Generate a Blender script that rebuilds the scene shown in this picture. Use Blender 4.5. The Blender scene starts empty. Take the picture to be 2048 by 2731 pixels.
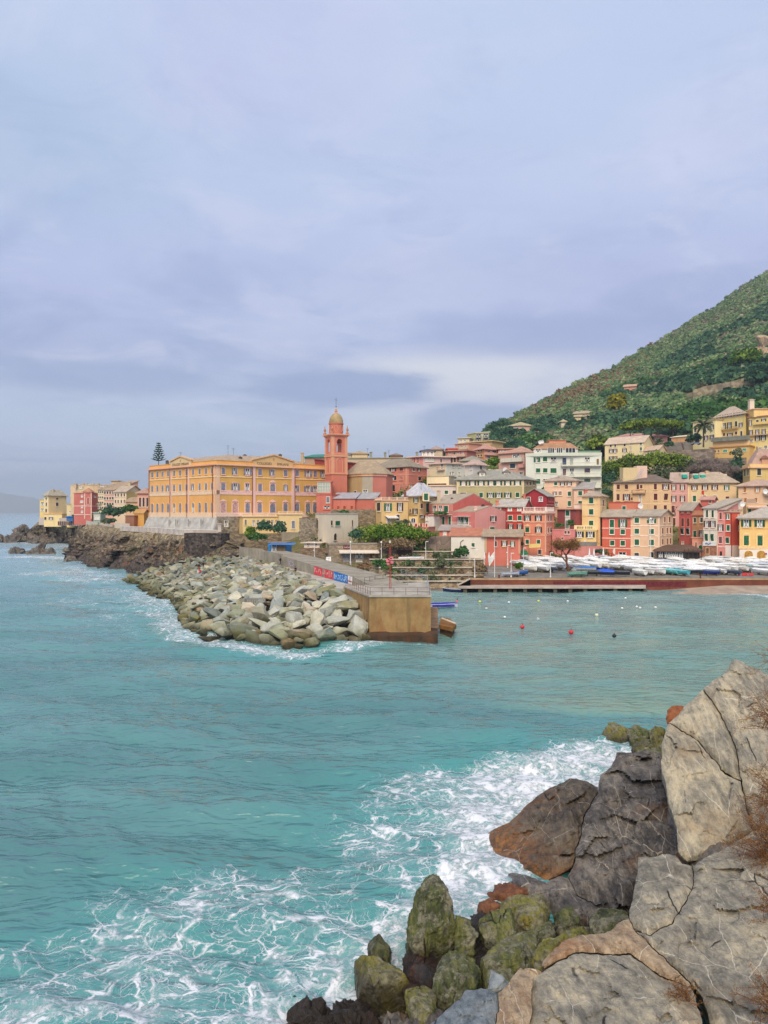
import bpy,bmesh,math,random
import numpy as np
from mathutils import Vector,Matrix,noise
SC=bpy.context.scene
COL=SC.collection
F,CX,CY,H=2050.0,1024.0,1366.0,18.0
def P(px,py,D):
 """point seen at photo pixel (px, py) at distance D along the view axis"""
 return Vector(((px-CX)/F*D,D,H-(py-CY)/F*D))
def W(px,py,z=0.0):
 """point of the horizontal plane at height z"""
 return P(px,py,(H-z)*F/(py-CY))
def PX(px,D):return((px-CX)/F*D,D)
def ZY(py,D):return H-(py-CY)/F*D
def lin(c,k=1.0):
 o=[]
 for x in c[:3]:
  x/=255.0
  o.append((x/12.92 if x<=.04045 else((x+.055)/1.055)**2.4)*k)
 return(o[0],o[1],o[2],1.0)
def tag(o,label=None,cat=None,group=None,kind=None):
 if label:o['label']=label
 if cat:o['category']=cat
 if group:o['group']=group
 if kind:o['kind']=kind
 return o
def empty(name,loc,label=None,cat=None,group=None):
 o=bpy.data.objects.new(name,None);COL.objects.link(o);o.location=loc
 o.empty_display_size=.5
 return tag(o,label,cat,group)
def link(name,me,parent=None,loc=None,rz=0):
 o=bpy.data.objects.new(name,me);COL.objects.link(o)
 if parent:o.parent=parent
 if loc is not None:o.location=loc
 if rz:o.rotation_euler=(0,0,rz)
 return o
TMP=bpy.data.scenes.new('workbench')
def bake(o):
 """mesh of an object with its modifiers applied, worked out in a scene of its own"""
 TMP.collection.objects.link(o)
 with bpy.context.temp_override(scene=TMP,view_layer=TMP.view_layers[0]):
  dg=bpy.context.evaluated_depsgraph_get();me=bpy.data.meshes.new_from_object(o.evaluated_get(dg))
 bpy.data.objects.remove(o);return me
def copy_tree(o,parent=None):
 c=o.copy();COL.objects.link(c);c.parent=parent
 for ch in list(o.children):copy_tree(ch,c)
 return c
class MB:
 """collects pieces of ONE mesh"""
 def __init__(s):s.v=[];s.f=[];s.m=[]
 def add(s,vs,fs,m=0):
  o=len(s.v);s.v+=[tuple(v)for v in vs]
  s.f+=[tuple(i+o for i in f)for f in fs];s.m+=[m]*len(fs)
 def box(s,c,sx,sy,sz,m=0,ang=0.0):
  """centre of the base, full sizes, turned about z"""
  ca,sa=math.cos(ang),math.sin(ang);vs=[]
  for z in(0,sz):
   for x,y in((-.5,-.5),(.5,-.5),(.5,.5),(-.5,.5)):
    X,Y=x*sx,y*sy
    vs.append((c[0]+X*ca-Y*sa,c[1]+X*sa+Y*ca,c[2]+z))
  s.add(vs,[(0,3,2,1),(4,5,6,7),(0,1,5,4),(1,2,6,5),(2,3,7,6),(3,0,4,7)],m)
 def prism(s,poly,z0,z1,m=0,mtop=None):
  n=len(poly)
  s.add([(p[0],p[1],z0)for p in poly]+[(p[0],p[1],z1)for p in poly],[(i,(i+1)%n,n+(i+1)%n,n+i)for i in range(n)]+[tuple(range(n))[::-1]],m)
  s.add([(p[0],p[1],z1)for p in poly],[tuple(range(n))],m if mtop is None else mtop)
 def slab(s,A,B,t,h0,h1,m=0):
  """wall strip from A to B (x, y, z), thickness t, from z+h0 to z+h1"""
  A=Vector(A);B=Vector(B);d=(B-A);n=Vector((d.y,-d.x,0))
  n=n.normalized()*t*.5 if n.length>0 else Vector((t*.5,0,0))
  vs=[]
  for p in(A,B):
   for k in(-1,1):
    for h in(h0,h1):vs.append(p+n*k+Vector((0,0,h)))
  s.add(vs,[(0,1,3,2),(4,6,7,5),(0,4,5,1),(2,3,7,6),(1,5,7,3),(0,2,6,4)],m)
 def tube(s,p,q,r0,r1=None,n=6,m=0,caps=True):
  p=Vector(p);q=Vector(q);r1=r0 if r1 is None else r1
  d=(q-p).normalized();a=d.orthogonal().normalized();b=d.cross(a);vs=[]
  for c,r in((p,r0),(q,r1)):
   for i in range(n):
    t=2*math.pi*i/n;vs.append(c+a*math.cos(t)*r+b*math.sin(t)*r)
  fs=[(i,(i+1)%n,n+(i+1)%n,n+i)for i in range(n)]
  if caps:fs+=[tuple(range(n))[::-1],tuple(range(n,2*n))]
  s.add(vs,fs,m)
 def lathe(s,c,prof,n=12,m=0):
  vs=[]
  for r,z in prof:
   for i in range(n):
    t=2*math.pi*i/n;vs.append((c[0]+r*math.cos(t),c[1]+r*math.sin(t),c[2]+z))
  fs=[]
  for k in range(len(prof)-1):
   for i in range(n):fs.append((k*n+i,k*n+(i+1)%n,(k+1)*n+(i+1)%n,(k+1)*n+i))
  fs+=[tuple(range(n))[::-1],tuple(range((len(prof)-1)*n,len(prof)*n))]
  s.add(vs,fs,m)
 def mesh(s,name,mats,org=(0,0,0),smooth=False):
  me=bpy.data.meshes.new(name)
  ox,oy,oz=org
  me.from_pydata([(v[0]-ox,v[1]-oy,v[2]-oz)for v in s.v],[],s.f)
  if not isinstance(mats,(list,tuple)):mats=[mats]
  for m in mats:me.materials.append(m)
  me.polygons.foreach_set('material_index',s.m)
  if smooth:me.polygons.foreach_set('use_smooth',[True]*len(s.f))
  me.update();return me
 def obj(s,name,mats,parent=None,org=(0,0,0),smooth=False):
  return link(name,s.mesh(name,mats,org,smooth),parent)
def np_mesh(name,V,Fq,mats,tint=None,smooth=False,extra=None):
 """mesh from numpy arrays; Fq all quads or all triangles"""
 me=bpy.data.meshes.new(name);V=np.asarray(V,np.float32);Fq=np.asarray(Fq,np.int32);k=Fq.shape[1]
 me.vertices.add(len(V));me.vertices.foreach_set('co',V.ravel())
 me.loops.add(Fq.size);me.loops.foreach_set('vertex_index',Fq.ravel())
 me.polygons.add(len(Fq));me.polygons.foreach_set('loop_start',np.arange(0,Fq.size,k,dtype=np.int32))
 me.polygons.foreach_set('loop_total',np.full(len(Fq),k,np.int32))
 if smooth:me.polygons.foreach_set('use_smooth',np.ones(len(Fq),bool))
 for m in(mats if isinstance(mats,(list,tuple))else[mats]):me.materials.append(m)
 me.update(calc_edges=True)
 for nm,arr in([('tint',tint)]if tint is not None else[])+list((extra or{}).items()):
  a=me.attributes.new(nm,'FLOAT','POINT');a.data.foreach_set('value',np.asarray(arr,np.float32))
 return me
class NT:
 def __init__(s,m):
  m.use_nodes=True;s.t=m.node_tree;s.t.nodes.clear();s.out=s.n('ShaderNodeOutputMaterial')
 def n(s,ty,**kw):
  o=s.t.nodes.new(ty)
  for k,v in kw.items():setattr(o,k,v)
  return o
 def l(s,a,b):s.t.links.new(a,b)
 def val(s,sock,v):
  if hasattr(v,'is_output'):s.l(v,sock)
  else:sock.default_value=v
 def math(s,op,a,b=0.0,c=None,clamp=False):
  o=s.n('ShaderNodeMath',operation=op,use_clamp=clamp);s.val(o.inputs[0],a);s.val(o.inputs[1],b)
  if c is not None:s.val(o.inputs[2],c)
  return o.outputs[0]
 def mix(s,f,a,b,blend='MIX'):
  o=s.n('ShaderNodeMix',data_type='RGBA',blend_type=blend);s.val(o.inputs['Factor'],f)
  s.val(o.inputs[6],a);s.val(o.inputs[7],b);return o.outputs[2]
 def pos(s,scale=(1,1,1),obj=False):
  if obj:c=s.n('ShaderNodeTexCoord').outputs['Object']
  else:c=s.n('ShaderNodeNewGeometry').outputs['Position']
  mp=s.n('ShaderNodeMapping');s.l(c,mp.inputs[0]);mp.inputs['Scale'].default_value=scale
  return mp.outputs[0]
 def noise(s,vec,scale,detail=4,rough=.55,dist=0.0):
  o=s.n('ShaderNodeTexNoise');s.l(vec,o.inputs['Vector']);o.inputs['Scale'].default_value=scale
  o.inputs['Detail'].default_value=detail;o.inputs['Roughness'].default_value=rough;o.inputs['Distortion'].default_value=dist
  return o.outputs['Fac']
 def voro(s,vec,scale,feature='DISTANCE_TO_EDGE',out='Distance',rnd=1.0):
  o=s.n('ShaderNodeTexVoronoi',feature=feature);s.l(vec,o.inputs['Vector']);o.inputs['Scale'].default_value=scale
  o.inputs['Randomness'].default_value=rnd
  return o.outputs[out]
 def ramp(s,f,stops,interp='LINEAR'):
  o=s.n('ShaderNodeValToRGB');s.l(f,o.inputs[0]);e=o.color_ramp.elements;o.color_ramp.interpolation=interp
  while len(e)<len(stops):e.new(.5)
  for x,(p,c)in zip(e,stops):x.position=p;x.color=c if len(c)==4 else(*c,1)
  return o.outputs[0]
 def mr(s,v,a,b,c=0.0,d=1.0,smooth=True):
  o=s.n('ShaderNodeMapRange',interpolation_type='SMOOTHSTEP' if smooth else 'LINEAR');s.val(o.inputs[0],v)
  for i,x in enumerate((a,b,c,d)):s.val(o.inputs[i+1],x)
  return o.outputs[0]
 def bsdf(s,col,rough=.9,bump=None,bstr=.3,bdist=.05,spec=.3,**kw):
  b=s.n('ShaderNodeBsdfPrincipled');s.val(b.inputs['Base Color'],col);s.val(b.inputs['Roughness'],rough)
  b.inputs['Specular IOR Level'].default_value=spec
  for k,v in kw.items():s.val(b.inputs[k],v)
  if bump is not None:
   bn=s.n('ShaderNodeBump');s.val(bn.inputs['Height'],bump);bn.inputs['Strength'].default_value=bstr
   bn.inputs['Distance'].default_value=bdist;s.l(bn.outputs[0],b.inputs['Normal'])
  s.l(b.outputs[0],s.out.inputs[0]);return b
MC={}
def cached(fn):
 def w(*a,**k):
  key=(fn.__name__,a,tuple(sorted(k.items())))
  if key not in MC:MC[key]=fn(*a,**k)
  return MC[key]
 return w
@cached
def paint(rgb,rough=.6,k=1.0,var=.08):
 m=bpy.data.materials.new('paint');t=NT(m);c=lin(rgb,k)
 n=t.noise(t.pos(),2.3,4)
 t.bsdf(t.mix(t.mr(n,.35,.7,0,1),tuple(x*(1-var*1.6)for x in c[:3])+(1,),tuple(min(1,x*(1+var))for x in c[:3])+(1,)),rough)
 return m
@cached
def plaster(rgb,k=.88,dirt=.7):
 """painted render: broad fading, streaks running down, blotches of bare plaster"""
 m=bpy.data.materials.new('plaster');t=NT(m);c=lin(rgb,k);g=.3*c[0]+.6*c[1]+.1*c[2];c=tuple(min(.86,((x*.94+g*.06)*1.03+.008)*w_)for x,w_ in zip(c[:3],(1,1,.96)))+(1,)
 d=tuple(x*.62 for x in c[:3])+(1,);l=tuple(min(.9,x*1.06+.02)for x in c[:3])+(1,)
 broad=t.noise(t.pos(),.22,5,.6);streak=t.noise(t.pos((1.3,1.3,.12)),1.1,5,.65)
 fine=t.noise(t.pos(),3.5,5,.65)
 a=t.mix(t.mr(broad,.35,.7),c,l)
 a=t.mix(t.math('MULTIPLY',t.mr(streak,.52,.8),dirt),a,d)
 a=t.mix(t.math('MULTIPLY',t.mr(fine,.6,.8),dirt*.35),a,lin((200,180,155)))
 t.bsdf(a,.92,fine,.25,.04,.2)
 return m
@cached
def roofm(rgb,k=.9,s=1.0):
 m=bpy.data.materials.new('roof');t=NT(m);c=lin(rgb,k)
 v=t.voro(t.pos((1,1,.6)),2.2*s,'F1','Color');n=t.noise(t.pos(),.5,6,.65);f=t.noise(t.pos(),5,3)
 a=t.mix(t.mr(n,.3,.75),tuple(x*.7 for x in c[:3])+(1,),c)
 sp=t.n('ShaderNodeSeparateColor');t.l(v,sp.inputs[0])
 a=t.mix(t.math('MULTIPLY',t.mr(sp.outputs[0],.5,1,smooth=False),.5),a,tuple(x*.6 for x in c[:3])+(1,))
 a=t.mix(t.math('MULTIPLY',t.mr(f,.6,.75),.3),a,lin((150,140,100)))
 t.bsdf(a,.85,sp.outputs[1],.35,.06,.3)
 return m
@cached
def stone(rgb,k=.85,scale=1.1,flat=.55,mort=.35,var=.5):
 """rough masonry: irregular courses with darker joints"""
 m=bpy.data.materials.new('stone');t=NT(m);c=lin(rgb,k)
 p=t.pos((1,1,1/flat));e=t.voro(p,scale);col=t.voro(p,scale,'F1','Color');n=t.noise(t.pos(),.35,6,.65)
 sp=t.n('ShaderNodeSeparateColor');t.l(col,sp.inputs[0])
 a=t.mix(sp.outputs[0],tuple(x*(1-var)for x in c[:3])+(1,),tuple(min(.9,x*(1+var*.6))for x in c[:3])+(1,))
 a=t.mix(t.math('MULTIPLY',t.mr(n,.45,.75),.6),a,tuple(x*.6 for x in c[:3])+(1,))
 a=t.mix(t.math('MULTIPLY',t.mr(e,.07,.0),mort),a,tuple(x*.3 for x in c[:3])+(1,))
 f=t.noise(t.pos(),6,5,.7)
 t.bsdf(a,.95,t.math('ADD',t.mr(e,0,.12),t.math('MULTIPLY',f,.5)),.6,.1,.2)
 return m
@cached
def concrete(rgb,k=.85,rust=0.0,streak=.5):
 m=bpy.data.materials.new('concrete');t=NT(m);c=lin(rgb,k)
 n=t.noise(t.pos(),.4,6,.65);s=t.noise(t.pos((1.2,1.2,.13)),1.0,6,.65);f=t.noise(t.pos(),5,5,.7)
 a=t.mix(t.mr(n,.3,.72),tuple(x*.68 for x in c[:3])+(1,),tuple(min(.9,x*1.1)for x in c[:3])+(1,))
 a=t.mix(t.math('MULTIPLY',t.mr(s,.5,.78),streak),a,tuple(x*.42 for x in c[:3])+(1,))
 if rust:a=t.mix(t.math('MULTIPLY',t.mr(t.noise(t.pos((1,1,.35)),.7,6,.7),.5,.7),rust),a,lin((150,85,45),.8))
 a=t.mix(t.math('MULTIPLY',t.mr(f,.6,.8),.35),a,tuple(x*.6 for x in c[:3])+(1,))
 t.bsdf(a,.9,f,.4,.06,.25)
 return m
@cached
def glassm():
 m=bpy.data.materials.new('window_glass');t=NT(m)
 n=t.noise(t.pos(),.8,2)
 t.bsdf(t.mix(t.mr(n,.4,.6),(.012,.014,.016,1),(.05,.055,.06,1)),.12,spec=.5)
 return m
@cached
def louvre(rgb,k=.9):
 m=bpy.data.materials.new('louvre');t=NT(m);c=lin(rgb,k)
 w=t.n('ShaderNodeTexWave',wave_type='BANDS',bands_direction='Z');t.l(t.pos(),w.inputs[0]);w.inputs['Scale'].default_value=3.2
 n=t.noise(t.pos(),1.7,4)
 a=t.mix(t.mr(n,.35,.7),tuple(x*.65 for x in c[:3])+(1,),tuple(min(.9,x*1.1)for x in c[:3])+(1,))
 t.bsdf(a,.55,w.outputs['Fac'],.6,.05,.35)
 return m
@cached
def leafm(a,b,c,k=1.0,trans=.25):
 """foliage from dark to light leaf colour, driven by a tint stored on each leaf"""
 m=bpy.data.materials.new('foliage');t=NT(m)
 at=t.n('ShaderNodeAttribute');at.attribute_name='tint'
 col=t.ramp(at.outputs['Fac'],[(0,lin(a,k)),(.5,lin(b,k)),(1,lin(c,k))])
 d=t.bsdf(col,.75,spec=.15)
 tr=t.n('ShaderNodeBsdfTranslucent');t.l(col,tr.inputs[0]);ms=t.n('ShaderNodeMixShader');ms.inputs[0].default_value=trans
 t.l(d.outputs[0],ms.inputs[1]);t.l(tr.outputs[0],ms.inputs[2]);t.l(ms.outputs[0],t.out.inputs[0])
 return m
BARK=paint((105,85,68),.95)
WHITE=paint((232,230,224),.45);IRON=paint((70,66,62),.5);GREYMETAL=paint((170,175,178),.4)
RUSTRED=paint((165,60,48),.6)
cam=bpy.data.cameras.new('camera');co=bpy.data.objects.new('camera',cam);COL.objects.link(co);SC.camera=co
cam.sensor_fit='VERTICAL';cam.sensor_height=24;cam.lens=24*F/2731.0
co.location=(0,0,H);co.rotation_euler=(math.pi/2,0,0);cam.clip_start=.5;cam.clip_end=200000
SUN_AZ,SUN_EL=math.radians(190),math.radians(42)
sun=bpy.data.lights.new('sun','SUN');sun.energy=1.5;sun.angle=math.radians(38);sun.color=(1,.885,.67)
so=bpy.data.objects.new('sun',sun);COL.objects.link(so)
sd=Vector((math.sin(SUN_AZ)*math.cos(SUN_EL),math.cos(SUN_AZ)*math.cos(SUN_EL),math.sin(SUN_EL)))
so.rotation_euler=sd.to_track_quat('Z','Y').to_euler()
def make_world():
 w=bpy.data.worlds.new('World');SC.world=w;w.use_nodes=True
 t=NT.__new__(NT);t.t=w.node_tree;t.t.nodes.clear();t.out=t.n('ShaderNodeOutputWorld')
 sky=t.n('ShaderNodeTexSky');sky.sky_type='NISHITA';sky.sun_disc=False;sky.sun_elevation=SUN_EL;sky.sun_rotation=SUN_AZ
 sky.air_density=1.2;sky.dust_density=2.0
 d=t.n('ShaderNodeTexCoord').outputs['Generated']
 sp=t.n('ShaderNodeSeparateXYZ');t.l(d,sp.inputs[0]);X,Y,Z=sp.outputs
 zz=t.math('ADD',t.math('MAXIMUM',Z,0.0),.13)
 cv=t.n('ShaderNodeCombineXYZ');t.l(t.math('DIVIDE',X,zz),cv.inputs[0]);t.l(t.math('DIVIDE',Y,zz),cv.inputs[1])
 V=cv.outputs[0]
 n1=t.noise(V,.55,6,.5,.5);n2=t.noise(V,1.35,8,.6,.9)
 nb=t.noise(V,.23,3,.5)
 elev=t.mr(Z,0.0,.5,0,1)
 base=t.ramp(elev,[(0,lin((172,198,224))),(.14,lin((190,202,224))),(.30,lin((177,187,216))),(.52,lin((181,189,221))),(1,lin((192,206,228)))])
 light=lin((203,210,232));dark=lin((154,168,204));lilac=lin((184,183,220))
 c=t.mix(t.math('MULTIPLY',t.mr(nb,.4,.6),.7),base,lilac)
 c=t.mix(t.math('MULTIPLY',t.mr(n1,.45,.62),.85),c,light);c=t.mix(t.math('MULTIPLY',t.mr(t.noise(V,2.1,8,.62,.6),.5,.64),.55),c,lin((210,213,232)));c=t.mix(t.math('MULTIPLY',t.mr(t.noise(V,4.2,8,.65,.8),.5,.68),.3),c,lin((166,176,210)))
 low=t.mr(Z,.42,.1)
 c=t.mix(t.math('MULTIPLY',t.math('MULTIPLY',t.mr(n2,.48,.66),.62),t.math('ADD',.35,low,clamp=True)),c,dark)
 def lens(az,el,wa,we,soft=1.0,tilt=0.0):
  a=t.math('ARCTAN2',X,Y);e=t.math('ARCSINE',Z)
  wob=t.math('MULTIPLY',t.math('SUBTRACT',t.noise(V,1.7,7,.62),.5),2.0)
  da=t.math('DIVIDE',t.math('SUBTRACT',a,math.radians(az)),math.radians(wa))
  e2=t.math('ADD',e,t.math('MULTIPLY',t.math('SUBTRACT',a,math.radians(az)),-tilt))
  de=t.math('DIVIDE',t.math('SUBTRACT',e2,math.radians(el)),math.radians(we))
  r=t.math('SQRT',t.math('ADD',t.math('MULTIPLY',da,da),t.math('MULTIPLY',de,de)))
  return t.mr(t.math('ADD',r,wob),1+.45*soft,1-.45*soft)
 for az,el,wa,we,soft,k,col in((7,9.9,8.5,2.0,1.3,.95,(226,226,228)),(-1,6.6,4.5,1.6,1.3,.75,(214,219,228)),(-17,5.6,13,1.9,1.5,.6,(196,210,228)),(11,12.9,10,1.6,1.2,.75,(158,170,206)),(-3,9.0,7,1.3,.9,.95,(152,166,202)),(6.3,6.7,4.2,1.35,.7,.85,(160,174,206)),(-19,9.3,11,1.0,1.2,.75,(156,171,205)),(-27,24,10,5,1.5,.5,(158,184,208)),(4,17,16,2.0,1.6,.25,(168,176,210)),(-8,30,9,4,1.6,.5,(196,198,226)),(14,29,9,4,1.6,.5,(190,204,228))):
  c=t.mix(t.math('MULTIPLY',lens(az,el,wa,we,soft),k),c,lin(col))
 mul=t.n('ShaderNodeVectorMath',operation='MULTIPLY');t.l(c,mul.inputs[0]);mul.inputs[1].default_value=(SKYK*.97,SKYK*.985,SKYK*1.05)
 ns=t.n('ShaderNodeVectorMath',operation='SCALE');t.l(sky.outputs[0],ns.inputs[0]);ns.inputs['Scale'].default_value=.06
 col=t.mix(.94,ns.outputs[0],mul.outputs[0])
 b=t.n('ShaderNodeBackground');t.l(col,b.inputs[0]);b.inputs[1].default_value=1.0
 t.l(b.outputs[0],t.out.inputs[0])
SKYK=.50
make_world()
vs=SC.view_settings;vs.view_transform='Standard';vs.look='None';vs.exposure=1.16;vs.gamma=1.0
SC.cycles.max_bounces=6;SC.cycles.diffuse_bounces=3;SC.cycles.glossy_bounces=3;SC.cycles.volume_bounces=0
SC.cycles.transparent_max_bounces=6;SC.cycles.use_denoising=True;SC.cycles.denoising_prefilter='NONE';SC.cycles.denoising_input_passes='RGB_ALBEDO_NORMAL';SC.cycles.use_adaptive_sampling=True;SC.cycles.adaptive_threshold=.015
SH_GREEN,SH_BROWN,SH_GREY,SH_DARK,SH_OCHRE=(28,112,72),(92,52,46),(150,155,172),(38,60,50),(205,140,60)
TRIM=(238,226,205)
MESHC={}
def shared(key,fn):
 if key not in MESHC:MESHC[key]=fn()
 return MESHC[key]
def q(x):return max(.1,round(x*5)/5)
def ring(mb,w,h,t,y0,y1,m=0):
 for x0,x1,z0,z1 in((-w/2-t,-w/2,-t,h+t),(w/2,w/2+t,-t,h+t),(-w/2,w/2,h,h+t),(-w/2,w/2,-t,0)):
  mb.box(((x0+x1)/2,(y0+y1)/2,z0),x1-x0,abs(y1-y0),z1-z0,m)
def arch_pts(w,h,n=7):
 r=w/2;z=h-r
 return[(-r,0)]+[(-r*math.cos(math.pi*i/n),z+r*math.sin(math.pi*i/n))for i in range(n+1)]+[(r,0)]
def me_frame(w,h,trim,arched=False,deco=0):
 def fn():
  mb=MB();t=.14 if w>.7 else .09
  if arched:
   a=arch_pts(w,h);b=arch_pts(w+2*t,h+t);n=len(a)
   for y,rev in((-.12,0),(.02,1)):
    for i in range(n-1):
     quad=[(a[i][0],y,a[i][1]),(a[i+1][0],y,a[i+1][1]),(b[i+1][0],y,b[i+1][1]),(b[i][0],y,b[i][1])]
     mb.add(quad,[(0,1,2,3)])
   for i in range(n-1):
    for c in(a,b):mb.add([(c[i][0],-.12,c[i][1]),(c[i+1][0],-.12,c[i+1][1]),(c[i+1][0],.02,c[i+1][1]),(c[i][0],.02,c[i][1])],[(0,1,2,3)])
  else:ring(mb,w,h,t,-.11,.02)
  mb.box((0,-.13,-t-.12),w+2*t+.16,.28,.12)
  if deco:
   top=h+t;ww=w+2*t+.3
   mb.box((0,-.1,top+.12),ww,.24,.16)
   if deco>1:
    mb.add([(-ww/2,-.16,top+.28),(ww/2,-.16,top+.28),(0,-.16,top+.28+ww*.28),(-ww/2,.02,top+.28),(ww/2,.02,top+.28),(0,.02,top+.28+ww*.28)],[(0,1,2),(3,5,4),(0,2,5,3),(1,4,5,2)])
   for s in(-1,1):mb.box((s*(w/2+t+.1),-.06,-t),.2,.14,h+2*t+.1)
  return mb.mesh('frame',paint(trim,.7))
 return shared(('fr',q(w),q(h),trim,arched,deco),fn)
def me_pane(w,h,arched=False,bars=True,white=True):
 def fn():
  mb=MB()
  if arched:a=arch_pts(w,h);mb.add([(x,-.03,z)for x,z in a],[tuple(range(len(a)))[::-1]])
  else:mb.add([(-w/2,-.03,0),(w/2,-.03,0),(w/2,-.03,h),(-w/2,-.03,h)],[(0,1,2,3)])
  if bars:
   mb.box((0,-.045,0),.13,.05,h*.98,1);mb.box((0,-.045,h*.55),w*.98,.05,.07,1)
   for s in(-1,1):mb.box((s*(w/2-.07),-.045,0),.13,.05,h*.9,1);mb.box((s*w*.27,-.04,h*.08),w*.2,.03,h*.42,1)
  return mb.mesh('pane',[glassm(),WHITE if white else paint((150,150,150))])
 return shared(('pa',q(w),q(h),arched,bars,white),fn)
def me_leaf(w,h,rgb,ang=0.0,hinge=0):
 """one shutter leaf; hinge -1/+1 swings it outward about that side"""
 def fn():
  mb=MB();mb.box((0,0,0),w,.05,h);mb.box((0,-.035,.06),w*.82,.03,h-.12)
  me=mb.mesh('shutter',louvre(rgb));return me
 return shared(('lf',q(w*2),q(h),rgb),fn)
def me_fill(w,h,rgb):
 def fn():
  mb=MB();a=arch_pts(w,h);mb.add([(x,-.06,z)for x,z in a],[tuple(range(len(a)))[::-1]])
  mb.box((0,-.075,0),.05,.03,h*.97)
  return mb.mesh('shutter',louvre(rgb))
 return shared(('fl',q(w),q(h),rgb),fn)
def window(parent,org,pos,th,w,h,st,trim=TRIM,shut=SH_GREEN,deco=0):
 """st: c closed shutters, o open shutters, p plain pane, a arched closed, A arched glass, h half-open, d door, n narrow blind, r roller awning shutter"""
 w=q(w);h=q(h)
 loc=Vector(pos)-Vector(org)
 fr=link('door' if st=='d' else 'window',me_frame(w,h,trim,st in 'aA',deco),parent,loc,th)
 def leaf(x,lw,y=-.07,rz=0.0,sh=shut):
  o=link('shutter',me_leaf(lw,h,sh),fr,(x,y,0));o.rotation_euler=(0,0,rz);return o
 if st=='c':
  for s in(-1,1):leaf(s*w/4,w/2-.02)
 elif st=='o':
  link('pane',me_pane(w,h),fr)
  for s in(-1,1):leaf(s*(w/2+w/4+.04),w/2,-.13,-s*.15)
 elif st=='h':
  link('pane',me_pane(w,h),fr)
  leaf(w/4,w/2);leaf(-w/2-w/4,w/2,-.13,.2)
 elif st=='p':link('pane',me_pane(w,h),fr)
 elif st=='a':link('shutter',me_fill(w,h,shut),fr)
 elif st=='A':link('pane',me_pane(w,h,True),fr)
 elif st=='n':leaf(0,w,-.05)
 elif st=='r':leaf(0,w,-.06)
 elif st=='d':leaf(0,w,-.06)
 elif st=='v':
  for s in(-1,1):leaf(s*w/4,w/2-.02).rotation_euler=(.28,0,0)
  link('pane',me_pane(w,h),fr)
 return fr
ALLB=[]
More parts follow.
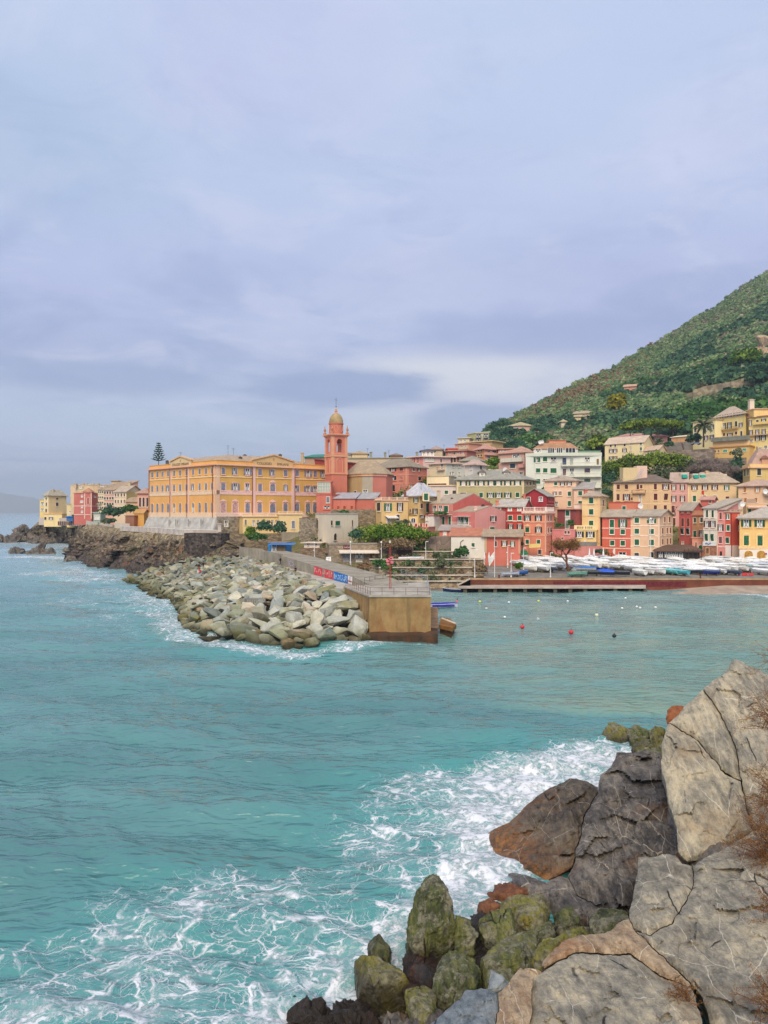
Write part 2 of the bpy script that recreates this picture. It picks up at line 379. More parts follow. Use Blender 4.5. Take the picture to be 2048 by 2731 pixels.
class Bld:
 def __init__(b,name,label,pts,yb,yt,wall,cat='house',group=None,ref=None,back=10.0,drop=6.0,wallmat=None,z=None):
  b.pts=[Vector(PX(*p))for p in pts]
  r=ref if ref is not None else(1 if len(pts)==3 else 0)
  D=pts[r][1];b.D=D
  b.z0,b.z1=(ZY(yb,D),ZY(yt,D))if z is None else z
  A=b.pts
  if len(A)==2:
   d=(A[1]-A[0]).normalized();n=Vector((-d.y,d.x))*back;b.poly=[A[0],A[1],A[1]+n,A[0]+n]
  elif len(A)==3:
   b.poly=[A[0],A[1],A[2],A[0]+A[2]-A[1]]
  else:b.poly=list(A)
  c=sum(b.poly,Vector((0,0)))/len(b.poly)
  b.org=Vector((c.x,c.y,b.z0-drop));b.c=c
  b.root=empty(name,b.org,label,cat,group)
  b.wall=MB();b.wmat=wallmat or plaster(wall);b.wall.prism(b.poly,b.z0-drop,b.z1)
  b.trim=None;ALLB.append(b)
 def faces(b,i):
  A,B=b.poly[i],b.poly[(i+1)%len(b.poly)];u=(B-A).normalized();n=Vector((u.y,-u.x));return A,B,u,n
 def hit(b,i,px,py):
  """where the sight line through a photo pixel meets wall i"""
  A,B,u,n=b.faces(i);k=(px-CX)/F
  y=(A.x*n.x+A.y*n.y)/(k*n.x+n.y);return Vector((k*y,y,ZY(py,y)))
 def rows(b,*rows,trim=TRIM,shut=SH_GREEN,deco=0):
  for r in rows:
   i,xs,yt,yb,wpx,st=r[:6];o=r[6]if len(r)>6 else{}
   A,B,u,n=b.faces(i);th=math.atan2(u.y,u.x)
   p0=b.hit(i,xs[0],yb);z0=p0.z;z1=b.hit(i,xs[0],yt).z
   for j,x in enumerate(xs):
    p=b.hit(i,x,yb);p.z=z0
    pl=b.hit(i,x-wpx/2,yb);pr=b.hit(i,x+wpx/2,yb)
    w=(pr-pl).length if st!='o' else(pr-pl).length*.5
    s=st[j%len(st)]if len(st)>1 else st
    window(b.root,b.org,p,th,w,z1-z0,s,o.get('trim',trim),o.get('shut',shut),o.get('deco',deco))
  return b
 def band(b,py,thick=.3,proud=.08,col=TRIM,i=None,px=None,name='string_course',mat=None):
  """horizontal moulding round the visible walls at the height seen at py"""
  mb=MB();nf=max(1,len(b.pts)-1)
  z=b.hit(0 if i is None else i,px,py).z if px is not None else ZY(py,b.D)
  for k in(range(nf)if i is None else[i]):
   A,B,u,n=b.faces(k)
   a=A+n*proud*.5;c=B+n*proud*.5
   e=u*proud if True else 0
   mb.slab((a.x-u.x*proud,a.y-u.y*proud,z),(c.x+u.x*proud,c.y+u.y*proud,z),proud*2,-thick/2,thick/2)
  mb.obj(name,mat or paint(col,.75),b.root,b.org);return b
 def pilaster(b,i,px,wpx=6,col=TRIM,proud=.1,y0=None,y1=None,name='pilaster',mat=None):
  A,B,u,n=b.faces(i);p=b.hit(i,px,CY);w=wpx*p.y/F*1.15
  mb=MB();z0=b.z0 if y0 is None else b.hit(i,px,y0).z;z1=b.z1 if y1 is None else b.hit(i,px,y1).z
  mb.box((p.x+n.x*proud*.5,p.y+n.y*proud*.5,z0),w,proud*2,z1-z0,0,math.atan2(u.y,u.x))
  mb.obj(name,mat or plaster(col),b.root,b.org);return b
 def finish(b):b.wall.obj('wall',b.wmat if isinstance(b.wmat,list)else[b.wmat],b.root,b.org);return b
 def expand(b,o):
  n=len(b.poly);out=[]
  for i in range(n):
   p0,p1,p2=b.poly[i-1],b.poly[i],b.poly[(i+1)%n]
   u=(p1-p0).normalized();v=(p2-p1).normalized()
   n1=Vector((u.y,-u.x));n2=Vector((v.y,-v.x));s=n1+n2
   out.append(p1+s*(o/max(.3,1+n1.dot(n2))))
  return out
 def roof(b,kind='hip',yr=None,over=.5,col=(178,168,152),rise=None,axis=0,k=.5,t=.22,mat=None):
  mat=mat or roofm(col);E=b.expand(over);z=b.z1;mb=MB();n=len(E)
  if kind=='flat':
   mb.prism(E,z,z+(rise or .35));mb.obj('roof',mat,b.root,b.org);return b
  dback=sum((p.y for p in b.poly))/n
  rise=rise if rise is not None else max(.6,ZY(yr,dback)-z)
  zt=z+t
  if kind=='hip':
   A,B,C,Dp=E;l0=((B-A).length+(C-Dp).length)/2;l1=((C-B).length+(Dp-A).length)/2
   if l0>=l1:m0,m1=(A+Dp)/2,(B+C)/2;ins=min(.499,k*l1/l0)
   else:m0,m1=(A+B)/2,(Dp+C)/2;ins=min(.499,k*l0/l1)
   r0,r1=m0+(m1-m0)*ins,m1+(m0-m1)*ins
   vs=[(p.x,p.y,z)for p in E]+[(p.x,p.y,zt)for p in E]+[(r0.x,r0.y,zt+rise),(r1.x,r1.y,zt+rise)]
   fs=[(3,2,1,0)]+[(i,(i+1)%4,4+(i+1)%4,4+i)for i in range(4)]
   if l0>=l1:fs+=[(4,5,9,8),(5,6,9),(6,7,8,9),(7,4,8)]
   else:fs+=[(4,5,8),(5,6,9,8),(6,7,9),(7,4,8,9)]
   mb.add(vs,fs);b.ridge=(r0,r1,zt+rise)
  elif kind=='gable':
   A,B,C,Dp=E;a,bb,c,d=b.poly
   if axis==0:r0,r1=(A+Dp)/2,(B+C)/2;g=((a,d,(a+d)/2),(bb,c,(bb+c)/2));sl=((A,B,r1,r0),(C,Dp,r0,r1))
   else:r0,r1=(A+B)/2,(Dp+C)/2;g=((a,bb,(a+bb)/2),(c,d,(c+d)/2));sl=((B,C,r1,r0),(Dp,A,r0,r1))
   for x,y,m in g:b.wall.add([(x.x,x.y,z),(y.x,y.y,z),(m.x,m.y,z+rise)],[(0,1,2)])
   dz=-over*rise/max(1,((E[0]-E[3]).length if axis==0 else(E[0]-E[1]).length)/2)
   for p0,p1,p2,p3 in sl:
    lo=z+dz+.03;hi=z+rise+.03
    vs=[(p0.x,p0.y,lo),(p1.x,p1.y,lo),(p2.x,p2.y,hi),(p3.x,p3.y,hi)]
    vs+=[(x,y,zz+t)for x,y,zz in vs]
    mb.add(vs,[(3,2,1,0),(4,5,6,7),(0,1,5,4),(1,2,6,5),(2,3,7,6),(3,0,4,7)])
   b.ridge=(r0,r1,z+rise+t)
  elif kind=='shed':
   A,B,C,Dp=E
   vs=[(A.x,A.y,z),(B.x,B.y,z),(C.x,C.y,z+rise),(Dp.x,Dp.y,z+rise)];vs+=[(x,y,zz+t)for x,y,zz in vs]
   mb.add(vs,[(3,2,1,0),(4,5,6,7),(0,1,5,4),(1,2,6,5),(2,3,7,6),(3,0,4,7)])
   a,bb,c,d=b.poly
   b.wall.add([(bb.x,bb.y,z),(c.x,c.y,z),(c.x,c.y,z+rise)],[(0,1,2)]);b.wall.add([(a.x,a.y,z),(d.x,d.y,z),(d.x,d.y,z+rise)],[(0,2,1)])
  ro=mb.obj('roof',mat,b.root,b.org);b.roofo=ro;return b
 def chimney(b,px,yt,yb,D=None,w=.8,col=(200,180,155)):
  D=D or b.c.y;p=P(px,yb,D);mb=MB();h=(yb-yt)*D/F
  mb.box((p.x,p.y,p.z-1.5),w,w,h+1.5-.25);mb.box((p.x,p.y,p.z+h-.25),w*1.35,w*1.35,.12);mb.box((p.x,p.y,p.z+h-.13),w*.7,w*.7,.25)
  mb.obj('chimney',plaster(col),getattr(b,'roofo',b.root),b.org);return b
 def dish(b,px,py,D,r=.5):
  p=P(px,py,D);mb=MB();n=10
  prof=[(r*math.cos(a)*.999,0)for a in(0,)]
  vs=[(p.x,p.y+.12,p.z)]
  for k in range(n):
   t=2*math.pi*k/n;vs.append((p.x+r*math.cos(t),p.y-.1,p.z+r*math.sin(t)))
  mb.add(vs,[(0,1+(k+1)%n,1+k)for k in range(n)]);mb.tube((p.x,p.y+.12,p.z),(p.x,p.y+.3,p.z-r*1.6),.04)
  mb.obj('satellite_dish',WHITE,b.root,b.org);return b
 def aerial(b,px,yt,yb,D=None):
  D=D or b.c.y;p=P(px,yb,D);h=(yb-yt)*D/F;mb=MB();mb.tube((p.x,p.y,p.z-.8),(p.x,p.y,p.z+h),.05,.04,5)
  for k in range(3):mb.tube((p.x-.6+.1*k,p.y,p.z+h*(.95-.13*k)),(p.x+.6-.1*k,p.y,p.z+h*(.95-.13*k)),.03,n=4)
  mb.obj('aerial',IRON,b.root,b.org);return b
 def balcony(b,i,x0,x1,py,out=1.1,h=1.0,slabcol=(225,215,200),solid=None,railmat=None):
  """slab whose top shows at py between photo columns x0 and x1, with a railing"""
  A,B,u,n=b.faces(i);p=b.hit(i,x0,py);r=b.hit(i,x1,py);r.z=p.z;th=math.atan2(u.y,u.x)
  c=(p+r)/2;w=(r-p).length;n3=Vector((n.x,n.y,0));mb=MB()
  mb.box(c+n3*out*.5-Vector((0,0,.2)),w,out,.2,0,th);s=mb.obj('balcony',paint(slabcol,.7),b.root,b.org)
  m2=MB();q0=p+n3*out*.96;q1=r+n3*out*.96
  if solid:
   m2.slab(q0,q1,.12,0,h);m2.slab(p,q0,.12,0,h);m2.slab(r,q1,.12,0,h)
   m2.obj('parapet',plaster(solid),s,b.org)
  else:
   for a,e in((q0,q1),(p,q0),(r,q1)):
    for z in(.08,h):m2.slab(a,e,.05,z-.03,z+.03)
    k=max(1,int((e-a).length/.25))
    for j in range(k+1):t=a+(e-a)*(j/k);m2.tube(t,t+Vector((0,0,h)),.018,n=4,caps=False)
   m2.obj('railing',railmat or IRON,s,b.org)
  return b
 def part(b,name,mb,mat,smooth=False):return mb.obj(name,mat,b.root,b.org,smooth)
 def balustrade(b,py0,py1,i=None,col=TRIM,name='balustrade',D=None,step=.32,inset=.1):
  """rail on small balusters along the top of the visible walls"""
  mb=MB();nf=max(1,len(b.pts)-1);D=D or b.D;z0=ZY(py1,D);z1=ZY(py0,D)
  for k in(range(nf)if i is None else i):
   A,B,u,n=b.faces(k);a=A-n*inset;e=B-n*inset;L=(e-a).length;m=max(2,int(L/step))
   mb.slab((a.x,a.y,z0),(e.x,e.y,z0),.28,0,.14);mb.slab((a.x,a.y,z1),(e.x,e.y,z1),.3,-.16,0)
   for j in range(m+1):
    t=a+(e-a)*(j/m)
    if j%8==0:mb.box((t.x,t.y,z0),.3,.3,z1-z0+.05)
    else:mb.lathe((t.x,t.y,z0+.14),[(.05,0),(.1,(z1-z0-.3)*.35),(.05,z1-z0-.3)],5)
  mb.obj(name,paint(col,.7),b.root,b.org);return b
def lettering(txt,p,th,size,mat,parent,org,name='lettering'):
 c=bpy.data.curves.new(name,'FONT');c.body=txt;c.size=size;c.extrude=.03;c.align_x='CENTER'
 t=bpy.data.objects.new('tmp',c);
 me=bake(t);me.materials.clear();me.materials.append(mat);me.name=name
 o=link(name,me,parent,Vector(p)-Vector(org));o.rotation_euler=(math.pi/2,0,th);return o
OR_,OC_=(238,172,92),(222,172,84)
PINK=(236,196,186)
cg=Bld('college_building','long orange and ochre seafront college with two pediments and arched grey shutters',[(397,268),(577,237),(872,265)],1381,1240,OC_,'building',drop=5)
cg.wall.m[0]=1;cg.wmat=[plaster(OC_,.88,.35),plaster(OR_,.88,.4)]  # left wall gets a warmer orange: tint of the light put into colour
G=dict(shut=SH_GREY,trim=(240,205,165));GP=dict(shut=SH_GREY,trim=PINK);GD=dict(shut=SH_GREY,trim=PINK,deco=2)
tops=[406.6,420.5,434,449,465,481,498,515.5,533,550,566]
cg.rows((0,tops[::-1],1247.5,1263.5,5.6,'c',G))
cg.rows((0,tops[::-1],1289,1306.5,5.6,'cccocccocc'.replace('o','h')+'c',dict(G,deco=1)))
cg.rows((0,tops[::-1],1341,1368,6,'aaaAaaAaaaa',dict(G,deco=0)))
cg.rows((1,[595,627,660],1247.5,1265,9.5,'cho',GP),(1,[693,727,761],1251,1268,9.5,'chc',GP),(1,[792,821,840,862],1255,1270.5,9,'coco',GP))
cg.rows((1,[595,627,659],1289,1308,10,'cop',dict(shut=SH_GREY,trim=PINK,deco=1)),(1,[693],1291,1310,9.5,'c',dict(GP,deco=1)),(1,[727],1289,1311,13,'a',GD),(1,[761],1294,1310,9.5,'o',dict(GP,deco=1)),(1,[792,821,840],1296,1312,10,'hoo',dict(GP,deco=1)))
cg.rows((1,[595,627],1340,1371,13,'a',dict(shut=(226,180,170),trim=PINK,deco=2)),(1,[660,692],1341,1370,11,'a',GD),(1,[727],1342,1370,14,'a',GD),(1,[761,792,821,840],1342,1366,11,'a',GD))
for x in(579,586):pass
cg.pilaster(1,581,9,(232,190,160));cg.pilaster(0,573,6,(232,190,160));cg.pilaster(0,503,5,PINK);cg.pilaster(0,456,4,PINK)
cg.pilaster(1,677,7,PINK,.16);cg.pilaster(1,781,7,PINK,.16)
RED=paint((140,62,48),.6)
for i,x in((0,500),(0,455),(0,568.5),(1,672),(1,785),(0,399)):
 A,B,u,n=cg.faces(i);p=cg.hit(i,x,1381);mb=MB();mb.tube((p.x+n.x*.3,p.y+n.y*.3,cg.z0),(p.x+n.x*.3,p.y+n.y*.3,cg.z1-.3),.11,n=6);cg.part('rain_pipe',mb,RED)
for i,px in((0,570),(1,588)):
 cg.band(1313.5,1.3,.10,(236,202,168)if i==0 else PINK,i,px);cg.band(1271,.35,.12,(244,210,160),i,px)
 cg.band(1374.5,1.6,.14,(240,206,170)if i==0 else(236,206,188),i,px)
cg.band(1239,.35,.55,(236,170,140),0,576,'cornice');cg.band(1239,.35,.55,(236,190,160),1,578,'cornice')
mb=MB();att=cg.expand(-.15);zt=ZY(1227.5,237);mb.prism(att,cg.z1,zt);mb.prism(cg.expand(.02),zt,zt+.12)
cg.part('attic',mb,plaster((236,178,96),.88,.4))
E=[Vector(p)for p in cg.expand(-1.0)];A,B,C,Dd=E;rr=ZY(1213,252);mb=MB();I=[p+(cg.c-p)*.5 for p in E]
mb.add([(p.x,p.y,zt-.25)for p in E]+[(p.x,p.y,rr)for p in I],[(i,(i+1)%4,4+(i+1)%4,4+i)for i in range(4)]+[(4,5,6,7)])
cg.roofo=cg.part('roof',mb,roofm((200,176,150)))
def pediment(b,i,x0,x1,xa,ybase,yspring,yap,col,txt=None):
 A,B,u,n=b.faces(i);n3=Vector((n.x,n.y,0))
 p0,p1=b.hit(i,x0,ybase),b.hit(i,x1,ybase);p1.z=p0.z=b.z1+.15
 zs=b.hit(i,xa,yspring).z;za=b.hit(i,xa,yap).z;m=(p0+p1)/2;mb=MB()
 fr=[Vector((p0.x,p0.y,p0.z)),Vector((p1.x,p1.y,p0.z)),Vector((p1.x,p1.y,zs)),Vector((m.x,m.y,za)),Vector((p0.x,p0.y,zs))]
 vs=[p+n3*.25 for p in fr]+[p-n3*.6 for p in fr]
 mb.add(vs,[(0,1,2,3,4),(9,8,7,6,5),(1,6,7,2),(0,4,9,5),(2,7,8,3),(3,8,9,4)])
 pd=b.part('pediment',mb,plaster(col,.88,.4));mb=MB()
 u3=Vector((u.x,u.y,0))
 for a,c in((fr[4]-u3*.5,fr[3]),(fr[3],fr[2]+u3*.5)):
  d=Vector((0,0,.38));vs=[a+n3*.6,c+n3*.6,c+n3*.6+d,a+n3*.6+d,a-n3*.7,c-n3*.7,c-n3*.7+d,a-n3*.7+d]
  mb.add(vs,[(0,1,2,3),(7,6,5,4),(0,4,5,1),(3,2,6,7),(0,3,7,4),(1,5,6,2)])
 mb.obj('raking_cornice',paint((222,178,130),.7),pd,b.org)
 if txt:
  th=math.atan2(u.y,u.x);tm=paint((112,92,72),.8)
  for s,f in txt:
   p=p0+(p1-p0)*f+n3*.29;p.z=p0.z+.55;lettering(s,p,th,1.15,tm,pd,b.org)
  mb=MB();p=m+n3*.27;p.z=za-1.35;k=10
  mb.add([p+n3*.08]+[p+u3*(.42*math.cos(2*math.pi*j/k))+Vector((0,0,.52*math.sin(2*math.pi*j/k)))for j in range(k)],[(0,1+j,1+(j+1)%k)for j in range(k)])
  mb.obj('crest',paint((196,152,104),.7),pd,b.org)
pediment(cg,0,456,511,483,1240,1231,1219,(226,190,138),[('COLLEGIO',.3),('EMILIANI',.72)])
pediment(cg,1,674,781,729,1240,1231,1215,(222,182,122),[('COLLEGIO',.27),('EMILIANI',.73)])
mb=MB();A,B,u,n=cg.faces(0);n2,u2=Vector((n.x,n.y)),u;z0=cg.z0+.3;zb=11.2
A1,B1=A+n2*.12,B+n2*.12+u2*.1;A2,B2=A+n2*2.3-u2*1.2,B+n2*2.3+u2*1.3;A3,B3=A-n2*1,B-n2*1
mb.add([(A2.x,A2.y,zb),(B2.x,B2.y,zb),(B1.x,B1.y,z0),(A1.x,A1.y,z0),(A3.x,A3.y,zb),(B3.x,B3.y,zb),(B3.x,B3.y,z0),(A3.x,A3.y,z0)],[(0,1,2,3),(1,5,6,2),(0,3,7,4),(3,2,6,7)])
sc=cg.part('scarp',mb,concrete((206,203,196),.85,0,.3))
for x in(461.5,479.5,513,547):
 p=cg.hit(0,x,1406);window(cg.root,cg.org,(p.x+n.x*1.35,p.y+n.y*1.35,ZY(1405,p.y)),math.atan2(u.y,u.x),.9,2.4,'c',(214,210,200),(176,176,172))
mb=MB();A,B,u,n=cg.faces(1);r=cg.hit(1,652,CY);mb.slab((B.x*0+A.x+n.x*.2,A.y+n.y*.2,11.2),(r.x+n.x*.2,r.y+n.y*.2,11.2),.5,0,z0-11.2)
cg.part('base_wall',mb,stone((176,164,144),.8,.9))
p=cg.hit(1,601,1404);window(cg.root,cg.org,(p.x+n.x*.45,p.y+n.y*.45,p.z),math.atan2(u.y,u.x),1.1,1.8,'p')
for x,y0,y1 in((608,1188,1214),(622.5,1195,1214)):cg.aerial(x,y0,y1,254)
cg.aerial(482,1206,1220,262);cg.chimney(641,1219,1226,250,.9,(90,80,75));cg.chimney(653,1213,1222,258,.9,(90,80,75));cg.chimney(747,1212,1222,258,1.0,(120,100,80))
cg.chimney(446,1229,1238,262,.9,(80,75,72));cg.chimney(806,1208,1236,262,.9,(190,165,130))
cg.finish()
tp=Bld('terrace_pavilion','low cream arcade with round-headed openings below the ochre college wing',[(648,236),(744,240)],1418,1379,(240,208,140),'pavilion',ref=0,back=9,drop=5)
tp.rows((0,[676,688,701,713,726,737],1386,1404,7,'A',dict(trim=(238,200,150))),(0,[655],1386,1400,5,'a',dict(shut=(150,140,120))))
tp.roof('flat',over=.35,rise=.3,mat=plaster((238,205,170)));tp.balustrade(1370,1377,[0],(240,208,160));tp.finish()
ta=Bld('terrace_house','pale yellow terrace block with one grey shuttered window beside the arcade',[(744,238),(806,240)],1421,1373,(240,208,150),back=8,drop=5)
ta.rows((0,[782],1390,1410,9,'c',dict(shut=SH_GREY)),(0,[752],1389,1407,5,'c',dict(shut=SH_BROWN)));ta.roof('flat',over=.3,rise=.25,mat=plaster((238,205,170)));ta.balustrade(1364,1371,[0],(240,208,160));ta.finish()
TW=(212,122,98);TT=(226,160,122)
bt_org=Vector((*PX(885,255),12.0));a0=math.radians(28);S=5.6
bt=empty('bell_tower',bt_org,'tall salmon bell tower with open belfry and small ribbed dome','tower')
ur,ul=Vector((math.cos(a0),math.sin(a0),0)),Vector((-math.sin(a0),math.cos(a0),0))
def TZ(y):return ZY(y,255)
C0=Vector((bt_org.x,bt_org.y,0));CC=C0+ur*S/2+ul*S/2
def tsq(half):return[tuple((CC+ur*(sx*half)+ul*(sy*half)).to_2d())for sx,sy in((-1,-1),(1,-1),(1,1),(-1,1))]
mtw,mtt=plaster(TW,.88,.45),plaster(TT,.88,.3)
mb=MB();mb.prism(tsq(S/2),6,TZ(1218));mb.obj('shaft',mtw,bt,bt_org)
for y,k,h in((1265,.22,.5),(1218,.28,.6),(1212,.12,.3),(1163,.35,.45),(1160,.75,.35)):
 mb=MB();mb.prism(tsq(S/2+k),TZ(y),TZ(y)+h);mb.obj('cornice',mtt,bt,bt_org)
mb=MB()
for sx,sy in((-1,-1),(1,-1),(-1,1),(1,1)):
 c=CC+ur*(sx*(S/2-.42))+ul*(sy*(S/2-.42))
 mb.box((c.x,c.y,TZ(1265)),1.05,1.05,TZ(1218)-TZ(1265),0,a0);mb.box((c.x,c.y,TZ(1218)),1.0,1.0,TZ(1162)-TZ(1218),0,a0)
mb.obj('corner_pier',mtt,bt,bt_org)
def wall_pts(side,t,z,out=0.0):
 o,d=[(-1,-1,ur),(1,-1,ul),(1,1,-ur),(-1,1,-ul)][side][:2],[ur,ul,-ur,-ul][side]
 b0=CC+ur*(o[0]*(S/2+out))+ul*(o[1]*(S/2+out));return b0+d*(t+out)+Vector((0,0,z))
zb0,zb1=TZ(1218)+.6,TZ(1163)
for side in range(4):
 mb=MB();ww=2.0 if side in(0,3)else 3.7;sp=zb1-.85-ww/2;n=8;c=S/2
 ar=[(c-ww/2,zb0+1.0)]+[(c-ww/2*math.cos(math.pi*k/n),sp+ww/2*math.sin(math.pi*k/n))for k in range(n+1)]+[(c+ww/2,zb0+1.0)]
 out=[(.3,zb0+1.0),(.3,zb1)]+[(.3+(S-.6)*(k+.5)/n,zb1)for k in range(n-1)]+[(S-.3,zb1),(S-.3,zb0+1.0)]
 m=len(ar);out=[(.3,zb0+1.0),(.3,zb1)]+[(.3+(S-.6)*(k/(m-4)),zb1)for k in range(m-3)][1:-1]+[(S-.3,zb1),(S-.3,zb0+1.0)]
 for k in range(m-1):
  j0,j1=min(k,len(out)-1),min(k+1,len(out)-1)
  for ins,rev in((0,0),(-.55,1)):
   mb.add([wall_pts(side,*ar[k],ins),wall_pts(side,*ar[k+1],ins),wall_pts(side,*out[j1],ins),wall_pts(side,*out[j0],ins)],[(0,1,2,3)])
  mb.add([wall_pts(side,*ar[k]),wall_pts(side,*ar[k+1]),wall_pts(side,*ar[k+1],-.55),wall_pts(side,*ar[k],-.55)],[(0,1,2,3)])
 for z0_,z1_ in((zb0,zb0+1.0),):
  p,r=wall_pts(side,.2,z0_,-.25),wall_pts(side,S-.45,z0_,-.25);mb.slab(p,r,.5,0,z1_-z0_)
 mb.obj('belfry_wall',mtw,bt,bt_org)
 mb=MB();aw=[(c-1.0,TZ(1262))]+[(c-1.0*math.cos(math.pi*k/8),TZ(1229)+1.0*math.sin(math.pi*k/8))for k in range(9)]+[(c+1.0,TZ(1262))]
 for k in range(len(aw)-1):
  p,r=wall_pts(side,*aw[k],.08),wall_pts(side,*aw[k+1],.08);mb.tube(p,r,.13,n=4)
 mb.obj('blind_arch',mtt,bt,bt_org)
mb=MB();mb.prism(tsq(S/2-.6),zb1-.5,TZ(1160));mb.obj('belfry_ceiling',mtw,bt,bt_org)
mb=MB();mb.lathe((CC.x,CC.y,zb0+3.4),[(.5,0),(.4,.2),(.3,.6),(.2,.8),(.06,.9)],12);mb.tube((CC.x-2.2,CC.y,zb0+4.3),(CC.x+2.2,CC.y,zb0+4.3),.08);mb.obj('bell',paint((80,72,50),.4),bt,bt_org)
zd=TZ(1160)+.35
mb=MB();mb.lathe((CC.x,CC.y,zd),[(2.42,0),(2.42,.25),(2.3,.3),(2.3,TZ(1128)-zd-.3),(2.5,TZ(1128)-zd-.2),(2.6,TZ(1128)-zd+.15),(2.35,TZ(1128)-zd+.2)],24);mb.obj('drum',mtw,bt,bt_org)
for ang in(-62+28,28-90-62+45):pass
for k in range(8):
 t=a0+math.pi/8+k*math.pi/4;mb=MB();c=CC+Vector((math.cos(t),math.sin(t),0))*2.33;ex=Vector((-math.sin(t),math.cos(t),0));c.z=(zd+TZ(1128))/2+.1;m=14
 for j in range(m):
  a,b_=2*math.pi*j/m,2*math.pi*(j+1)/m;mb.tube(c+ex*.62*math.cos(a)+Vector((0,0,1.1*math.sin(a))),c+ex*.62*math.cos(b_)+Vector((0,0,1.1*math.sin(b_))),.1,n=4)
 mb.obj('drum_panel',mtt,bt,bt_org)
zc=TZ(1128)+.2;hd=TZ(1099)-zc
mb=MB();mb.lathe((CC.x,CC.y,zc),[(2.4*math.cos(t)**.85,hd*math.sin(t))for t in[math.pi/2*k/9 for k in range(9)]]+[(.42,hd)],24);mb.obj('dome',concrete((192,165,118),.85,0,.5),bt,bt_org)
mb=MB();zl=TZ(1099);mb.lathe((CC.x,CC.y,zl-.05),[(.62,0),(.62,.2),(.3,.3),(.5,.7),(.62,.8),(.25,.95),(.4,1.35),(.2,1.6),(.1,2.0),(.07,2.4)],10);mb.obj('finial',mtt,bt,bt_org)
mb=MB();c=Vector((CC.x,CC.y,zl+2.0));mb.lathe((c.x,c.y,c.z),[(.02,0),(.2,.15),(.2,.3),(.02,.45)],8);mb.tube(c,c+Vector((0,0,3.4)),.05);mb.tube(c+ur*-.55+Vector((0,0,2.5)),c+ur*.55+Vector((0,0,2.5)),.05);mb.obj('cross',IRON,bt,bt_org)
for sx,sy in((-1,-1),(1,-1),(1,1),(-1,1)):
 c=CC+ur*(sx*(S/2+.05))+ul*(sy*(S/2+.05));mb=MB()
 mb.lathe((c.x,c.y,zd-.05),[(.5,0),(.5,.7),(.3,.8),(.2,1.1),(.42,1.5),(.4,1.9),(.18,2.1),(.12,2.7),(.04,3.1)],8);mb.obj('pinnacle',plaster((190,130,100)),bt,bt_org)
CH=(212,124,104)
ch=Bld('church','church apse with grey stone roof and wall patched in ochre grey and pink',[(921,263),(966,255),(994,254),(1030,257),(1047,264)],1322,1265,CH,'church',ref=1,drop=6)
ch.poly=ch.poly+[ch.poly[-1]+Vector((-1,14)),ch.poly[0]+Vector((1,14))]
ch.wall=MB();ch.wall.prism(ch.poly,ch.z0-6,ch.z1);ch.wall.m[0]=1;ch.wall.m[1]=2
ch.wmat=[plaster(CH),plaster((198,166,112)),plaster((180,166,146))]
mb=MB();E=ch.expand(.5);zt=ch.z1+.25;zr=ZY(1228,266)
r0,r1=Vector(PX(958,268)),Vector(PX(1003,268));n=len(E)
vs=[(p.x,p.y,ch.z1)for p in E]+[(p.x,p.y,zt)for p in E]+[(r0.x,r0.y,zr),(r1.x,r1.y,zr)];a,b_=2*n,2*n+1
mb.add(vs,[tuple(range(n))[::-1]]+[(i,(i+1)%n,n+(i+1)%n,n+i)for i in range(n)]+[(n,n+1,a),(n+1,n+2,b_,a),(n+2,n+3,b_),(n+3,n+4,b_),(n+4,n+5,b_),(n+5,n+6,a,b_),(n+6,n,a)])
ch.part('roof',mb,roofm((196,172,140)));ch.band(1268,.6,.2,(226,175,130),0,960,'cornice');ch.band(1268,.6,.2,(226,175,130),1,970,'cornice');ch.band(1268,.6,.2,(226,160,140),2,1000,'cornice')
ch.rows((1,[974],1308,1317,13,'p'),(0,[948],1309,1316,5,'n',dict(shut=SH_DARK)))
ch.finish()
nv=Bld('church_nave','red-roofed nave flank rising behind the bell tower',[(916,268),(960,272)],1290,1236,(178,72,62),'church',back=20);nv.roof('shed',rise=2.5,over=.4,col=(150,78,70));nv.finish()
b=Bld('villa','yellow villa with pyramid roof at the far west tip',[(117,445),(129,440),(177,452)],1378,1323,(240,204,150),'villa',drop=4)
b.wmat=plaster((250,212,158),.95,.3)
b.rows((1,[152],1328,1333,6,'c',dict(shut=SH_BROWN)),(1,[152],1341,1350,6.5,'c',dict(shut=(90,80,80))),(0,[123.5],1327,1333,3.5,'c',dict(shut=SH_BROWN)),(0,[124],1341,1350,3.5,'c',dict(shut=(110,75,80))),(0,[123.5],1358,1366,4,'c',dict(shut=SH_BROWN)))
b.roof('hip',1308,.9,(196,184,160),k=.46);b.chimney(141,1306,1313,446,1.2);b.chimney(124,1314,1320,446,1.0);b.finish()
b=Bld('villa_wing','narrow yellow wing with stacked loggias on the villa sea side',[(106,446),(117.5,446)],1391,1333,(236,204,130),'villa',back=8,drop=3)
b.rows((0,[113],1340,1348,7,'p'),(0,[113],1357,1363,7,'p'));b.roof('flat',over=.4,rise=.3,mat=plaster((214,190,140)));b.finish()
b=Bld('terrace_house','low cream terrace house at the foot of the pyramid-roofed villa',[(117,432),(165,432)],1391,1372,(242,212,150),back=8,drop=3)
b.rows((0,[121,136],1379,1387,6,'co',dict(shut=SH_BROWN)));b.roof('flat',over=.3,rise=.3,mat=plaster((240,190,130)));b.balustrade(1366,1371,[0],(240,190,120),step=.6);b.finish()
b=Bld('terrace_house','small yellow house squeezed between villa and pink palace',[(178,425),(199,425)],1378,1346,(236,206,140),back=8)
b.rows((0,[191],1347,1355,5,'c',dict(shut=SH_BROWN)),(0,[187],1363,1369,5,'p'));b.roof('flat',over=.4,rise=.4,mat=plaster((200,190,150)));b.finish()
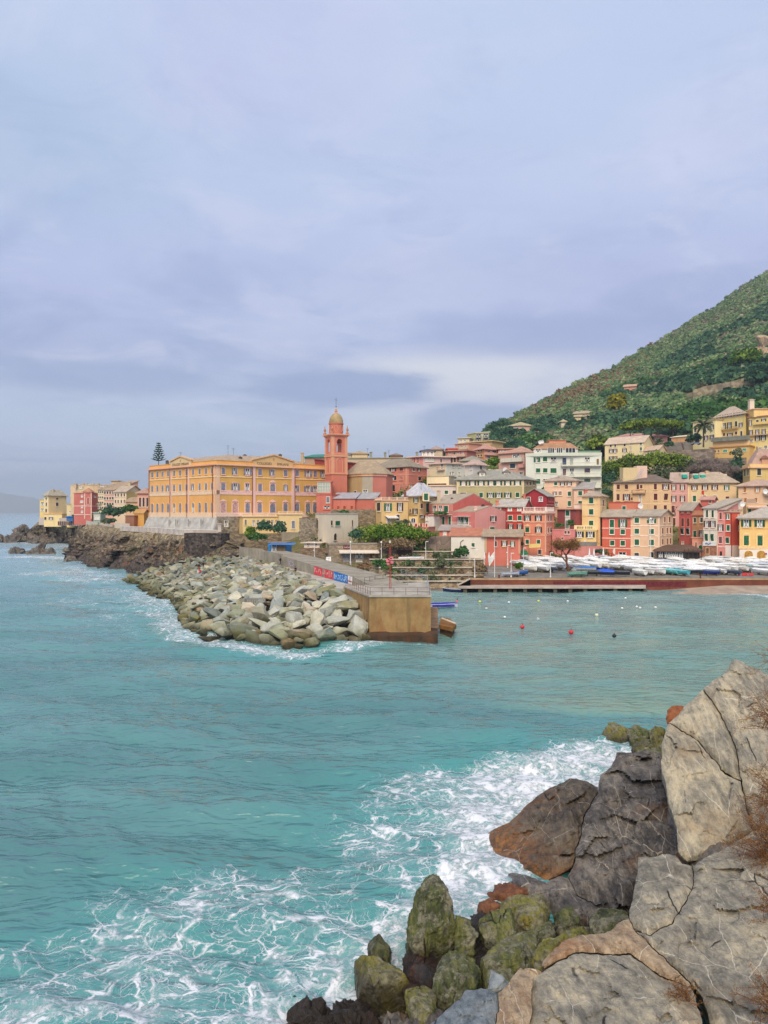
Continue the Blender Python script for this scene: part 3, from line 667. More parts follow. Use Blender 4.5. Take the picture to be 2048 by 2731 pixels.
b=Bld('apartment_building','tall plain beige block behind the pink palace',[(188,425),(240,420),(300,424)],1370,1295,(222,188,148),'building',drop=4)
b.rows((0,[214.5,219.5],1299,1303,3.5,'p'),(1,[270,274],1295,1299,4,'p'));b.roof('flat',over=.2,rise=.5,mat=plaster((206,184,150)))
for x in(201,222,230,248,262):b.chimney(x,1290,1294,422,1.3,(206,180,150))
b.finish()
PK=(205,108,96)
b=Bld('pink_palace','deep pink house with white outlined arch window and little pyramid roof',[(197,385),(225,382),(244,381),(262,392)],1384,1316,PK,drop=3,ref=1)
b.rows((0,[219],1321,1326,4,'p'),(0,[216,220],1336,1341,2.8,'p'),(0,[219],1349,1355,4,'p'),(0,[219],1362,1368,4,'p'),(1,[235],1327,1345,7,'a',dict(shut=(200,110,100))),(2,[253],1322,1327,6,'p'))
for y in(1350,1373):b.band(y,.35,.1,(238,200,185))
b.pilaster(1,243.5,2,(238,205,190));b.pilaster(1,226,2,(238,205,190))
b.roof('flat',over=.3,rise=.35,mat=plaster((214,130,112)))
mb=MB();p=PX(236,387);mb.box((p[0],p[1],b.z1+.35),4.2,4.2,.4);mb.add([(p[0]-2.6,p[1]-2.6,b.z1+.7),(p[0]+2.6,p[1]-2.6,b.z1+.7),(p[0]+2.6,p[1]+2.6,b.z1+.7),(p[0]-2.6,p[1]+2.6,b.z1+.7),(p[0],p[1],b.z1+2.9)],[(0,1,4),(1,2,4),(2,3,4),(3,0,4)]);b.part('turret_roof',mb,roofm((205,150,115)));b.finish()
b=Bld('rowhouse','beige rowhouse with a balcony between pink palace and pink rowhouse',[(261,372),(278,370)],1368,1308,(232,202,160),back=14)
for y in(1310,1324,1338,1351):b.rows((0,[264,269,274],y,y+6,2.8,'n',dict(shut=SH_DARK)))
b.roof('shed',rise=4.5,over=.5,col=(186,160,130));b.balcony(0,262,272,1344);b.finish()
b=Bld('rowhouse','pink rowhouse with four rows of dark shutters near the headland',[(278,368),(304,364)],1368,1309,(230,170,150),back=14)
for y in(1311,1326,1341,1354):b.rows((0,[280,287,294,301],y,y+7,4,'n',dict(shut=SH_DARK)))
b.roof('shed',rise=5.0,over=.5,col=(196,168,136));b.finish()
b=Bld('rowhouse','cream gabled rowhouse with yellow side wall beside the college',[(304,358),(337,352),(381,366)],1368,1312,(240,210,175),back=14)
b.wall.m[1]=1;b.wmat=[plaster((240,210,175)),plaster((232,196,120))]
for y,s in((1317,'c'),(1334,'c'),(1352,'c')):b.rows((0,[308.5,315.5,324,332],y,y+8,3.6,s,dict(shut=(96,60,62))))
b.roof('gable',1297,.6,(212,190,165));b.chimney(345,1286,1296,362,1.3);b.finish()
b=Bld('apartment_building','long brown-roofed block topping the headland houses',[(283,395),(352,398)],1330,1303,(226,190,140),'building',back=16);b.roof('hip',1288,.7,(190,166,132));b.chimney(310,1282,1290,402,4);b.chimney(345,1285,1292,402,1.6);b.finish()
b=Bld('garden_house','small tile-roofed house half hidden above the hedge',[(335,335),(368,335)],1356,1340,(226,180,140),back=8);b.roof('shed',rise=2.2,over=.6,col=(196,166,130));b.finish()
b=Bld('veranda_house','pink house with tall dark shuttered veranda left of the college',[(366,300),(399,300)],1359,1317,(232,160,140),back=12)
b.rows((0,[373.5,383,393],1327,1352,6,'c',dict(shut=(86,58,62))));b.roof('hip',1304,.7,(202,160,140));b.finish()
b=Bld('orange_annex','bright orange annex with sloping roof against the college corner',[(357,284),(384,276),(398,282)],1409,1370,(240,176,80),back=8)
b.roof('gable',1360,.3,(226,170,100),axis=0);b.rows((1,[391],1387,1405,6,'a',dict(shut=(214,150,70))));b.finish()
b=Bld('garden_shed','brown planted shed with flat roof beside the orange annex',[(334,280),(358,279)],1400,1376,(150,100,75),'shed',back=5);b.roof('flat',over=.3,rise=.2,col=(196,160,135));b.finish()
b=Bld('garden_pavilion','pale green garden pavilion beside the dark hedge',[(249,330),(268,330)],1388,1368,(150,176,160),'pavilion',back=6,drop=.8);b.rows((0,[254,259,264],1372,1386,3.4,'p'));b.roof('flat',over=.4,rise=.3,mat=paint((170,190,176)));b.finish()
b=Bld('market_awning','blue tarpaulin shelter on the point terrace',[(177,420),(194,420)],1388,1380,(60,110,170),'shelter',back=4,drop=.5);b.roof('shed',rise=.6,over=.5,mat=paint((40,110,185),.6));b.finish()
b=Bld('pink_palazzo','big salmon palazzo with hipped roof behind the church',[(985,300),(1090,285),(1138,297)],1325,1246,(222,134,112),'building')
T=dict(shut=SH_DARK,trim=(232,170,150))
b.rows((0,[1048],1248,1257,17,'o',T),(0,[1071],1248,1256,9,'c',dict(shut=(120,60,55),trim=(232,170,150))),(0,[1052],1270,1281,11,'h',T),(0,[1070],1270,1280,9,'c',dict(shut=(222,150,130),trim=(236,180,160))),(0,[1050],1294,1311,7,'c',T),(0,[1070],1294,1309,8,'c',dict(shut=(224,160,140),trim=(236,180,160))),(1,[1103],1249,1257,5,'c',dict(shut=(130,75,65))),(1,[1117],1249,1258,8,'o',T),(1,[1118],1272,1282,6,'v',T),(1,[1095],1294,1299,5,'p'))
for y in(1266,1289):b.band(y,.3,.08,(232,160,138))
b.pilaster(0,1084,5,(220,165,135));b.roof('hip',1226,.7,(170,156,134));b.finish()
b=Bld('roof_house','low flat house with a hipped roof behind the church ridge',[(938,330),(980,330)],1232,1211,(216,190,150),back=10);b.roof('hip',1205,.6,(200,176,140));b.aerial(980,1196,1208);b.finish()
b=Bld('roof_house','dark dormered rooftop left of the long church ridge line',[(918,330),(937,330)],1225,1214,(186,170,140),back=8);b.roof('shed',rise=1.4,over=.4,col=(150,140,120));b.finish()
b=Bld('apartment_building','long low stone-roofed terrace with chimneys behind the church',[(922,322),(1130,318)],1245,1224,(206,186,155),'building',back=12);b.roof('flat',over=.4,rise=.4,col=(190,176,150))
for x,y in((989,1206),(1027,1207),(1112,1206)):b.chimney(x,y,1222,322,1.0,(150,150,140))
b.aerial(1037,1200,1222,324);b.finish()
b=Bld('roof_house','brown tiled attic floor with terrace near the pink palazzo',[(1040,335),(1072,335)],1232,1216,(170,130,110),back=8);b.roof('hip',1211,.5,(150,130,115));b.finish()
b=Bld('green_awning_house','roof terrace under a bright green tarpaulin left of the bell tower',[(812,300),(866,297)],1240,1221,(190,150,120),back=8)
b.rows((0,[843],1232,1238,8,'p'));b.roof('shed',rise=1.6,over=.7,mat=paint((20,130,100),.5,1.0));b.finish()
b=Bld('tile_roof','small red tiled roof between green tarpaulin and tower',[(846,290),(866,288)],1250,1236,(190,110,85),'house',back=6);b.roof('gable',rise=1.2,col=(200,100,75));b.finish()
b=Bld('glazed_veranda','glass veranda on a salmon annex at the foot of the tower',[(845,250),(883,247),(887,253)],1322,1285,(215,120,100),'annex',drop=0)
mb=MB();A,B_,u,n=b.faces(0);th=math.atan2(u.y,u.x)
mb.add([b.hit(0,847,1314)+Vector((n.x*.06,n.y*.06,0)),b.hit(0,881,1314)+Vector((n.x*.06,n.y*.06,0)),b.hit(0,881,1287)+Vector((n.x*.06,n.y*.06,0)),b.hit(0,847,1287)+Vector((n.x*.06,n.y*.06,0))],[(0,1,2,3)])
b.part('glazing',mb,paint((176,190,178),.15));mb=MB()
for x in(847,854,861,868,875,881):mb.tube(b.hit(0,x,1314)+Vector((n.x*.1,n.y*.1,0)),b.hit(0,x,1287)+Vector((n.x*.1,n.y*.1,0)),.08,n=4)
for y in(1287.5,1296,1305,1314):mb.slab(b.hit(0,847,y)+Vector((n.x*.1,n.y*.1,0)),b.hit(0,881,y)+Vector((n.x*.1,n.y*.1,0)),.12,-.07,.07)
b.part('glazing_bars',mb,paint((214,214,196)));b.roof('flat',over=.3,rise=.25,mat=plaster((226,150,120)));b.finish()
b=Bld('annex','salmon annex with barred windows below the glass veranda',[(844,246),(884,243)],1364,1320,(214,118,100),'annex',back=6)
b.rows((0,[875],1326,1341,8,'c',dict(shut=SH_GREY)),(0,[872],1349,1358,17,'p',dict(trim=(224,130,100))));b.roof('flat',over=.2,rise=.2,mat=plaster((214,118,100)));b.finish()
b=Bld('low_house','low salmon house with weathered grey lean-to roof beside the annex',[(886,244),(947,242)],1364,1331,(216,120,100),back=5)
b.rows((0,[902,919,938],1349,1358,6,'c',dict(shut=(190,90,70),trim=(216,130,100))));b.roof('shed',rise=1.9,over=.4,col=(190,186,190));b.finish()
b=Bld('low_house','ruined salmon wall with broken grey roof left of the balustrade house',[(948,243),(1000,241)],1362,1332,(204,112,92),back=5);b.roof('shed',rise=2.0,over=.3,col=(186,184,184));b.finish()
YB=(234,194,128)
b=Bld('balustrade_house','yellow house crowned with a pink balustrade and dark green shutters',[(1000,229),(1017,222),(1088,226)],1396,1336,YB)
b.rows((0,[1010.5],1342,1363,9,'c',dict(shut=(70,52,48))),(1,[1034],1342,1363,18,'o'),(1,[1066],1342,1363,16,'o',dict(shut=SH_BROWN)),(1,[1061],1374,1388,8,'c',dict(shut=(80,60,50))),(1,[1036],1377,1394,9,'p'))
b.roof('flat',over=.25,rise=.3,mat=paint((236,190,160)));b.balustrade(1326,1334.5,None,(238,205,180))
mb=MB();A,B_,u,n=b.faces(1);p,r=b.hit(1,1026,1376),b.hit(1,1056,1376);n3=Vector((n.x,n.y,0));mb.add([p,r,r+n3*1.8-Vector((0,0,.5)),p+n3*1.8-Vector((0,0,.5))],[(0,1,2,3)]);mb.slab(p+n3*1.8,r+n3*1.8,.05,-.75,-.5);b.part('awning',mb,WHITE);b.finish()
b=Bld('stone_fort','old weathered stone watch house with slit windows and one green shutter',[(841,224),(882,208),(955,217)],1447,1372,(206,190,166),'building',drop=4,wallmat=plaster((226,210,184),.95,.55))
for i,x,y0,y1,w,s,c in((0,848,1387,1410,2.6,'c',(96,86,76)),(1,877+7,1389,1401,4,'c',(60,45,40)),(1,900,1390,1402,12,'c',SH_GREEN),(1,939,1388,1405,3,'c',(90,80,70))):b.rows((i,[x],y0,y1,w,s,dict(shut=c,trim=(200,186,164))))
b.rows((1,[893.5],1424,1441,6,'a',dict(shut=(58,46,40),trim=(190,174,150))))
mb=MB();mb.prism(b.expand(.12),b.z1,b.z1+.35);b.part('coping',mb,concrete((214,204,188),.85,0,.3));b.finish()
b=Bld('retaining_wall','tall grey garden wall left of the stone watch house',[(798,226),(842,221)],1446,1382,(170,156,134),'wall',back=1.2,drop=3,wallmat=stone((178,162,138),.82,1.3));b.finish()
b=Bld('retaining_wall','brown stone wall under the salmon low houses',[(882,234),(1000,228)],1384,1359,(160,140,115),'wall',back=1.2,drop=5,wallmat=stone((168,148,120),.8,1.2));b.finish()
b=Bld('white_roof_house','yellow house under a steep white pyramid roof with green dormer',[(1076,236),(1118,228),(1168,240)],1398,1324,(240,206,140))
b.rows((0,[1110],1327,1340,13,'o'),(0,[1108],1356,1371,14,'o',dict(shut=SH_BROWN)),(1,[1123.5],1344,1356,6,'c',dict(shut=(110,80,60))),(1,[1139],1343,1366,7,'c'),(1,[1125],1373,1381,13,'o',dict(shut=SH_BROWN)),(0,[1095],1359,1367,3,'n',dict(shut=SH_BROWN)))
b.roof('hip',1290,.7,(226,224,226),k=.5)
mb=MB();p=P(1136,1332,226);mb.box((p.x,p.y+1.6,p.z-.5),2.0,3.2,2.4);b.part('dormer',mb,plaster((236,210,160)));window(b.root,b.org,(p.x,p.y-.02,p.z-.3),0,1.1,2.0,'c');b.balcony(1,1125,1147,1337,1.0,.9);b.chimney(1080,1313,1326,232,.8,(120,80,70));b.aerial(1123,1288,1302,232);b.finish()
b=Bld('retaining_wall','rough stone wall with scrub below the cream arcade',[(588,221),(752,225)],1462,1424,(160,140,115),'wall',back=2,drop=3,wallmat=stone((166,146,118),.8,1.2));b.finish()
WS=dict(trim=(240,232,215));GR=dict(shut=SH_GREEN,trim=(240,232,215));BR=dict(shut=SH_BROWN,trim=(236,214,196));DK=dict(shut=(40,58,50),trim=(236,222,200))
b=Bld('garden_house','pink garden house with red panelled terrace parapet and one small window',[(1090,216),(1141,214)],1440,1407,(230,164,140),back=7)
b.rows((0,[1108.6],1412,1424,7,'p',dict(trim=(170,60,60))));b.roof('flat',over=.2,rise=.2,mat=plaster((226,160,140)))
A,B_,u,n=b.faces(0);mb=MB();m2=MB()
for k,x in enumerate((1091,1099,1104,1113,1118,1127,1133,1140)):
 p=b.hit(0,x,1407);mb.box((p.x+.1,p.y+.3,b.z1+.2),.35,.35,1.0)
for x0,x1 in((1092,1098.5),(1104.5,1112.5),(1118.5,1139.5)):m2.slab(b.hit(0,x0,1407)+Vector((0,.3,0)),b.hit(0,x1,1407)+Vector((0,.3,0)),.15,.2,1.0)
b.part('parapet_pier',mb,plaster((236,190,170)));b.part('parapet_panel',m2,paint((160,62,52)));b.finish()
b=Bld('garden_arch','yellow garden wall with a tall arched gateway',[(1090,222),(1114,222)],1410,1378,(238,202,130),'arch',back=.6);b.rows((0,[1102],1383,1408,13,'A'));b.finish()
b=Bld('pink_house','pink house with red gable end and plant filled balcony',[(1144,232),(1208,222),(1314,240)],1402,1345,(218,128,116))
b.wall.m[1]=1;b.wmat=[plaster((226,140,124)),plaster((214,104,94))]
b.rows((0,[1160,1175],1349,1365,9,'p',DK),(0,[1190],1350,1366,11,'c',GR),(0,[1164,1183,1200],1378,1400,7,'c',GR))
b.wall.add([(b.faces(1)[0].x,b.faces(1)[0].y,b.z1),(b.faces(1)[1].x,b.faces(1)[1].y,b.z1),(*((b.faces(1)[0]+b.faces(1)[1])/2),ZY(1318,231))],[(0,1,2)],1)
b.roof('gable',rise=ZY(1318,231)-b.z1,over=.5,col=(196,178,156),axis=1)if False else None
A,B_,C_,D_=b.poly;r0,r1=(B_+C_)/2,(A+D_)/2;rz=ZY(1318,231);mb=MB()
for p0,p1,q0,q1 in((A,B_,r0,r1),(C_,D_,r1,r0)):
 vs=[(p0.x,p0.y,b.z1),(p1.x,p1.y,b.z1),(q0.x,q0.y,rz),(q1.x,q1.y,rz)];vs+=[(x,y,z+.25)for x,y,z in vs]
 mb.add(vs,[(3,2,1,0),(4,5,6,7),(0,1,5,4),(1,2,6,5),(2,3,7,6),(3,0,4,7)])
b.roofo=b.part('roof',mb,roofm((202,184,160)));b.balcony(0,1150,1206,1372,1.2,.9);b.chimney(1170,1308,1330,231,1.0);b.chimney(1205,1328,1338,230,.6,(110,90,85));b.finish()
b=Bld('white_annex','narrow whitewashed annex left of the pink balcony house',[(1134,226),(1158,224)],1404,1377,(226,220,214),back=5);b.rows((0,[1139],1379,1388,4,'p'));b.roof('flat',over=.15,rise=.2,mat=plaster((216,120,110)));b.finish()
b=Bld('pink_house','pale pink gabled house with brown shutters facing the harbour',[(1207,222),(1266,212),(1348,224)],1414,1367,(234,156,146))
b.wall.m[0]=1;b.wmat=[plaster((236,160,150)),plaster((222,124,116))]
b.rows((1,[1314.5],1377,1390,17,'o',BR),(1,[1312],1406,1412,12,'c',GR),(0,[1228,1244],1380,1397,12,'ph',GR),(0,[1232,1243],1408,1422,5,'c',DK))
A,B_,C_,D_=b.poly;r0,r1=(B_+C_)/2,(A+D_)/2;rz=ZY(1351,218);mb=MB()
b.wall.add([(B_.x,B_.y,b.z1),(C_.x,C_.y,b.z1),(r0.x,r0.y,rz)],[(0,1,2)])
for p0,p1,q0,q1 in((A,B_,r0,r1),(C_,D_,r1,r0)):
 vs=[(p0.x,p0.y,b.z1),(p1.x,p1.y,b.z1),(q0.x,q0.y,rz),(q1.x,q1.y,rz)];vs+=[(x,y,z+.22)for x,y,z in vs]
 mb.add(vs,[(3,2,1,0),(4,5,6,7),(0,1,5,4),(1,2,6,5),(2,3,7,6),(3,0,4,7)])
b.roofo=b.part('roof',mb,roofm((206,178,152)));b.balcony(0,1210,1256,1401,1.3,.95,railmat=WHITE);b.chimney(1268,1352,1366,215,.9,(238,200,185));b.chimney(1288,1346,1352,220,.8,(90,70,65))
mb=MB();p,r=b.hit(0,1220,1378),b.hit(0,1254,1378);A,B_,u,n=b.faces(0);n3=Vector((n.x,n.y,0));mb.slab(p+n3*.7,r+n3*.7,1.4,0,.12);b.part('canopy',mb,WHITE);b.finish()
b=Bld('quay_house','low red house under a long stone roof with stone corner blocks',[(1293,203),(1387,201)],1476,1430,(212,112,92),back=9)
b.rows((0,[1345],1443,1457,17,'o',dict(shut=SH_BROWN,trim=(236,200,150))),(0,[1367],1443,1458,12,'o',dict(trim=(236,200,170))),(0,[1322],1443,1458,6,'c',BR))
b.pilaster(0,1295,5,(206,176,140));b.pilaster(0,1385,5,(220,150,120));b.roof('gable',1414,.9,(190,166,138));b.finish()
b=Bld('quay_house','low whitewashed house with one small green shutter beside the red house',[(1203,204),(1293,203)],1492,1431,(232,222,208),back=8)
b.rows((0,[1261.5],1449,1459,8,'c',GR));b.roof('shed',rise=2.0,over=.3,col=(214,140,110))
mb=MB();mb.tube(b.hit(0,1228,1462)+Vector((0,-.12,0)),b.hit(0,1228,1446)+Vector((0,-.12,0)),.09);mb.tube(b.hit(0,1228,1446)+Vector((0,-.12,0)),b.hit(0,1236,1440)+Vector((0,-.12,0)),.09);b.part('rain_pipe',mb,paint((110,100,95)));b.finish()
b=Bld('shed','long salmon shed with twin round headed windows and lean-to roof',[(1172,212),(1250,210)],1436,1416,(216,116,96),'shed',back=5)
b.rows((0,[1184,1188.5,1202,1206.5],1419,1428,3.6,'A'),(0,[1219],1418,1428,9,'c',dict(shut=(180,80,70))));b.roof('shed',rise=1.4,over=.5,col=(196,180,170));b.finish()
b=Bld('rowhouse','crimson rowhouse with white framed green shutters',[(1316,231),(1352,228)],1424,1352,(172,62,58),back=10)
b.rows((0,[1331],1355,1362,9,'p',WS),(0,[1341],1376,1390,9,'c',GR));b.roof('gable',1333,.5,(206,196,182));b.finish()
b=Bld('rowhouse','bright red rowhouse with four green and white windows over the harbour',[(1351,228),(1397,226)],1424,1352,(204,72,62),back=10)
b.rows((0,[1360,1385],1355,1362,9,'p',WS),(0,[1361,1386],1375.5,1388,11,'c',GR),(0,[1362,1386],1399,1413,15,'o',dict(shut=SH_DARK)))
b.band(1390,.3);b.band(1368,.3,.05,(180,60,52));b.roof('gable',1333,.5,(206,196,182));b.chimney(1326,1335,1341,231,.8,(220,130,105));b.chimney(1378,1343,1349,229,.8,(220,130,105));b.finish()
b=Bld('crimson_house','dark crimson gabled house with two white framed attic windows',[(1394,242),(1458,236),(1479,246)],1356,1324,(176,44,52))
b.rows((0,[1410,1442.5],1326,1337,8.5,'cp',dict(trim=(240,236,230))),(1,[1465.5,1474],1326,1338,5,'n',dict(shut=(150,60,60),trim=(214,120,110))))
b.roof('gable',1306,.5,(186,182,168),axis=1);b.band(1347,.3,.06,(214,150,140),1,1468);b.chimney(1398,1318,1324,240,.7,(214,130,105));b.finish()
SA=(232,140,108)
b=Bld('terrace_palazzo','salmon house with white balustraded roof terrace and painted window heads',[(1396,216),(1456,212),(1478,222)],1474,1367,SA)
PT=dict(shut=(46,50,46),trim=(240,190,150),deco=1);PG=dict(shut=SH_GREEN,trim=(240,190,150),deco=2)
b.rows((0,[1407,1436],1375,1390,19,'o',PT),(0,[1406.5],1406,1420,10,'c',PG),(0,[1436.5],1406,1421,19,'o',dict(PT,deco=2)),(0,[1406.5,1436.5],1440,1451,9,'c',dict(GR)),(0,[1440],1466,1478,9,'d',dict(shut=(70,46,44))),(1,[1461,1468.5],1375,1390,3.4,'n',BR),(1,[1461,1468.5],1407,1421,3.4,'n',BR))
for y in(1393,1428):b.band(y,.35,.1,(240,180,146))
b.band(1367,.6,.35,(240,205,180),name='cornice');b.roof('flat',over=.5,rise=.2,mat=paint((236,200,176)));b.balustrade(1353,1364,None,(238,222,206),step=.4)
b.pilaster(0,1455,3,(240,180,150));b.finish()
PE=(242,200,168)
b=Bld('peach_house','tall peach tower house with grey hipped roof behind the crimson gable',[(1452,250),(1536,246),(1556,258)],1366,1283,PE)
b.rows((0,[1482],1286,1295,9,'c',GR),(0,[1500,1518],1287,1295,12,'o',DK),(0,[1482,1494],1311,1321,8,'hc',dict(shut=(190,150,130))),(0,[1518.5],1311,1323,9,'c',GR),(0,[1518.5],1337,1350,9,'c',GR),(0,[1484],1338,1350,8,'p'))
b.band(1300,.2,.04,(236,180,150));b.roof('hip',1270,.7,(200,178,155));b.aerial(1490,1268,1282,250);b.finish()
b=Bld('peach_house','lower peach house with grey sloping roof joined to the peach tower',[(1530,244),(1580,242)],1362,1306,PE,back=8)
b.rows((0,[1547.5],1310,1322,10,'c',GR),(0,[1547.5],1337,1350,10,'c',GR));b.roof('shed',rise=2.4,over=.5,col=(192,184,172));b.chimney(1580,1297,1310,246,1.0,(226,180,150));b.finish()
YE=(244,210,150)
b=Bld('tall_yellow_house','tall narrow yellow house with three green shuttered windows in a column',[(1552,226),(1600,222),(1617,234)],1450,1325,YE)
b.rows((0,[1577],1328,1343,11,'c',GR),(0,[1577],1358,1373,11,'c',GR),(0,[1577],1388.5,1402,11,'c',GR),(1,[1608],1333,1350,3,'n',BR),(1,[1608],1372,1386,3,'n',BR),(1,[1608],1420,1440,3,'n',BR))
b.band(1346,.2,.05,(240,190,140));b.band(1377,.2,.05,(240,190,140));b.pilaster(0,1598,3,(244,200,150));b.roof('hip',1312,.7,(204,182,158),k=.45);b.chimney(1562,1306,1318,228,.9,(200,120,95));b.finish()
b=Bld('balcony_house','yellow harbour house with painted parapet balcony over two wide shuttered windows',[(1530,219),(1590,217)],1457,1415,(242,204,132),back=8)
b.rows((0,[1545,1574],1418,1433,22,'o',dict(shut=(44,48,44))));b.roof('flat',over=.2,rise=.2,mat=paint((244,214,150)))
mb=MB();p,r=b.hit(0,1531,1414),b.hit(0,1589,1414);mb.slab(p,r,.15,.2,1.35);pb=b.part('parapet',mb,plaster((246,220,160)))
m2=MB()
for x in(1540,1544,1549,1554,1562,1568,1573,1578):t=b.hit(0,x,1408);m2.box((t.x,t.y-.09,t.z-.25),.28,.06,.6)
m2.obj('parapet_opening',paint((120,110,80)),pb,b.org)
b.rows((0,[1560],1442,1448,4,'p'));b.finish()
b=Bld('base_house','grey rendered ground floor under the balcony house',[(1530,216.5),(1592,215.5)],1468,1446,(150,146,138),back=2,wallmat=concrete((160,155,145)));b.finish()
b=Bld('recess_house','white house strip with dark lattice loggia right of the maroon house',[(1531,229),(1553,228)],1418,1345,(236,214,200),back=4);b.rows((0,[1543],1363,1382,15,'p',BR),(0,[1538,1548],1390,1402,8,'p',WS));b.roof('flat',over=.2,rise=.2,mat=plaster((236,200,170)));b.finish()
b=Bld('maroon_house','maroon house with a white framed green balcony door',[(1486,230),(1536,225)],1416,1360,(150,72,70),back=8)
b.rows((0,[1514],1361,1376,10,'c',dict(shut=SH_GREEN,trim=(240,236,230))),(0,[1513],1389,1410,9,'c',dict(shut=(150,170,150),trim=(240,236,230))));b.pilaster(0,1514,14,(238,232,224),.05,1388,1377);b.roof('flat',over=.6,rise=.3,col=(206,150,125));b.finish()
b=Bld('pink_wall_house','rose pink house base with rough walls behind the bare tree',[(1472,218),(1533,216)],1484,1414,(216,128,124),back=6)
b.rows((0,[1508,1516.5],1417,1424,6,'c',dict(shut=(120,40,50))),(0,[1500],1433,1439,6,'c',dict(shut=(150,60,60))));b.roof('flat',over=.1,rise=.2,mat=plaster((216,150,140)));b.finish()
b=Bld('garden_wall','rose pink garden wall between the bare tree and the red harbour house',[(1532,212),(1606,214)],1484,1458,(214,134,124),'wall',back=.6);b.finish()
b=Bld('apartment_block','white modern apartment block with glazed penthouse and brown roof',[(1402,287),(1494,285),(1604,283)],1322,1217,(226,226,214),'building',back=14)
b.rows((0,[1435],1220,1233,11,'h',WS),(0,[1453.5],1220,1231,11,'r',GR),(0,[1476],1220,1232,16,'p',WS),(0,[1435,1454],1249,1261,11,'r',GR),(0,[1476],1249,1262,16,'r',GR),(0,[1435,1454],1278,1291,11,'rp',GR))
b.rows((1,[1505],1222,1240,10,'r',dict(shut=(70,84,120))),(1,[1524],1222,1240,9,'r',dict(shut=(190,200,190))),(1,[1566],1221,1232,15,'p',WS),(1,[1566],1249,1261,15,'r',dict(shut=(96,84,110))),(1,[1505],1251,1268,9,'r',dict(shut=(130,100,110))),(1,[1525],1250,1266,12,'p',WS),(1,[1566],1277,1290,17,'r',dict(shut=(80,120,100))),(1,[1594],1224,1240,6,'c',dict(shut=(150,120,70))))
for y in(1243,1272,1301):b.balcony(1,1496,1603,y,1.7,1.0,(226,226,212),railmat=paint((150,165,150)))
b.roof('flat',over=1.6,rise=1.2,mat=plaster((214,218,200)))
A,B_,u,n=b.faces(0);mb=MB()
base=[Vector(PX(1419,290)),Vector(PX(1545,288)),Vector(PX(1540,300)),Vector(PX(1425,302))];zr0,zr1=b.z1+1.2,ZY(1182,292);I=[p+(sum(base,Vector((0,0)))/4-p)*.38 for p in base]
mb.add([(p.x,p.y,zr0+1.8)for p in base]+[(p.x,p.y,zr1)for p in I],[(i,(i+1)%4,4+(i+1)%4,4+i)for i in range(4)]+[(4,5,6,7)]);b.roofo=b.part('attic_roof',mb,roofm((196,150,115)))
mb=MB();mb.prism([p+(b.c*0+sum(base,Vector((0,0)))/4-p)*.06 for p in base],zr0,zr0+1.9);b.part('penthouse',mb,plaster((226,226,220)));
mb=MB();gl=MB()
for x0,x1 in((1461,1478),(1484,1500),(1508,1534)):
 p,r=Vector((*PX(x0,287),zr0)),Vector((*PX(x1,287),zr0));gl.slab(p,r,.15,.15,1.9)
 for t in(0,.33,.66,1):c=p+(r-p)*t;mb.box((c.x,c.y-.1,zr0),.14,.14,2.0)
b.part('glazing',gl,glassm());b.part('glazing_bars',mb,WHITE);b.rows((0,[1435],1199,1207,14,'p',WS))
mb=MB();c=PX(1484,296);mb.box((c[0],c[1],zr1-.3),6.4,4,1.5);b.part('roof_cabin',mb,plaster((226,150,110)));mb=MB();mb.box((c[0],c[1],zr1+1.2),7.2,4.8,.2);b.part('cabin_roof',mb,roofm((214,170,140)))
mb=MB();p=Vector((*PX(1542,284),b.z1+1.2));r=Vector((*PX(1602,283),b.z1+1.2));mb.slab(p,r,.1,0,.7);b.part('terrace_glass',mb,paint((120,150,125),.3));b.dish(1440,1180,290,.7);b.dish(1446,1179,290,.6);b.aerial(1446,1158,1180,291);b.finish()
b=Bld('apartment_block','pinkish beige flats with long solid balcony left of the white block',[(1330,300),(1397,292)],1310,1212,(216,166,148),'building',back=12)
b.rows((0,[1367.5],1237,1249,14,'r',dict(shut=(60,76,100))),(0,[1377],1212.5,1221,19,'p',WS),(0,[1390],1260,1272,10,'p'));b.balcony(0,1340,1396,1233,1.4,1.3,(226,216,200),(214,208,190));b.balcony(0,1386,1400,1247,1.2,1.1,(216,160,150),(214,150,142));b.roof('hip',1196,.8,(214,165,140));b.finish()
b=Bld('khaki_palazzo','wide khaki house with seven pairs of green shutters under grey roof',[(1218,262),(1397,258),(1431,270)],1338,1280,(190,176,128),'building')
b.rows((0,[1236,1260,1283,1310,1329,1354,1380],1284.5,1295,20,'o',dict(shut=(44,90,72))),(0,[1283,1380],1314.5,1327,9,'c',GR),(0,[1308,1330,1354],1315,1327,19,'o',dict(shut=(40,84,66))),(0,[1235],1314,1322,16,'c',BR),(1,[1405,1414],1284,1294,4,'n',BR),(1,[1423],1284,1294,4,'n',BR))
b.band(1289.5,1.55,.025,(226,208,178),0,1390,'frieze');b.band(1297.5,.2,.08,(232,214,175));b.pilaster(0,1395,4,(230,208,165));b.pilaster(0,1220,4,(230,208,165));b.roof('hip',1254,.8,(176,172,158),k=.6)
for x in(1286,1351):
 p=P(x,1267,262);mb=MB();mb.box((p.x,p.y+1.6,p.z-.9),2.0,3.2,1.9);s=mb.obj('dormer',plaster((226,215,195)),b.roofo,b.org)
 mb=MB();mb.add([(p.x-1.4,p.y-.4,p.z+.9),(p.x+1.4,p.y-.4,p.z+.9),(p.x,p.y-.4,p.z+1.9),(p.x-1.4,p.y+3,p.z+.9),(p.x+1.4,p.y+3,p.z+.9),(p.x,p.y+3,p.z+1.9)],[(0,1,2),(0,2,5,3),(1,4,5,2),(0,3,4,1)]);b.part('dormer_roof',mb,roofm((150,140,130)))
 window(b.root,b.org,(p.x,p.y-.02,p.z-.7),0,1.0,1.1,'p')
for x in(1305,1326):b.chimney(x,1253,1262,266,1.0,(214,200,180))
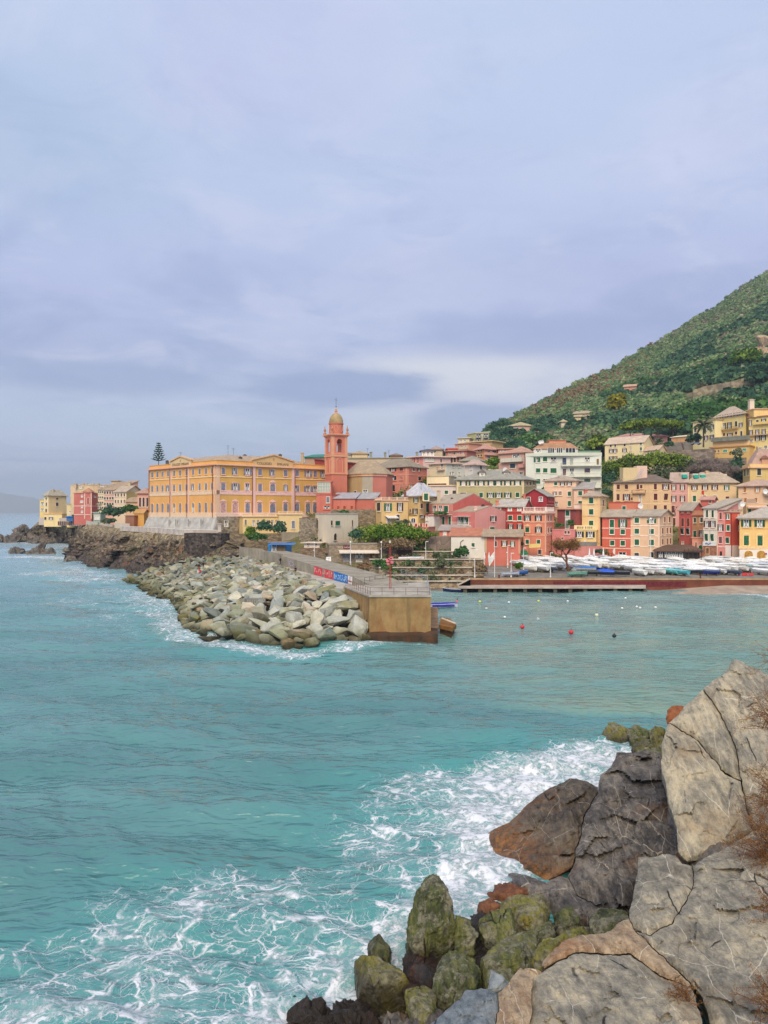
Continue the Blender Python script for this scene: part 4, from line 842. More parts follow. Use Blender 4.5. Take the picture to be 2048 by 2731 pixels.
b.dish(1347,1253,263,.8);b.finish()
b=Bld('white_block','whitish flats with thin flat roof and one red balcony',[(1144,296),(1189,290),(1238,296)],1274,1237,(224,216,200),'building',ref=1)
b.wall.m[0]=1;b.wmat=[plaster((218,216,204)),plaster((232,214,178))]
b.rows((1,[1225],1240,1247,5.5,'p'),(1,[1224.5],1260,1267,5.5,'p',WS),(1,[1207],1259,1267,6,'p',WS),(1,[1200],1258,1267,2.5,'c',dict(shut=(110,90,80))),(1,[1208],1240,1246,7,'r',dict(shut=(206,206,200))),(0,[1152],1238,1246,4,'c',dict(shut=(190,190,150))),(0,[1179],1239,1251,6,'p'))
b.balcony(0,1168,1187,1254,1.0,.9,railmat=paint((170,60,55)));b.roof('flat',over=1.0,rise=.35,mat=plaster((226,196,180)));b.finish()
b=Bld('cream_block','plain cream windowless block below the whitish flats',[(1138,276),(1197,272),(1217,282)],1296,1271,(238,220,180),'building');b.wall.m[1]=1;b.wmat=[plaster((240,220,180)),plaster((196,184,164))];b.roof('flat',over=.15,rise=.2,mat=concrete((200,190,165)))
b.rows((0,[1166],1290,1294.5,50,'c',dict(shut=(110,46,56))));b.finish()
b=Bld('pale_house','pale pink flat-roofed house with two green shutters above the white pyramid roof',[(1150,266),(1218,264)],1330,1297,(228,208,200),back=8);b.rows((0,[1190.5],1309,1318,9,'c',GR),(0,[1211.5],1309,1318,9,'c',dict(shut=(80,76,64))));b.roof('flat',over=.4,rise=.4,mat=plaster((236,206,165)));b.finish()
b=Bld('pink_flats','pink flats with a row of white windows under a white eave',[(1098,316),(1128,312),(1202,316)],1245,1219,(226,150,140),'building')
b.wall.m[1]=1;b.wmat=[plaster((230,150,142)),plaster((226,190,185))]
b.rows((1,[1136,1142,1148,1154],1221,1231,4,'p',WS),(1,[1176],1223,1234,4,'c',BR),(0,[1105,1115],1222,1236,4,'n',dict(shut=(190,90,90))));b.roof('flat',over=1.2,rise=.35,mat=plaster((238,206,190)));b.finish()
b=Bld('roof_pavilion','rooftop veranda with dark sloping canopy on the pink flats',[(1124,320),(1158,320)],1219,1204,(220,214,214),'pavilion',back=6);b.rows((0,[1130,1141,1152],1206,1215,7,'p',WS));b.roof('hip',1199,.8,(110,100,105));b.finish()
b=Bld('hill_house','beige attic house with hipped roof above the rooftop veranda',[(1150,336),(1180,336)],1212,1200,(214,190,160),back=8);b.roof('hip',1192,.8,(190,165,150));b.aerial(1131,1190,1200,330);b.finish()
b=Bld('red_flats','long brick red flats with ribbon balconies across the hillside',[(1158,342),(1244,334)],1240,1206,(206,126,112),'building',back=10)
b.rows((0,[1170,1178,1186,1200,1212,1222,1234],1208,1217,5,'ppcpcpp',dict(trim=(230,200,185))),(0,[1205,1213,1222,1232],1222,1234,5,'c',BR));b.balcony(0,1196,1243,1219,1.3,.9,(220,180,160),(214,170,150));b.roof('flat',over=1.0,rise=.3,mat=plaster((222,160,140)));b.finish()
b=Bld('red_flats','small red penthouse set back above the ribbon balcony flats',[(1194,346),(1220,346)],1210,1197,(200,104,88),'building',back=8);b.roof('flat',over=.6,rise=.3,mat=plaster((214,130,110)));b.aerial(1184,1186,1200,346);b.finish()
b=Bld('terraced_flats','stepped salmon flats with little terraces climbing the slope',[(1214,372),(1250,366)],1222,1186,(226,158,130),'building',back=10);b.rows((0,[1222,1232,1242],1190,1197,5,'p'),(0,[1222,1232,1242],1204,1212,5,'p'));b.roof('flat',over=.6,rise=.3,mat=plaster((222,170,150)));b.balcony(0,1214,1249,1200,1.2,.9,(226,190,165),(216,190,150));b.finish()
b=Bld('terraced_flats','curved mustard terraces stepping below the concrete flats',[(1248,388),(1312,380)],1206,1181,(214,178,120),'building',back=12);b.rows((0,[1256,1266,1277,1290],1186,1191,6,'p'),(0,[1255,1265,1276],1196,1202,5,'p'));b.balcony(0,1249,1311,1192.5,1.6,.9,(222,190,130),(214,180,120));b.roof('flat',over=1.0,rise=.4,mat=plaster((222,190,140)));b.finish()
b=Bld('concrete_flats','olive concrete flats with deep shaded balconies at the top of the village',[(1246,428),(1268,420),(1304,416)],1184,1156,(196,186,140),'building',back=12)
b.wall.m[0]=1;b.wmat=[plaster((200,192,160)),plaster((196,188,130))]
for y in(1159,1169):b.rows((1,[1276,1296],y,y+7.5,13,'p',dict(trim=(150,146,120))))
for y in(1168,1178):b.balcony(1,1269,1284,y,1.2,.9,(206,200,170));b.balcony(1,1290,1303,y,1.2,.9,(206,200,170))
b.roof('flat',over=.5,rise=.5,mat=plaster((206,200,170)));b.finish()
b=Bld('hill_house','cream hillside house with parasols on its terrace left of the concrete flats',[(1222,410),(1252,408)],1190,1170,(226,206,170),back=8);b.rows((0,[1230,1240],1174,1180,5,'p'));b.roof('flat',over=.8,rise=.35,mat=plaster((230,206,175)));b.finish()
b=Bld('orange_flats','orange flats with pairs of small brown windows under a pink roof',[(1264,354),(1291,346),(1330,352)],1232,1199,(226,158,92),'building')
b.wall.m[1]=1;b.wmat=[plaster((230,160,92)),plaster((224,160,140))]
b.rows((0,[1270,1277,1284.5],1202,1207,4.5,'c',dict(shut=(110,60,45))),(0,[1270,1277,1284.5],1214.5,1219,4.5,'c',dict(shut=(110,60,45))),(1,[1303],1203,1212,7,'p'),(1,[1303],1218,1226,8,'p'),(1,[1318],1203,1211,12,'p'))
b.balcony(1,1292,1329,1213,1.4,.9,(226,180,165),(226,170,150));b.balcony(1,1296,1312,1228,1.2,.9,(230,210,195),(220,190,175));b.roof('hip',1187,1.0,(220,165,145));b.finish()
b=Bld('pink_flats','long low pink flats with ribbon balcony right of the orange flats',[(1329,348),(1368,346)],1232,1199,(222,166,145),'building',back=10);b.rows((0,[1338,1347,1358],1201,1205,6,'p',BR),(0,[1340,1352],1217,1225,6,'p'));b.balcony(0,1330,1367,1211,1.3,.9,(226,190,170),(220,180,160));b.roof('flat',over=.9,rise=.5,mat=roofm((222,165,145)));b.finish()
b=Bld('hill_house','long low house with a pale tiled roof behind the pink flats',[(1366,340),(1412,338)],1225,1203,(222,176,150),back=8);b.roof('hip',1192,.8,(216,170,145));b.finish()
b=Bld('cottage','white cottage with pink pyramid roof beside the green pine bush',[(1240,280),(1262,276),(1297,282)],1262,1241,(230,222,214));b.rows((1,[1282],1243,1253,5,'c',dict(shut=(90,80,75))),(0,[1256],1243,1253,4,'p'));b.roof('hip',1228,1.0,(222,190,175));b.finish()
b=Bld('cottage','small grey roofed cottage with green open shutters',[(1228,308),(1266,304)],1243,1231,(214,196,170),back=8);b.rows((0,[1262],1231,1236,12,'r',dict(shut=(20,130,70))));b.roof('hip',1218,.8,(176,172,150));b.finish()
b=Bld('red_quay_house','coral red house with pale bands and seven green shutters on the quay',[(1606,222),(1682,218)],1490,1378,(220,104,82),back=9)
for y,e in((1385,0),):b.rows((0,[1632],1386,1407,11,'c',GR),(0,[1661],1386,1406,23,'o',dict(shut=SH_GREEN)))
b.rows((0,[1632,1661],1412.5,1425,11,'c',GR),(0,[1633,1661],1442,1455,11,'c',GR),(0,[1660],1474,1490,20,'p',dict(trim=(236,180,160))))
for y in(1409,1435.5,1462):b.band(y,.3,.05,(242,200,176))
b.roof('gable',1361,.7,(198,182,160));mb=MB();p=b.hit(0,1639,1471);k=12
mb.add([(p.x+.55*math.cos(2*math.pi*j/k),p.y-.08,p.z+.85*math.sin(2*math.pi*j/k))for j in range(k)],[tuple(range(k))[::-1]]);b.part('oval_sign',mb,WHITE);b.finish()
b=Bld('peach_quay_house','peach house with white bands and gabled side wall beside the dark restaurant roof',[(1682,218),(1759,214),(1794,224)],1490,1377,(240,196,158))
b.rows((0,[1698.5],1381,1395,12,'c',GR),(0,[1738],1383,1395,22,'o'),(0,[1698.5,1738],1410,1424,11.5,'c',GR),(0,[1698.5,1738],1438.5,1454,11.5,'c',GR),(0,[1698],1475,1492,12,'c',dict(shut=(90,80,76))),(0,[1738],1472,1490,10,'d',dict(shut=(60,50,50))))
NB=dict(shut=(130,56,50),trim=(244,214,180));b.rows((1,[1772,1785],1379,1394,3.6,'n',NB),(1,[1766.5,1778.5,1787],1409,1424,3.4,'n',NB),(1,[1766.5,1778.5,1787],1438,1453,3.4,'n',NB))
for y in(1403,1430,1459):b.band(y,.3,.05,(250,226,200))
b.pilaster(0,1757,4,(246,214,186));b.roof('gable',1361,.6,(198,182,160));mb=MB();A,B_,C_,D_=b.poly;b.finish()
b=Bld('coral_house','plain coral wall house with one green window above the red harbour roof',[(1623,238),(1706,235)],1370,1341,(222,126,98),back=6);b.rows((0,[1664],1351,1366,9,'c',GR));b.roof('flat',over=.2,rise=.25,mat=plaster((206,96,80)));b.dish(1708,1350,233,.85);b.finish()
OB=(232,192,144)
b=Bld('ochre_palazzo','broad ochre palazzo with maroon shutters dark hip roof and rooftop cabin',[(1635,268),(1741,262),(1790,262)],1362,1287,OB,'building',back=12)
b.poly=[b.pts[0],b.pts[1],b.pts[2],Vector(PX(1786,278)),Vector(PX(1640,282))];b.wall=MB();b.wall.prism(b.poly,b.z0-6,b.z1)
MR=dict(shut=(110,46,48),trim=(240,206,165))
b.rows((0,[1649,1671],1292.5,1305,8,'cv',MR),(0,[1701],1292,1306,7,'c',MR),(0,[1710],1294,1303,6,'c',MR),(0,[1648.5],1318,1335,8,'c',MR),(0,[1671],1318,1335,18,'o',MR),(0,[1685],1327,1335,5,'c',MR),(0,[1707.5],1320,1341,6,'p',MR),(1,[1747.5],1291,1306,8,'c',MR),(1,[1775],1292,1306,18,'o',MR),(1,[1748,1775],1317,1334,9,'cv',MR),(1,[1747.5,1774],1348,1359,8,'c',MR))
b.balcony(0,1686,1722,1315,1.2,.9,(226,190,150));b.band(1313,.2,.04,(240,206,165));b.band(1344,.3,.04,(240,206,165));b.pilaster(0,1640,4,(240,208,175));
mb=MB();E=b.expand(.7);n_=len(E);cz=ZY(1266,270);r0,r1=Vector(PX(1700,271)),Vector(PX(1745,270))
mb.add([(p.x,p.y,b.z1)for p in E]+[(p.x,p.y,b.z1+.22)for p in E]+[(r0.x,r0.y,cz),(r1.x,r1.y,cz)],[tuple(range(n_))[::-1]]+[(i,(i+1)%n_,n_+(i+1)%n_,n_+i)for i in range(n_)]+[(5,6,11,10),(6,7,11),(7,8,11),(8,9,10,11),(9,5,10)])
b.roofo=b.part('roof',mb,roofm((140,122,108)))
for ci,(x0,x1,y0,y1,c)in enumerate(((1662,1684,1249,1285,(240,206,196)),(1699,1726,1243,1262,(236,200,180)),(1662,1700,1248,1262,(226,200,150)))):
 p,r=PX(x0,268-ci*.5),PX(x1,268-ci*.5);mb=MB();mb.prism([p,r,(r[0],r[1]+4),(p[0],p[1]+4)],ZY(1290,268),ZY(y0,268));b.part('roof_cabin',mb,plaster(c))
p=P(1672,1281,267.8);window(b.root,b.org,p,0,1.0,2.0,'p');mb=MB()
for z in(0,.5,1):mb.slab(P(1657,1284,264),P(1690,1284,264),.06,z-.03,z+.03)
for x in range(1657,1692,3):mb.tube(P(x,1286,264),P(x,1286,264)+Vector((0,0,1.1)),.03,n=4)
b.part('roof_railing',mb,paint((206,190,150)));mb=MB();mb.slab(P(1693,1277,263),P(1712,1252,266),.15,-.05,.1);mb.slab(P(1697,1279,263),P(1716,1254,266),.15,-.05,.1);b.part('roof_stair',mb,GREYMETAL);b.aerial(1682,1232,1250,268);b.finish()
b=Bld('pink_palazzo','rose pink tall house with maroon shutters joined to the ochre palazzo',[(1789,262),(1833,260)],1450,1287,(224,162,152),back=12)
b.rows((0,[1797,1820],1292.5,1307,15,'o',MR),(0,[1797,1820],1323,1338,15,'o',MR),(0,[1795,1819],1349,1368,8,'c',MR),(0,[1798],1382,1402,7,'c',MR),(0,[1798],1418,1446,7,'c',MR));b.band(1317,.2,.04,(236,190,180))
b.roof('gable',1262,.5,(206,180,160));b.finish()
b=Bld('ochre_house','ochre house with four teal roof awnings and a red cloth hung below a window',[(1832,261),(1964,256)],1380,1290,(234,200,150),'building',back=12)
b.rows((0,[1852,1880,1906],1295,1307,18,'o',MR),(0,[1938],1295,1307,13,'o',GR),(0,[1852,1879,1907],1323,1338,9,'c',GR),(0,[1940],1324,1331,8,'c',MR))
mb=MB();p=b.hit(0,1874,1318);mb.box((p.x,p.y-.12,p.z),.7,.08,1.1);mb.box((p.x+.2,p.y-.12,p.z-.35),.25,.08,.4);b.part('cloth',mb,paint((220,40,34)));b.pilaster(0,1836,3,(242,214,170))
b.roof('hip',1261,.9,(206,184,158),k=.4)
for x,y in((1824,1268),(1855,1269),(1873,1269),(1931,1270)):
 p=P(x,y+7,262.5);mb=MB();mb.box((p.x,p.y+1.4,p.z-1),1.9,2.8,2.6);s=mb.obj('dormer',plaster((226,206,185)),b.roofo,b.org)
 mb=MB();w_=.85;k=5
 for i in range(k):
  t0,t1=math.pi/2*i/k,math.pi/2*(i+1)/k;f=lambda t:(p.y-.02-1.1*math.sin(t),p.z-.1+1.3*math.cos(t))
  (y0,z0),(y1,z1)=f(t0),f(t1);mb.add([(p.x-w_,y0,z0),(p.x+w_,y0,z0),(p.x+w_,y1,z1),(p.x-w_,y1,z1)],[(0,1,2,3)])
  for sx in(-1,1):mb.add([(p.x+sx*w_,p.y,p.z-.1),(p.x+sx*w_,y0,z0),(p.x+sx*w_,y1,z1)],[(0,1,2)])
 mb.obj('awning',paint((30,150,130),.6),s,b.org)
b.chimney(1885,1257,1266,264,1.0,(220,190,150));b.aerial(1919,1250,1268,262);b.finish()
b=Bld('red_house','red house with brown shutters rising behind the restaurant',[(1811,234),(1846,229),(1877,236)],1456,1362,(214,96,86))
b.rows((0,[1821,1836],1364,1368,5,'p',dict(trim=(230,150,120))),(0,[1821,1836],1383,1404,6,'c',dict(shut=(130,80,66),trim=(232,150,130))),(0,[1821,1836],1410,1425,7,'v',DK),(0,[1821],1446,1454,5,'p'))
b.wall.m[1]=1;b.wmat=[plaster((214,96,86)),plaster((224,160,112))]
b.rows((1,[1852,1870],1381,1394,7,'c',dict(shut=(60,90,60))),(1,[1852],1416,1434,8,'c',GR),(1,[1869],1414,1435,13,'o',BR));b.roof('gable',1342,.5,(196,180,158));b.band(1374,.3,.25,(206,130,115),1,1860);b.finish()
b=Bld('red_attic_house','little red attic with tilted roof above the red house',[(1868,240),(1902,238)],1362,1334,(206,100,88),back=6);b.rows((0,[1894],1330+5,1342,5,'c',BR));b.roof('gable',1326,.5,(222,170,150));b.finish()
b=Bld('ochre_quay_house','orange ochre ground house with green arched door right of the red house',[(1846,221),(1878,220)],1492,1436,(222,150,110),back=6);b.wmat=plaster((222,146,120));b.rows((0,[1868],1454,1469,11,'a',dict(shut=SH_GREEN)),(0,[1856],1447,1463,4,'c',dict(shut=(120,60,60))));b.roof('flat',over=.2,rise=.2,mat=plaster((222,150,120)));b.finish()
WH=(234,222,206)
b=Bld('white_quay_house','narrow off-white house with brown and green shutters and a ground floor in bare brick',[(1876,217),(1912,214)],1494,1357,WH,back=14)
b.rows((0,[1886,1901],1361,1380,6.2,'c',dict(shut=(34,84,54))),(0,[1885,1901.5],1388,1406,13,'o',BR),(0,[1885,1900.5],1424,1443,7,'v',GR));b.band(1413,.3,.06,(226,206,190));b.band(1384,.25,.05,(226,206,190))
mb=MB();p,r=b.hit(0,1877,1493),b.hit(0,1911.5,1493);A,B_,u,n=b.faces(0);n3=Vector((n.x,n.y,0));mb.slab(p+n3*.3,r+n3*.3,.6,-2,b.hit(0,1877,1456).z-p.z);b.part('ground_floor',mb,stone((196,140,112),.85,2.2,.6,.2,.3))
p=b.hit(0,1890,1477)+n3*.62;window(b.root,b.org,p,math.atan2(u.y,u.x),.8,1.6,'c',(226,180,140),(150,110,70));mb=MB();p,r=b.hit(0,1877.5,1454),b.hit(0,1913,1454);mb.slab(p+n3*.75,r+n3*.75,.06,-.2,1.0);bn=b.part('banner',mb,WHITE)
mb=MB();rr_=random.Random(4)
for k in range(9):t=p+(r-p)*(.22+.05*k)+n3*.8;mb.box((t.x,t.y,t.z+.2+.15*math.sin(k)),.22,.03,.35)
mb.obj('banner_mark',paint((90,120,190)),bn,b.org);b.roof('shed',1331,.5,(206,192,170));b.finish()
b=Bld('pink_quay_house','slim pink house with three brown shuttered windows one above another',[(1911,214.5),(1934,213)],1494,1361,(226,146,138),back=14)
b.rows((0,[1922],1368,1385,7,'c',dict(shut=(130,86,70),trim=(240,190,180))),(0,[1921.5],1399,1416,15,'o',BR),(0,[1921.5],1431,1449,7.5,'c',dict(shut=(130,90,96),trim=(240,190,180))),(0,[1923],1470,1492,7,'d',dict(shut=(60,44,44),trim=(230,150,130))))
b.band(1387,.25,.05,(240,180,172));b.band(1419,.25,.05,(240,180,172));b.band(1458,.35,.06,(244,200,190));b.roof('shed',1335,.4,(206,180,160));b.finish()
b=Bld('orange_red_house','vivid orange red house with potted roof terrace and white ground floor',[(1934,213),(1951,212),(1973,213)],1500,1367,(220,88,66),back=10)
b.poly=[b.pts[0],b.pts[1],b.pts[2],Vector(PX(1972,224)),Vector(PX(1938,224))];b.wall=MB();b.wall.prism(b.poly,b.z0-6,b.z1)
b.rows((0,[1942],1372,1385,6,'h',GR),(0,[1942],1401.5,1416,7.5,'c',GR),(0,[1940.5],1434,1449,7.5,'v',GR),(1,[1971],1374,1382,6,'p'),(1,[1971],1402,1416,3,'c',GR))
mb=MB();p0,p1,p2=b.pts;z_=ZY(1455,212)
for a,c in((p0,p1),(p1,p2)):mb.slab((a.x,a.y-.1,b.z0-3),(c.x,c.y-.1,b.z0-3),.2,0,z_-b.z0+3)
b.part('ground_floor',mb,plaster((236,218,210)));b.rows((0,[1938.5],1473,1492,5,'d',dict(shut=(40,90,64))),(1,[1964],1474,1500,9,'p',WS));b.band(1418,.2,.04,(236,130,105),0,1940)
mb=MB();mb.tube(Vector((*PX(1951,211.7),b.z0)),Vector((*PX(1951,211.7),b.z1)),.1);b.part('rain_pipe',mb,RED);b.roof('flat',over=.35,rise=.3,mat=plaster((196,170,150)));mb=MB();rr_=random.Random(8)
for k in range(9):x=1937+k*5.2;p=PX(x,213.5+rr_.random());mb.lathe((p[0],p[1],b.z1+.3),[(.22,0),(.32,.5),(.34,.55)],8)
b.part('plant_pot',mb,plaster((200,170,145)));b.dish(1980,1345,216,.75);b.finish()
b=Bld('yellow_quay_house','big yellow house with white arcaded ground floor at the right end of the quay',[(1972,207),(2180,199)],1506,1383,(246,200,120),'building',back=12)
b.rows((0,[1990,2026,2064,2102,2140],1388,1405,25,'o',dict(shut=(34,96,64))),(0,[1990.5,2027,2064,2101],1430,1455,12.5,'c',dict(shut=SH_GREEN,trim=(250,214,150),deco=2)))
b.band(1410,.25,.05,(240,186,110));b.band(1460.5,.7,.14,(246,206,150));b.band(1384,.4,.3,(244,214,170),name='cornice')
mb=MB();A,B_,u,n=b.faces(0);n3=Vector((n.x,n.y,0));p,r=b.hit(0,1972,1506),b.hit(0,2178,1506);mb.slab(p+n3*.1,r+n3*.1,.2,-3,b.hit(0,1972,1466).z-p.z);b.part('ground_floor',mb,plaster((238,224,214)))
for x in(1996.5,2030,2066,2102):
 p=b.hit(0,x,1499)+n3*.22;window(b.root,b.org,p,math.atan2(u.y,u.x),1.9,3.0,'a',(250,216,160),(214,160,70));
b.roof('hip',1354,.9,(206,194,178));b.finish()
b=Bld('peach_house','peach house with ochre shutters and a white satellite dish up the right slope',[(1969,250),(2034,246),(2090,254)],1362,1297,(240,196,158))
OS=dict(shut=SH_OCHRE,trim=(240,210,180));b.rows((0,[1986.5],1299,1313,8,'c',OS),(0,[2020],1299,1312,14,'o',OS),(0,[1988,2016],1329,1340,8,'c',OS),(1,[2045,2062],1300,1313,7,'c',OS));b.roof('hip',1281,.9,(214,180,158));b.dish(2041,1311,245,.85)
b.balcony(1,2037,2075,1320,1.2,.9);b.finish()
b=Bld('terrace_house','low yellow house with fringed awning terrace and green door behind the slim red house',[(1990,226),(2052,224)],1400,1346,(242,206,140),back=8)
b.rows((0,[1999],1358,1371,8,'c',GR),(0,[2047],1340+6,1354,6,'c',GR));b.roof('flat',over=.2,rise=.25,mat=plaster((236,206,180)));mb=MB();p,r=b.hit(0,1992,1349),b.hit(0,2046,1349);A,B_,u,n=b.faces(0);n3=Vector((n.x,n.y,0))
mb.add([p,r,r+n3*1.6-Vector((0,0,.5)),p+n3*1.6-Vector((0,0,.5))],[(0,1,2,3)]);k=16
for j in range(k):t=p+(r-p)*((j+.5)/k)+n3*1.6-Vector((0,0,.8));mb.box(t,(r-p).length/k*.8,.04,.35)
b.part('awning',mb,paint((226,190,165)));mb=MB();p,r=b.hit(0,1994,1346),b.hit(0,2020,1346);mb.slab(p+Vector((0,1,0)),r+Vector((0,1,0)),.2,.2,1.6);b.part('screen',mb,paint((176,150,130)));b.finish()
b=Bld('yellow_villa','mustard house with mansard terrace roof and a tiled dormer',[(1981,286),(2000,276),(2120,280)],1292,1248,(232,196,120),ref=1)
b.rows((1,[2024],1250,1268,10,'c',dict(shut=(64,66,52))),(0,[1987,1995.5],1252,1270,3.4,'n',dict(shut=(76,60,50))),(1,[2066],1250,1268,10,'c',dict(shut=(64,66,52))))
b.band(1247,.5,.5,(236,190,150),name='cornice');mb=MB();E=b.expand(.2);mb.prism(E,b.z1+.3,b.z1+1.4);b.part('parapet',mb,plaster((240,200,130)));mb=MB();zt=b.z1+1.4;zr_=ZY(1203,288);E2=b.expand(-.6);I=[p+(b.c-p)*.45 for p in E2]
mb.add([(p.x,p.y,zt-.2)for p in E2]+[(p.x,p.y,zr_)for p in I],[(i,(i+1)%4,4+(i+1)%4,4+i)for i in range(4)]+[(4,5,6,7)]);b.roofo=b.part('roof',mb,roofm((214,176,156)))
p=P(2041,1229,277.5);mb=MB();mb.box((p.x,p.y+1.5,p.z-1.2),2.4,3,2.0);b.part('dormer',mb,plaster((216,160,120)));mb=MB();mb.add([(p.x-1.7,p.y-.4,p.z+.7),(p.x+1.7,p.y-.4,p.z+.7),(p.x,p.y-.4,p.z+1.9),(p.x-1.7,p.y+3,p.z+.7),(p.x+1.7,p.y+3,p.z+.7),(p.x,p.y+3,p.z+1.9)],[(0,1,2),(0,2,5,3),(1,4,5,2),(0,3,4,1)]);b.part('dormer_roof',mb,roofm((170,120,100)));b.finish()
HY=(246,218,140)
b=Bld('hotel','large yellow hotel with stone hip roof and dark shutters high on the right',[(1906,338),(1988,322),(1999,334)],1192,1104,HY,'building')
b.rows((0,[1917,1932,1946,1963,1977],1109,1117,11,'o',dict(shut=(84,60,58))),(0,[1918,1963.5],1130,1144,5.5,'c',dict(shut=(56,70,54))),(0,[1931,1946],1129,1146,12,'o',dict(shut=(50,56,54))),(0,[1976],1127,1139,9,'o',dict(shut=(84,60,58))),(0,[1916],1158,1166,9,'o',BR),(0,[1931.5,1963.5],1156,1163,6,'c',BR),(0,[1947],1155,1163,15,'o',DK),(0,[1977.5],1150,1163,5,'c',dict(shut=(60,64,50))))
b.balcony(0,1924,1970,1148,1.2,.9,(214,180,120));b.roof('hip',1086,.9,(214,190,165));b.chimney(2003,1066,1090,326,1.9,(220,205,180));b.pilaster(0,1986,3,(236,206,110));b.finish()
b=Bld('hotel_wing','low cream hotel wing behind the palm',[(1848,344),(1906,332)],1176,1128,(248,228,170),'building',back=10)
b.rows((0,[1855],1139,1153,6,'c',dict(shut=(70,54,50))),(0,[1884,1899],1134,1148,11,'o',DK),(0,[1884,1899],1162,1174,11,'o',BR));b.roof('flat',over=.5,rise=.3,mat=plaster((200,176,130)));b.finish()
b=Bld('hotel_podium','ochre hotel podium with grey glazed canopy and green shades',[(1894,326),(1999,314),(2014,322)],1232,1187,(230,186,110),'building',ref=1)
b.rows((0,[1934,1985.5],1200,1206,11,'r',dict(shut=(100,190,150))),(0,[1959.5],1199,1207,11,'p',WS),(0,[1900,1908,1917],1202,1208,4,'c',dict(shut=(140,90,60))));b.band(1188,.5,.3,(206,150,90),name='cornice')
A,B_,u,n=b.faces(0);n3=Vector((n.x,n.y,0));p,r=b.hit(0,1897,1187)-n3*1.5,b.hit(0,1994,1187)-n3*1.5;p.z=r.z=b.z1;mb=MB();mb.slab(p,r,.3,0,2.2);b.part('terrace_wall',mb,plaster((240,206,150)));mb=MB();mb.slab(p+n3*.6,r+n3*.6,2.4,2.2,4.0);b.part('canopy',mb,concrete((150,150,138),.85,0,.2));b.roof('flat',over=.2,rise=.15,mat=plaster((226,180,120)));b.finish()
b=Bld('hotel_wing','yellow flats with stacked balconies right of the hotel chimney',[(1997,322),(2140,306)],1250,1115,HY,'building',back=14)
b.rows((0,[2001.5],1121,1136,8,'o',MR),(0,[2020],1120,1127,6,'c',DK),(0,[2037,2062,2090],1117,1126,13,'o',DK),(0,[2003,2020,2037,2062],1147,1160,11,'o',BR),(0,[2020,2036,2058],1162,1176,14,'o',DK),(0,[2019],1191,1204,3,'c',DK),(0,[2028],1193,1210,12,'r',dict(shut=(206,216,206))),(0,[2042],1189,1202,8,'p'),(0,[2003],1173,1179,11,'p'))
b.balcony(0,2012,2110,1133,1.3,.9,(226,190,120),(236,200,120));b.balcony(0,1998,2110,1162,1.3,.9,(226,190,150));b.roof('flat',over=.6,rise=.4,col=(200,150,120));mb=MB();c=PX(2030,322);mb.box((c[0],c[1],b.z1),9,6,3.2);b.part('roof_cabin',mb,plaster((246,206,130)));mb=MB();mb.box((c[0],c[1],b.z1+3.2),10,7,.3);b.part('cabin_roof',mb,plaster((240,190,150)));b.finish()
b=Bld('cream_house','long cream house with brown and green shutters on the wooded spur',[(1613,340),(1717,328),(1742,340)],1250,1180,(244,222,170),'building',ref=1)
b.rows((0,[1629,1641,1666],1185.5,1193,5,'c',dict(shut=(60,60,48))),(0,[1630,1641,1666],1198.5,1208,11,'o',BR),(0,[1682],1184,1190,5,'p',dict(trim=(240,214,160))),(0,[1682],1197,1203,5,'p',dict(trim=(240,214,160))),(0,[1709.5,],1180,1187,5,'c',GR),(0,[1709.5],1193,1202,5,'c',GR),(0,[1709],1213,1222,11,'o',DK),(0,[1630,1641,1666],1217,1226,11,'o',BR),(0,[1682],1214,1220,5,'p',dict(trim=(240,214,160))))
b.roof('gable',1166,.5,(232,206,178));b.finish()
b=Bld('cream_house','small cream gabled annex stepping down from the long cream house',[(1717,326),(1757,318),(1778,328)],1240,1200,(244,218,170),ref=1);b.rows((0,[1725],1211,1220,6,'c',GR),(0,[1746],1209,1219,11,'o',DK),(1,[1771],1211,1218,4,'p',BR));b.roof('gable',1190,.4,(226,196,165));b.finish()
b=Bld('pink_villa','pink villa with red roof seen between the umbrella pine trunks',[(1640,372),(1780,366)],1192,1168,(226,160,152),'villa',back=12);b.rows((0,[1708,1735,1752],1171,1178,8,'p',WS));b.roof('hip',rise=2.2,over=.9,col=(216,156,146));b.finish()
b=Bld('low_shed','long low shed with a bright white roof right of the pines',[(1790,352),(1832,346)],1180,1168,(216,160,110),'shed',back=5);b.roof('shed',rise=1.0,over=.5,mat=plaster((240,226,200)));b.finish()
b=Bld('restaurant','dark timber restaurant pavilion under a wide brown roof behind the boats',[(1752,207),(1866,203)],1492,1471,(64,60,58),'restaurant',back=8,wallmat=paint((58,54,52),.6))
b.rows((0,[1762,1778,1790,1802,1816],1473,1488,10,'p',dict(trim=(80,74,70))));b.roof('hip',1455,1.1,(118,88,68),k=.35)
mb=MB()
for x in(1826,1836,1848,1860,1870):p=P(x,1492,201.5);mb.tube(p-Vector((0,0,1)),p+Vector((0,0,2.6)),.09,n=5)
mb.slab(P(1822,1470,201.5),P(1873,1470,201),.3,-.1,.1);b.part('porch_frame',mb,paint((70,52,44)));b.finish()
RG=np.random.default_rng(11)
def fbm(p,sc,octv=4,seed=0.0):
 v=0;a=1;t=0
 for k in range(octv):
  v+=a*noise.noise((p[0]*sc+seed,p[1]*sc-seed,p[2]*sc+seed*.7));t+=a;a*=.5;sc*=2.03
 return v/t
def facet(p,cell,k,seed):
 """piecewise flat joints: every cell of a cracked pattern leans its own way"""
 c=noise.voronoi(p*cell+Vector((seed*3.7,seed,seed*1.9)))[1][0];v=noise.noise_vector(c*9.17+Vector((seed,3,7)));q_=p*cell+Vector((seed*3.7,seed,seed*1.9))-c
 return k*(v.dot(q_)*2.2+.55*v.x)/cell
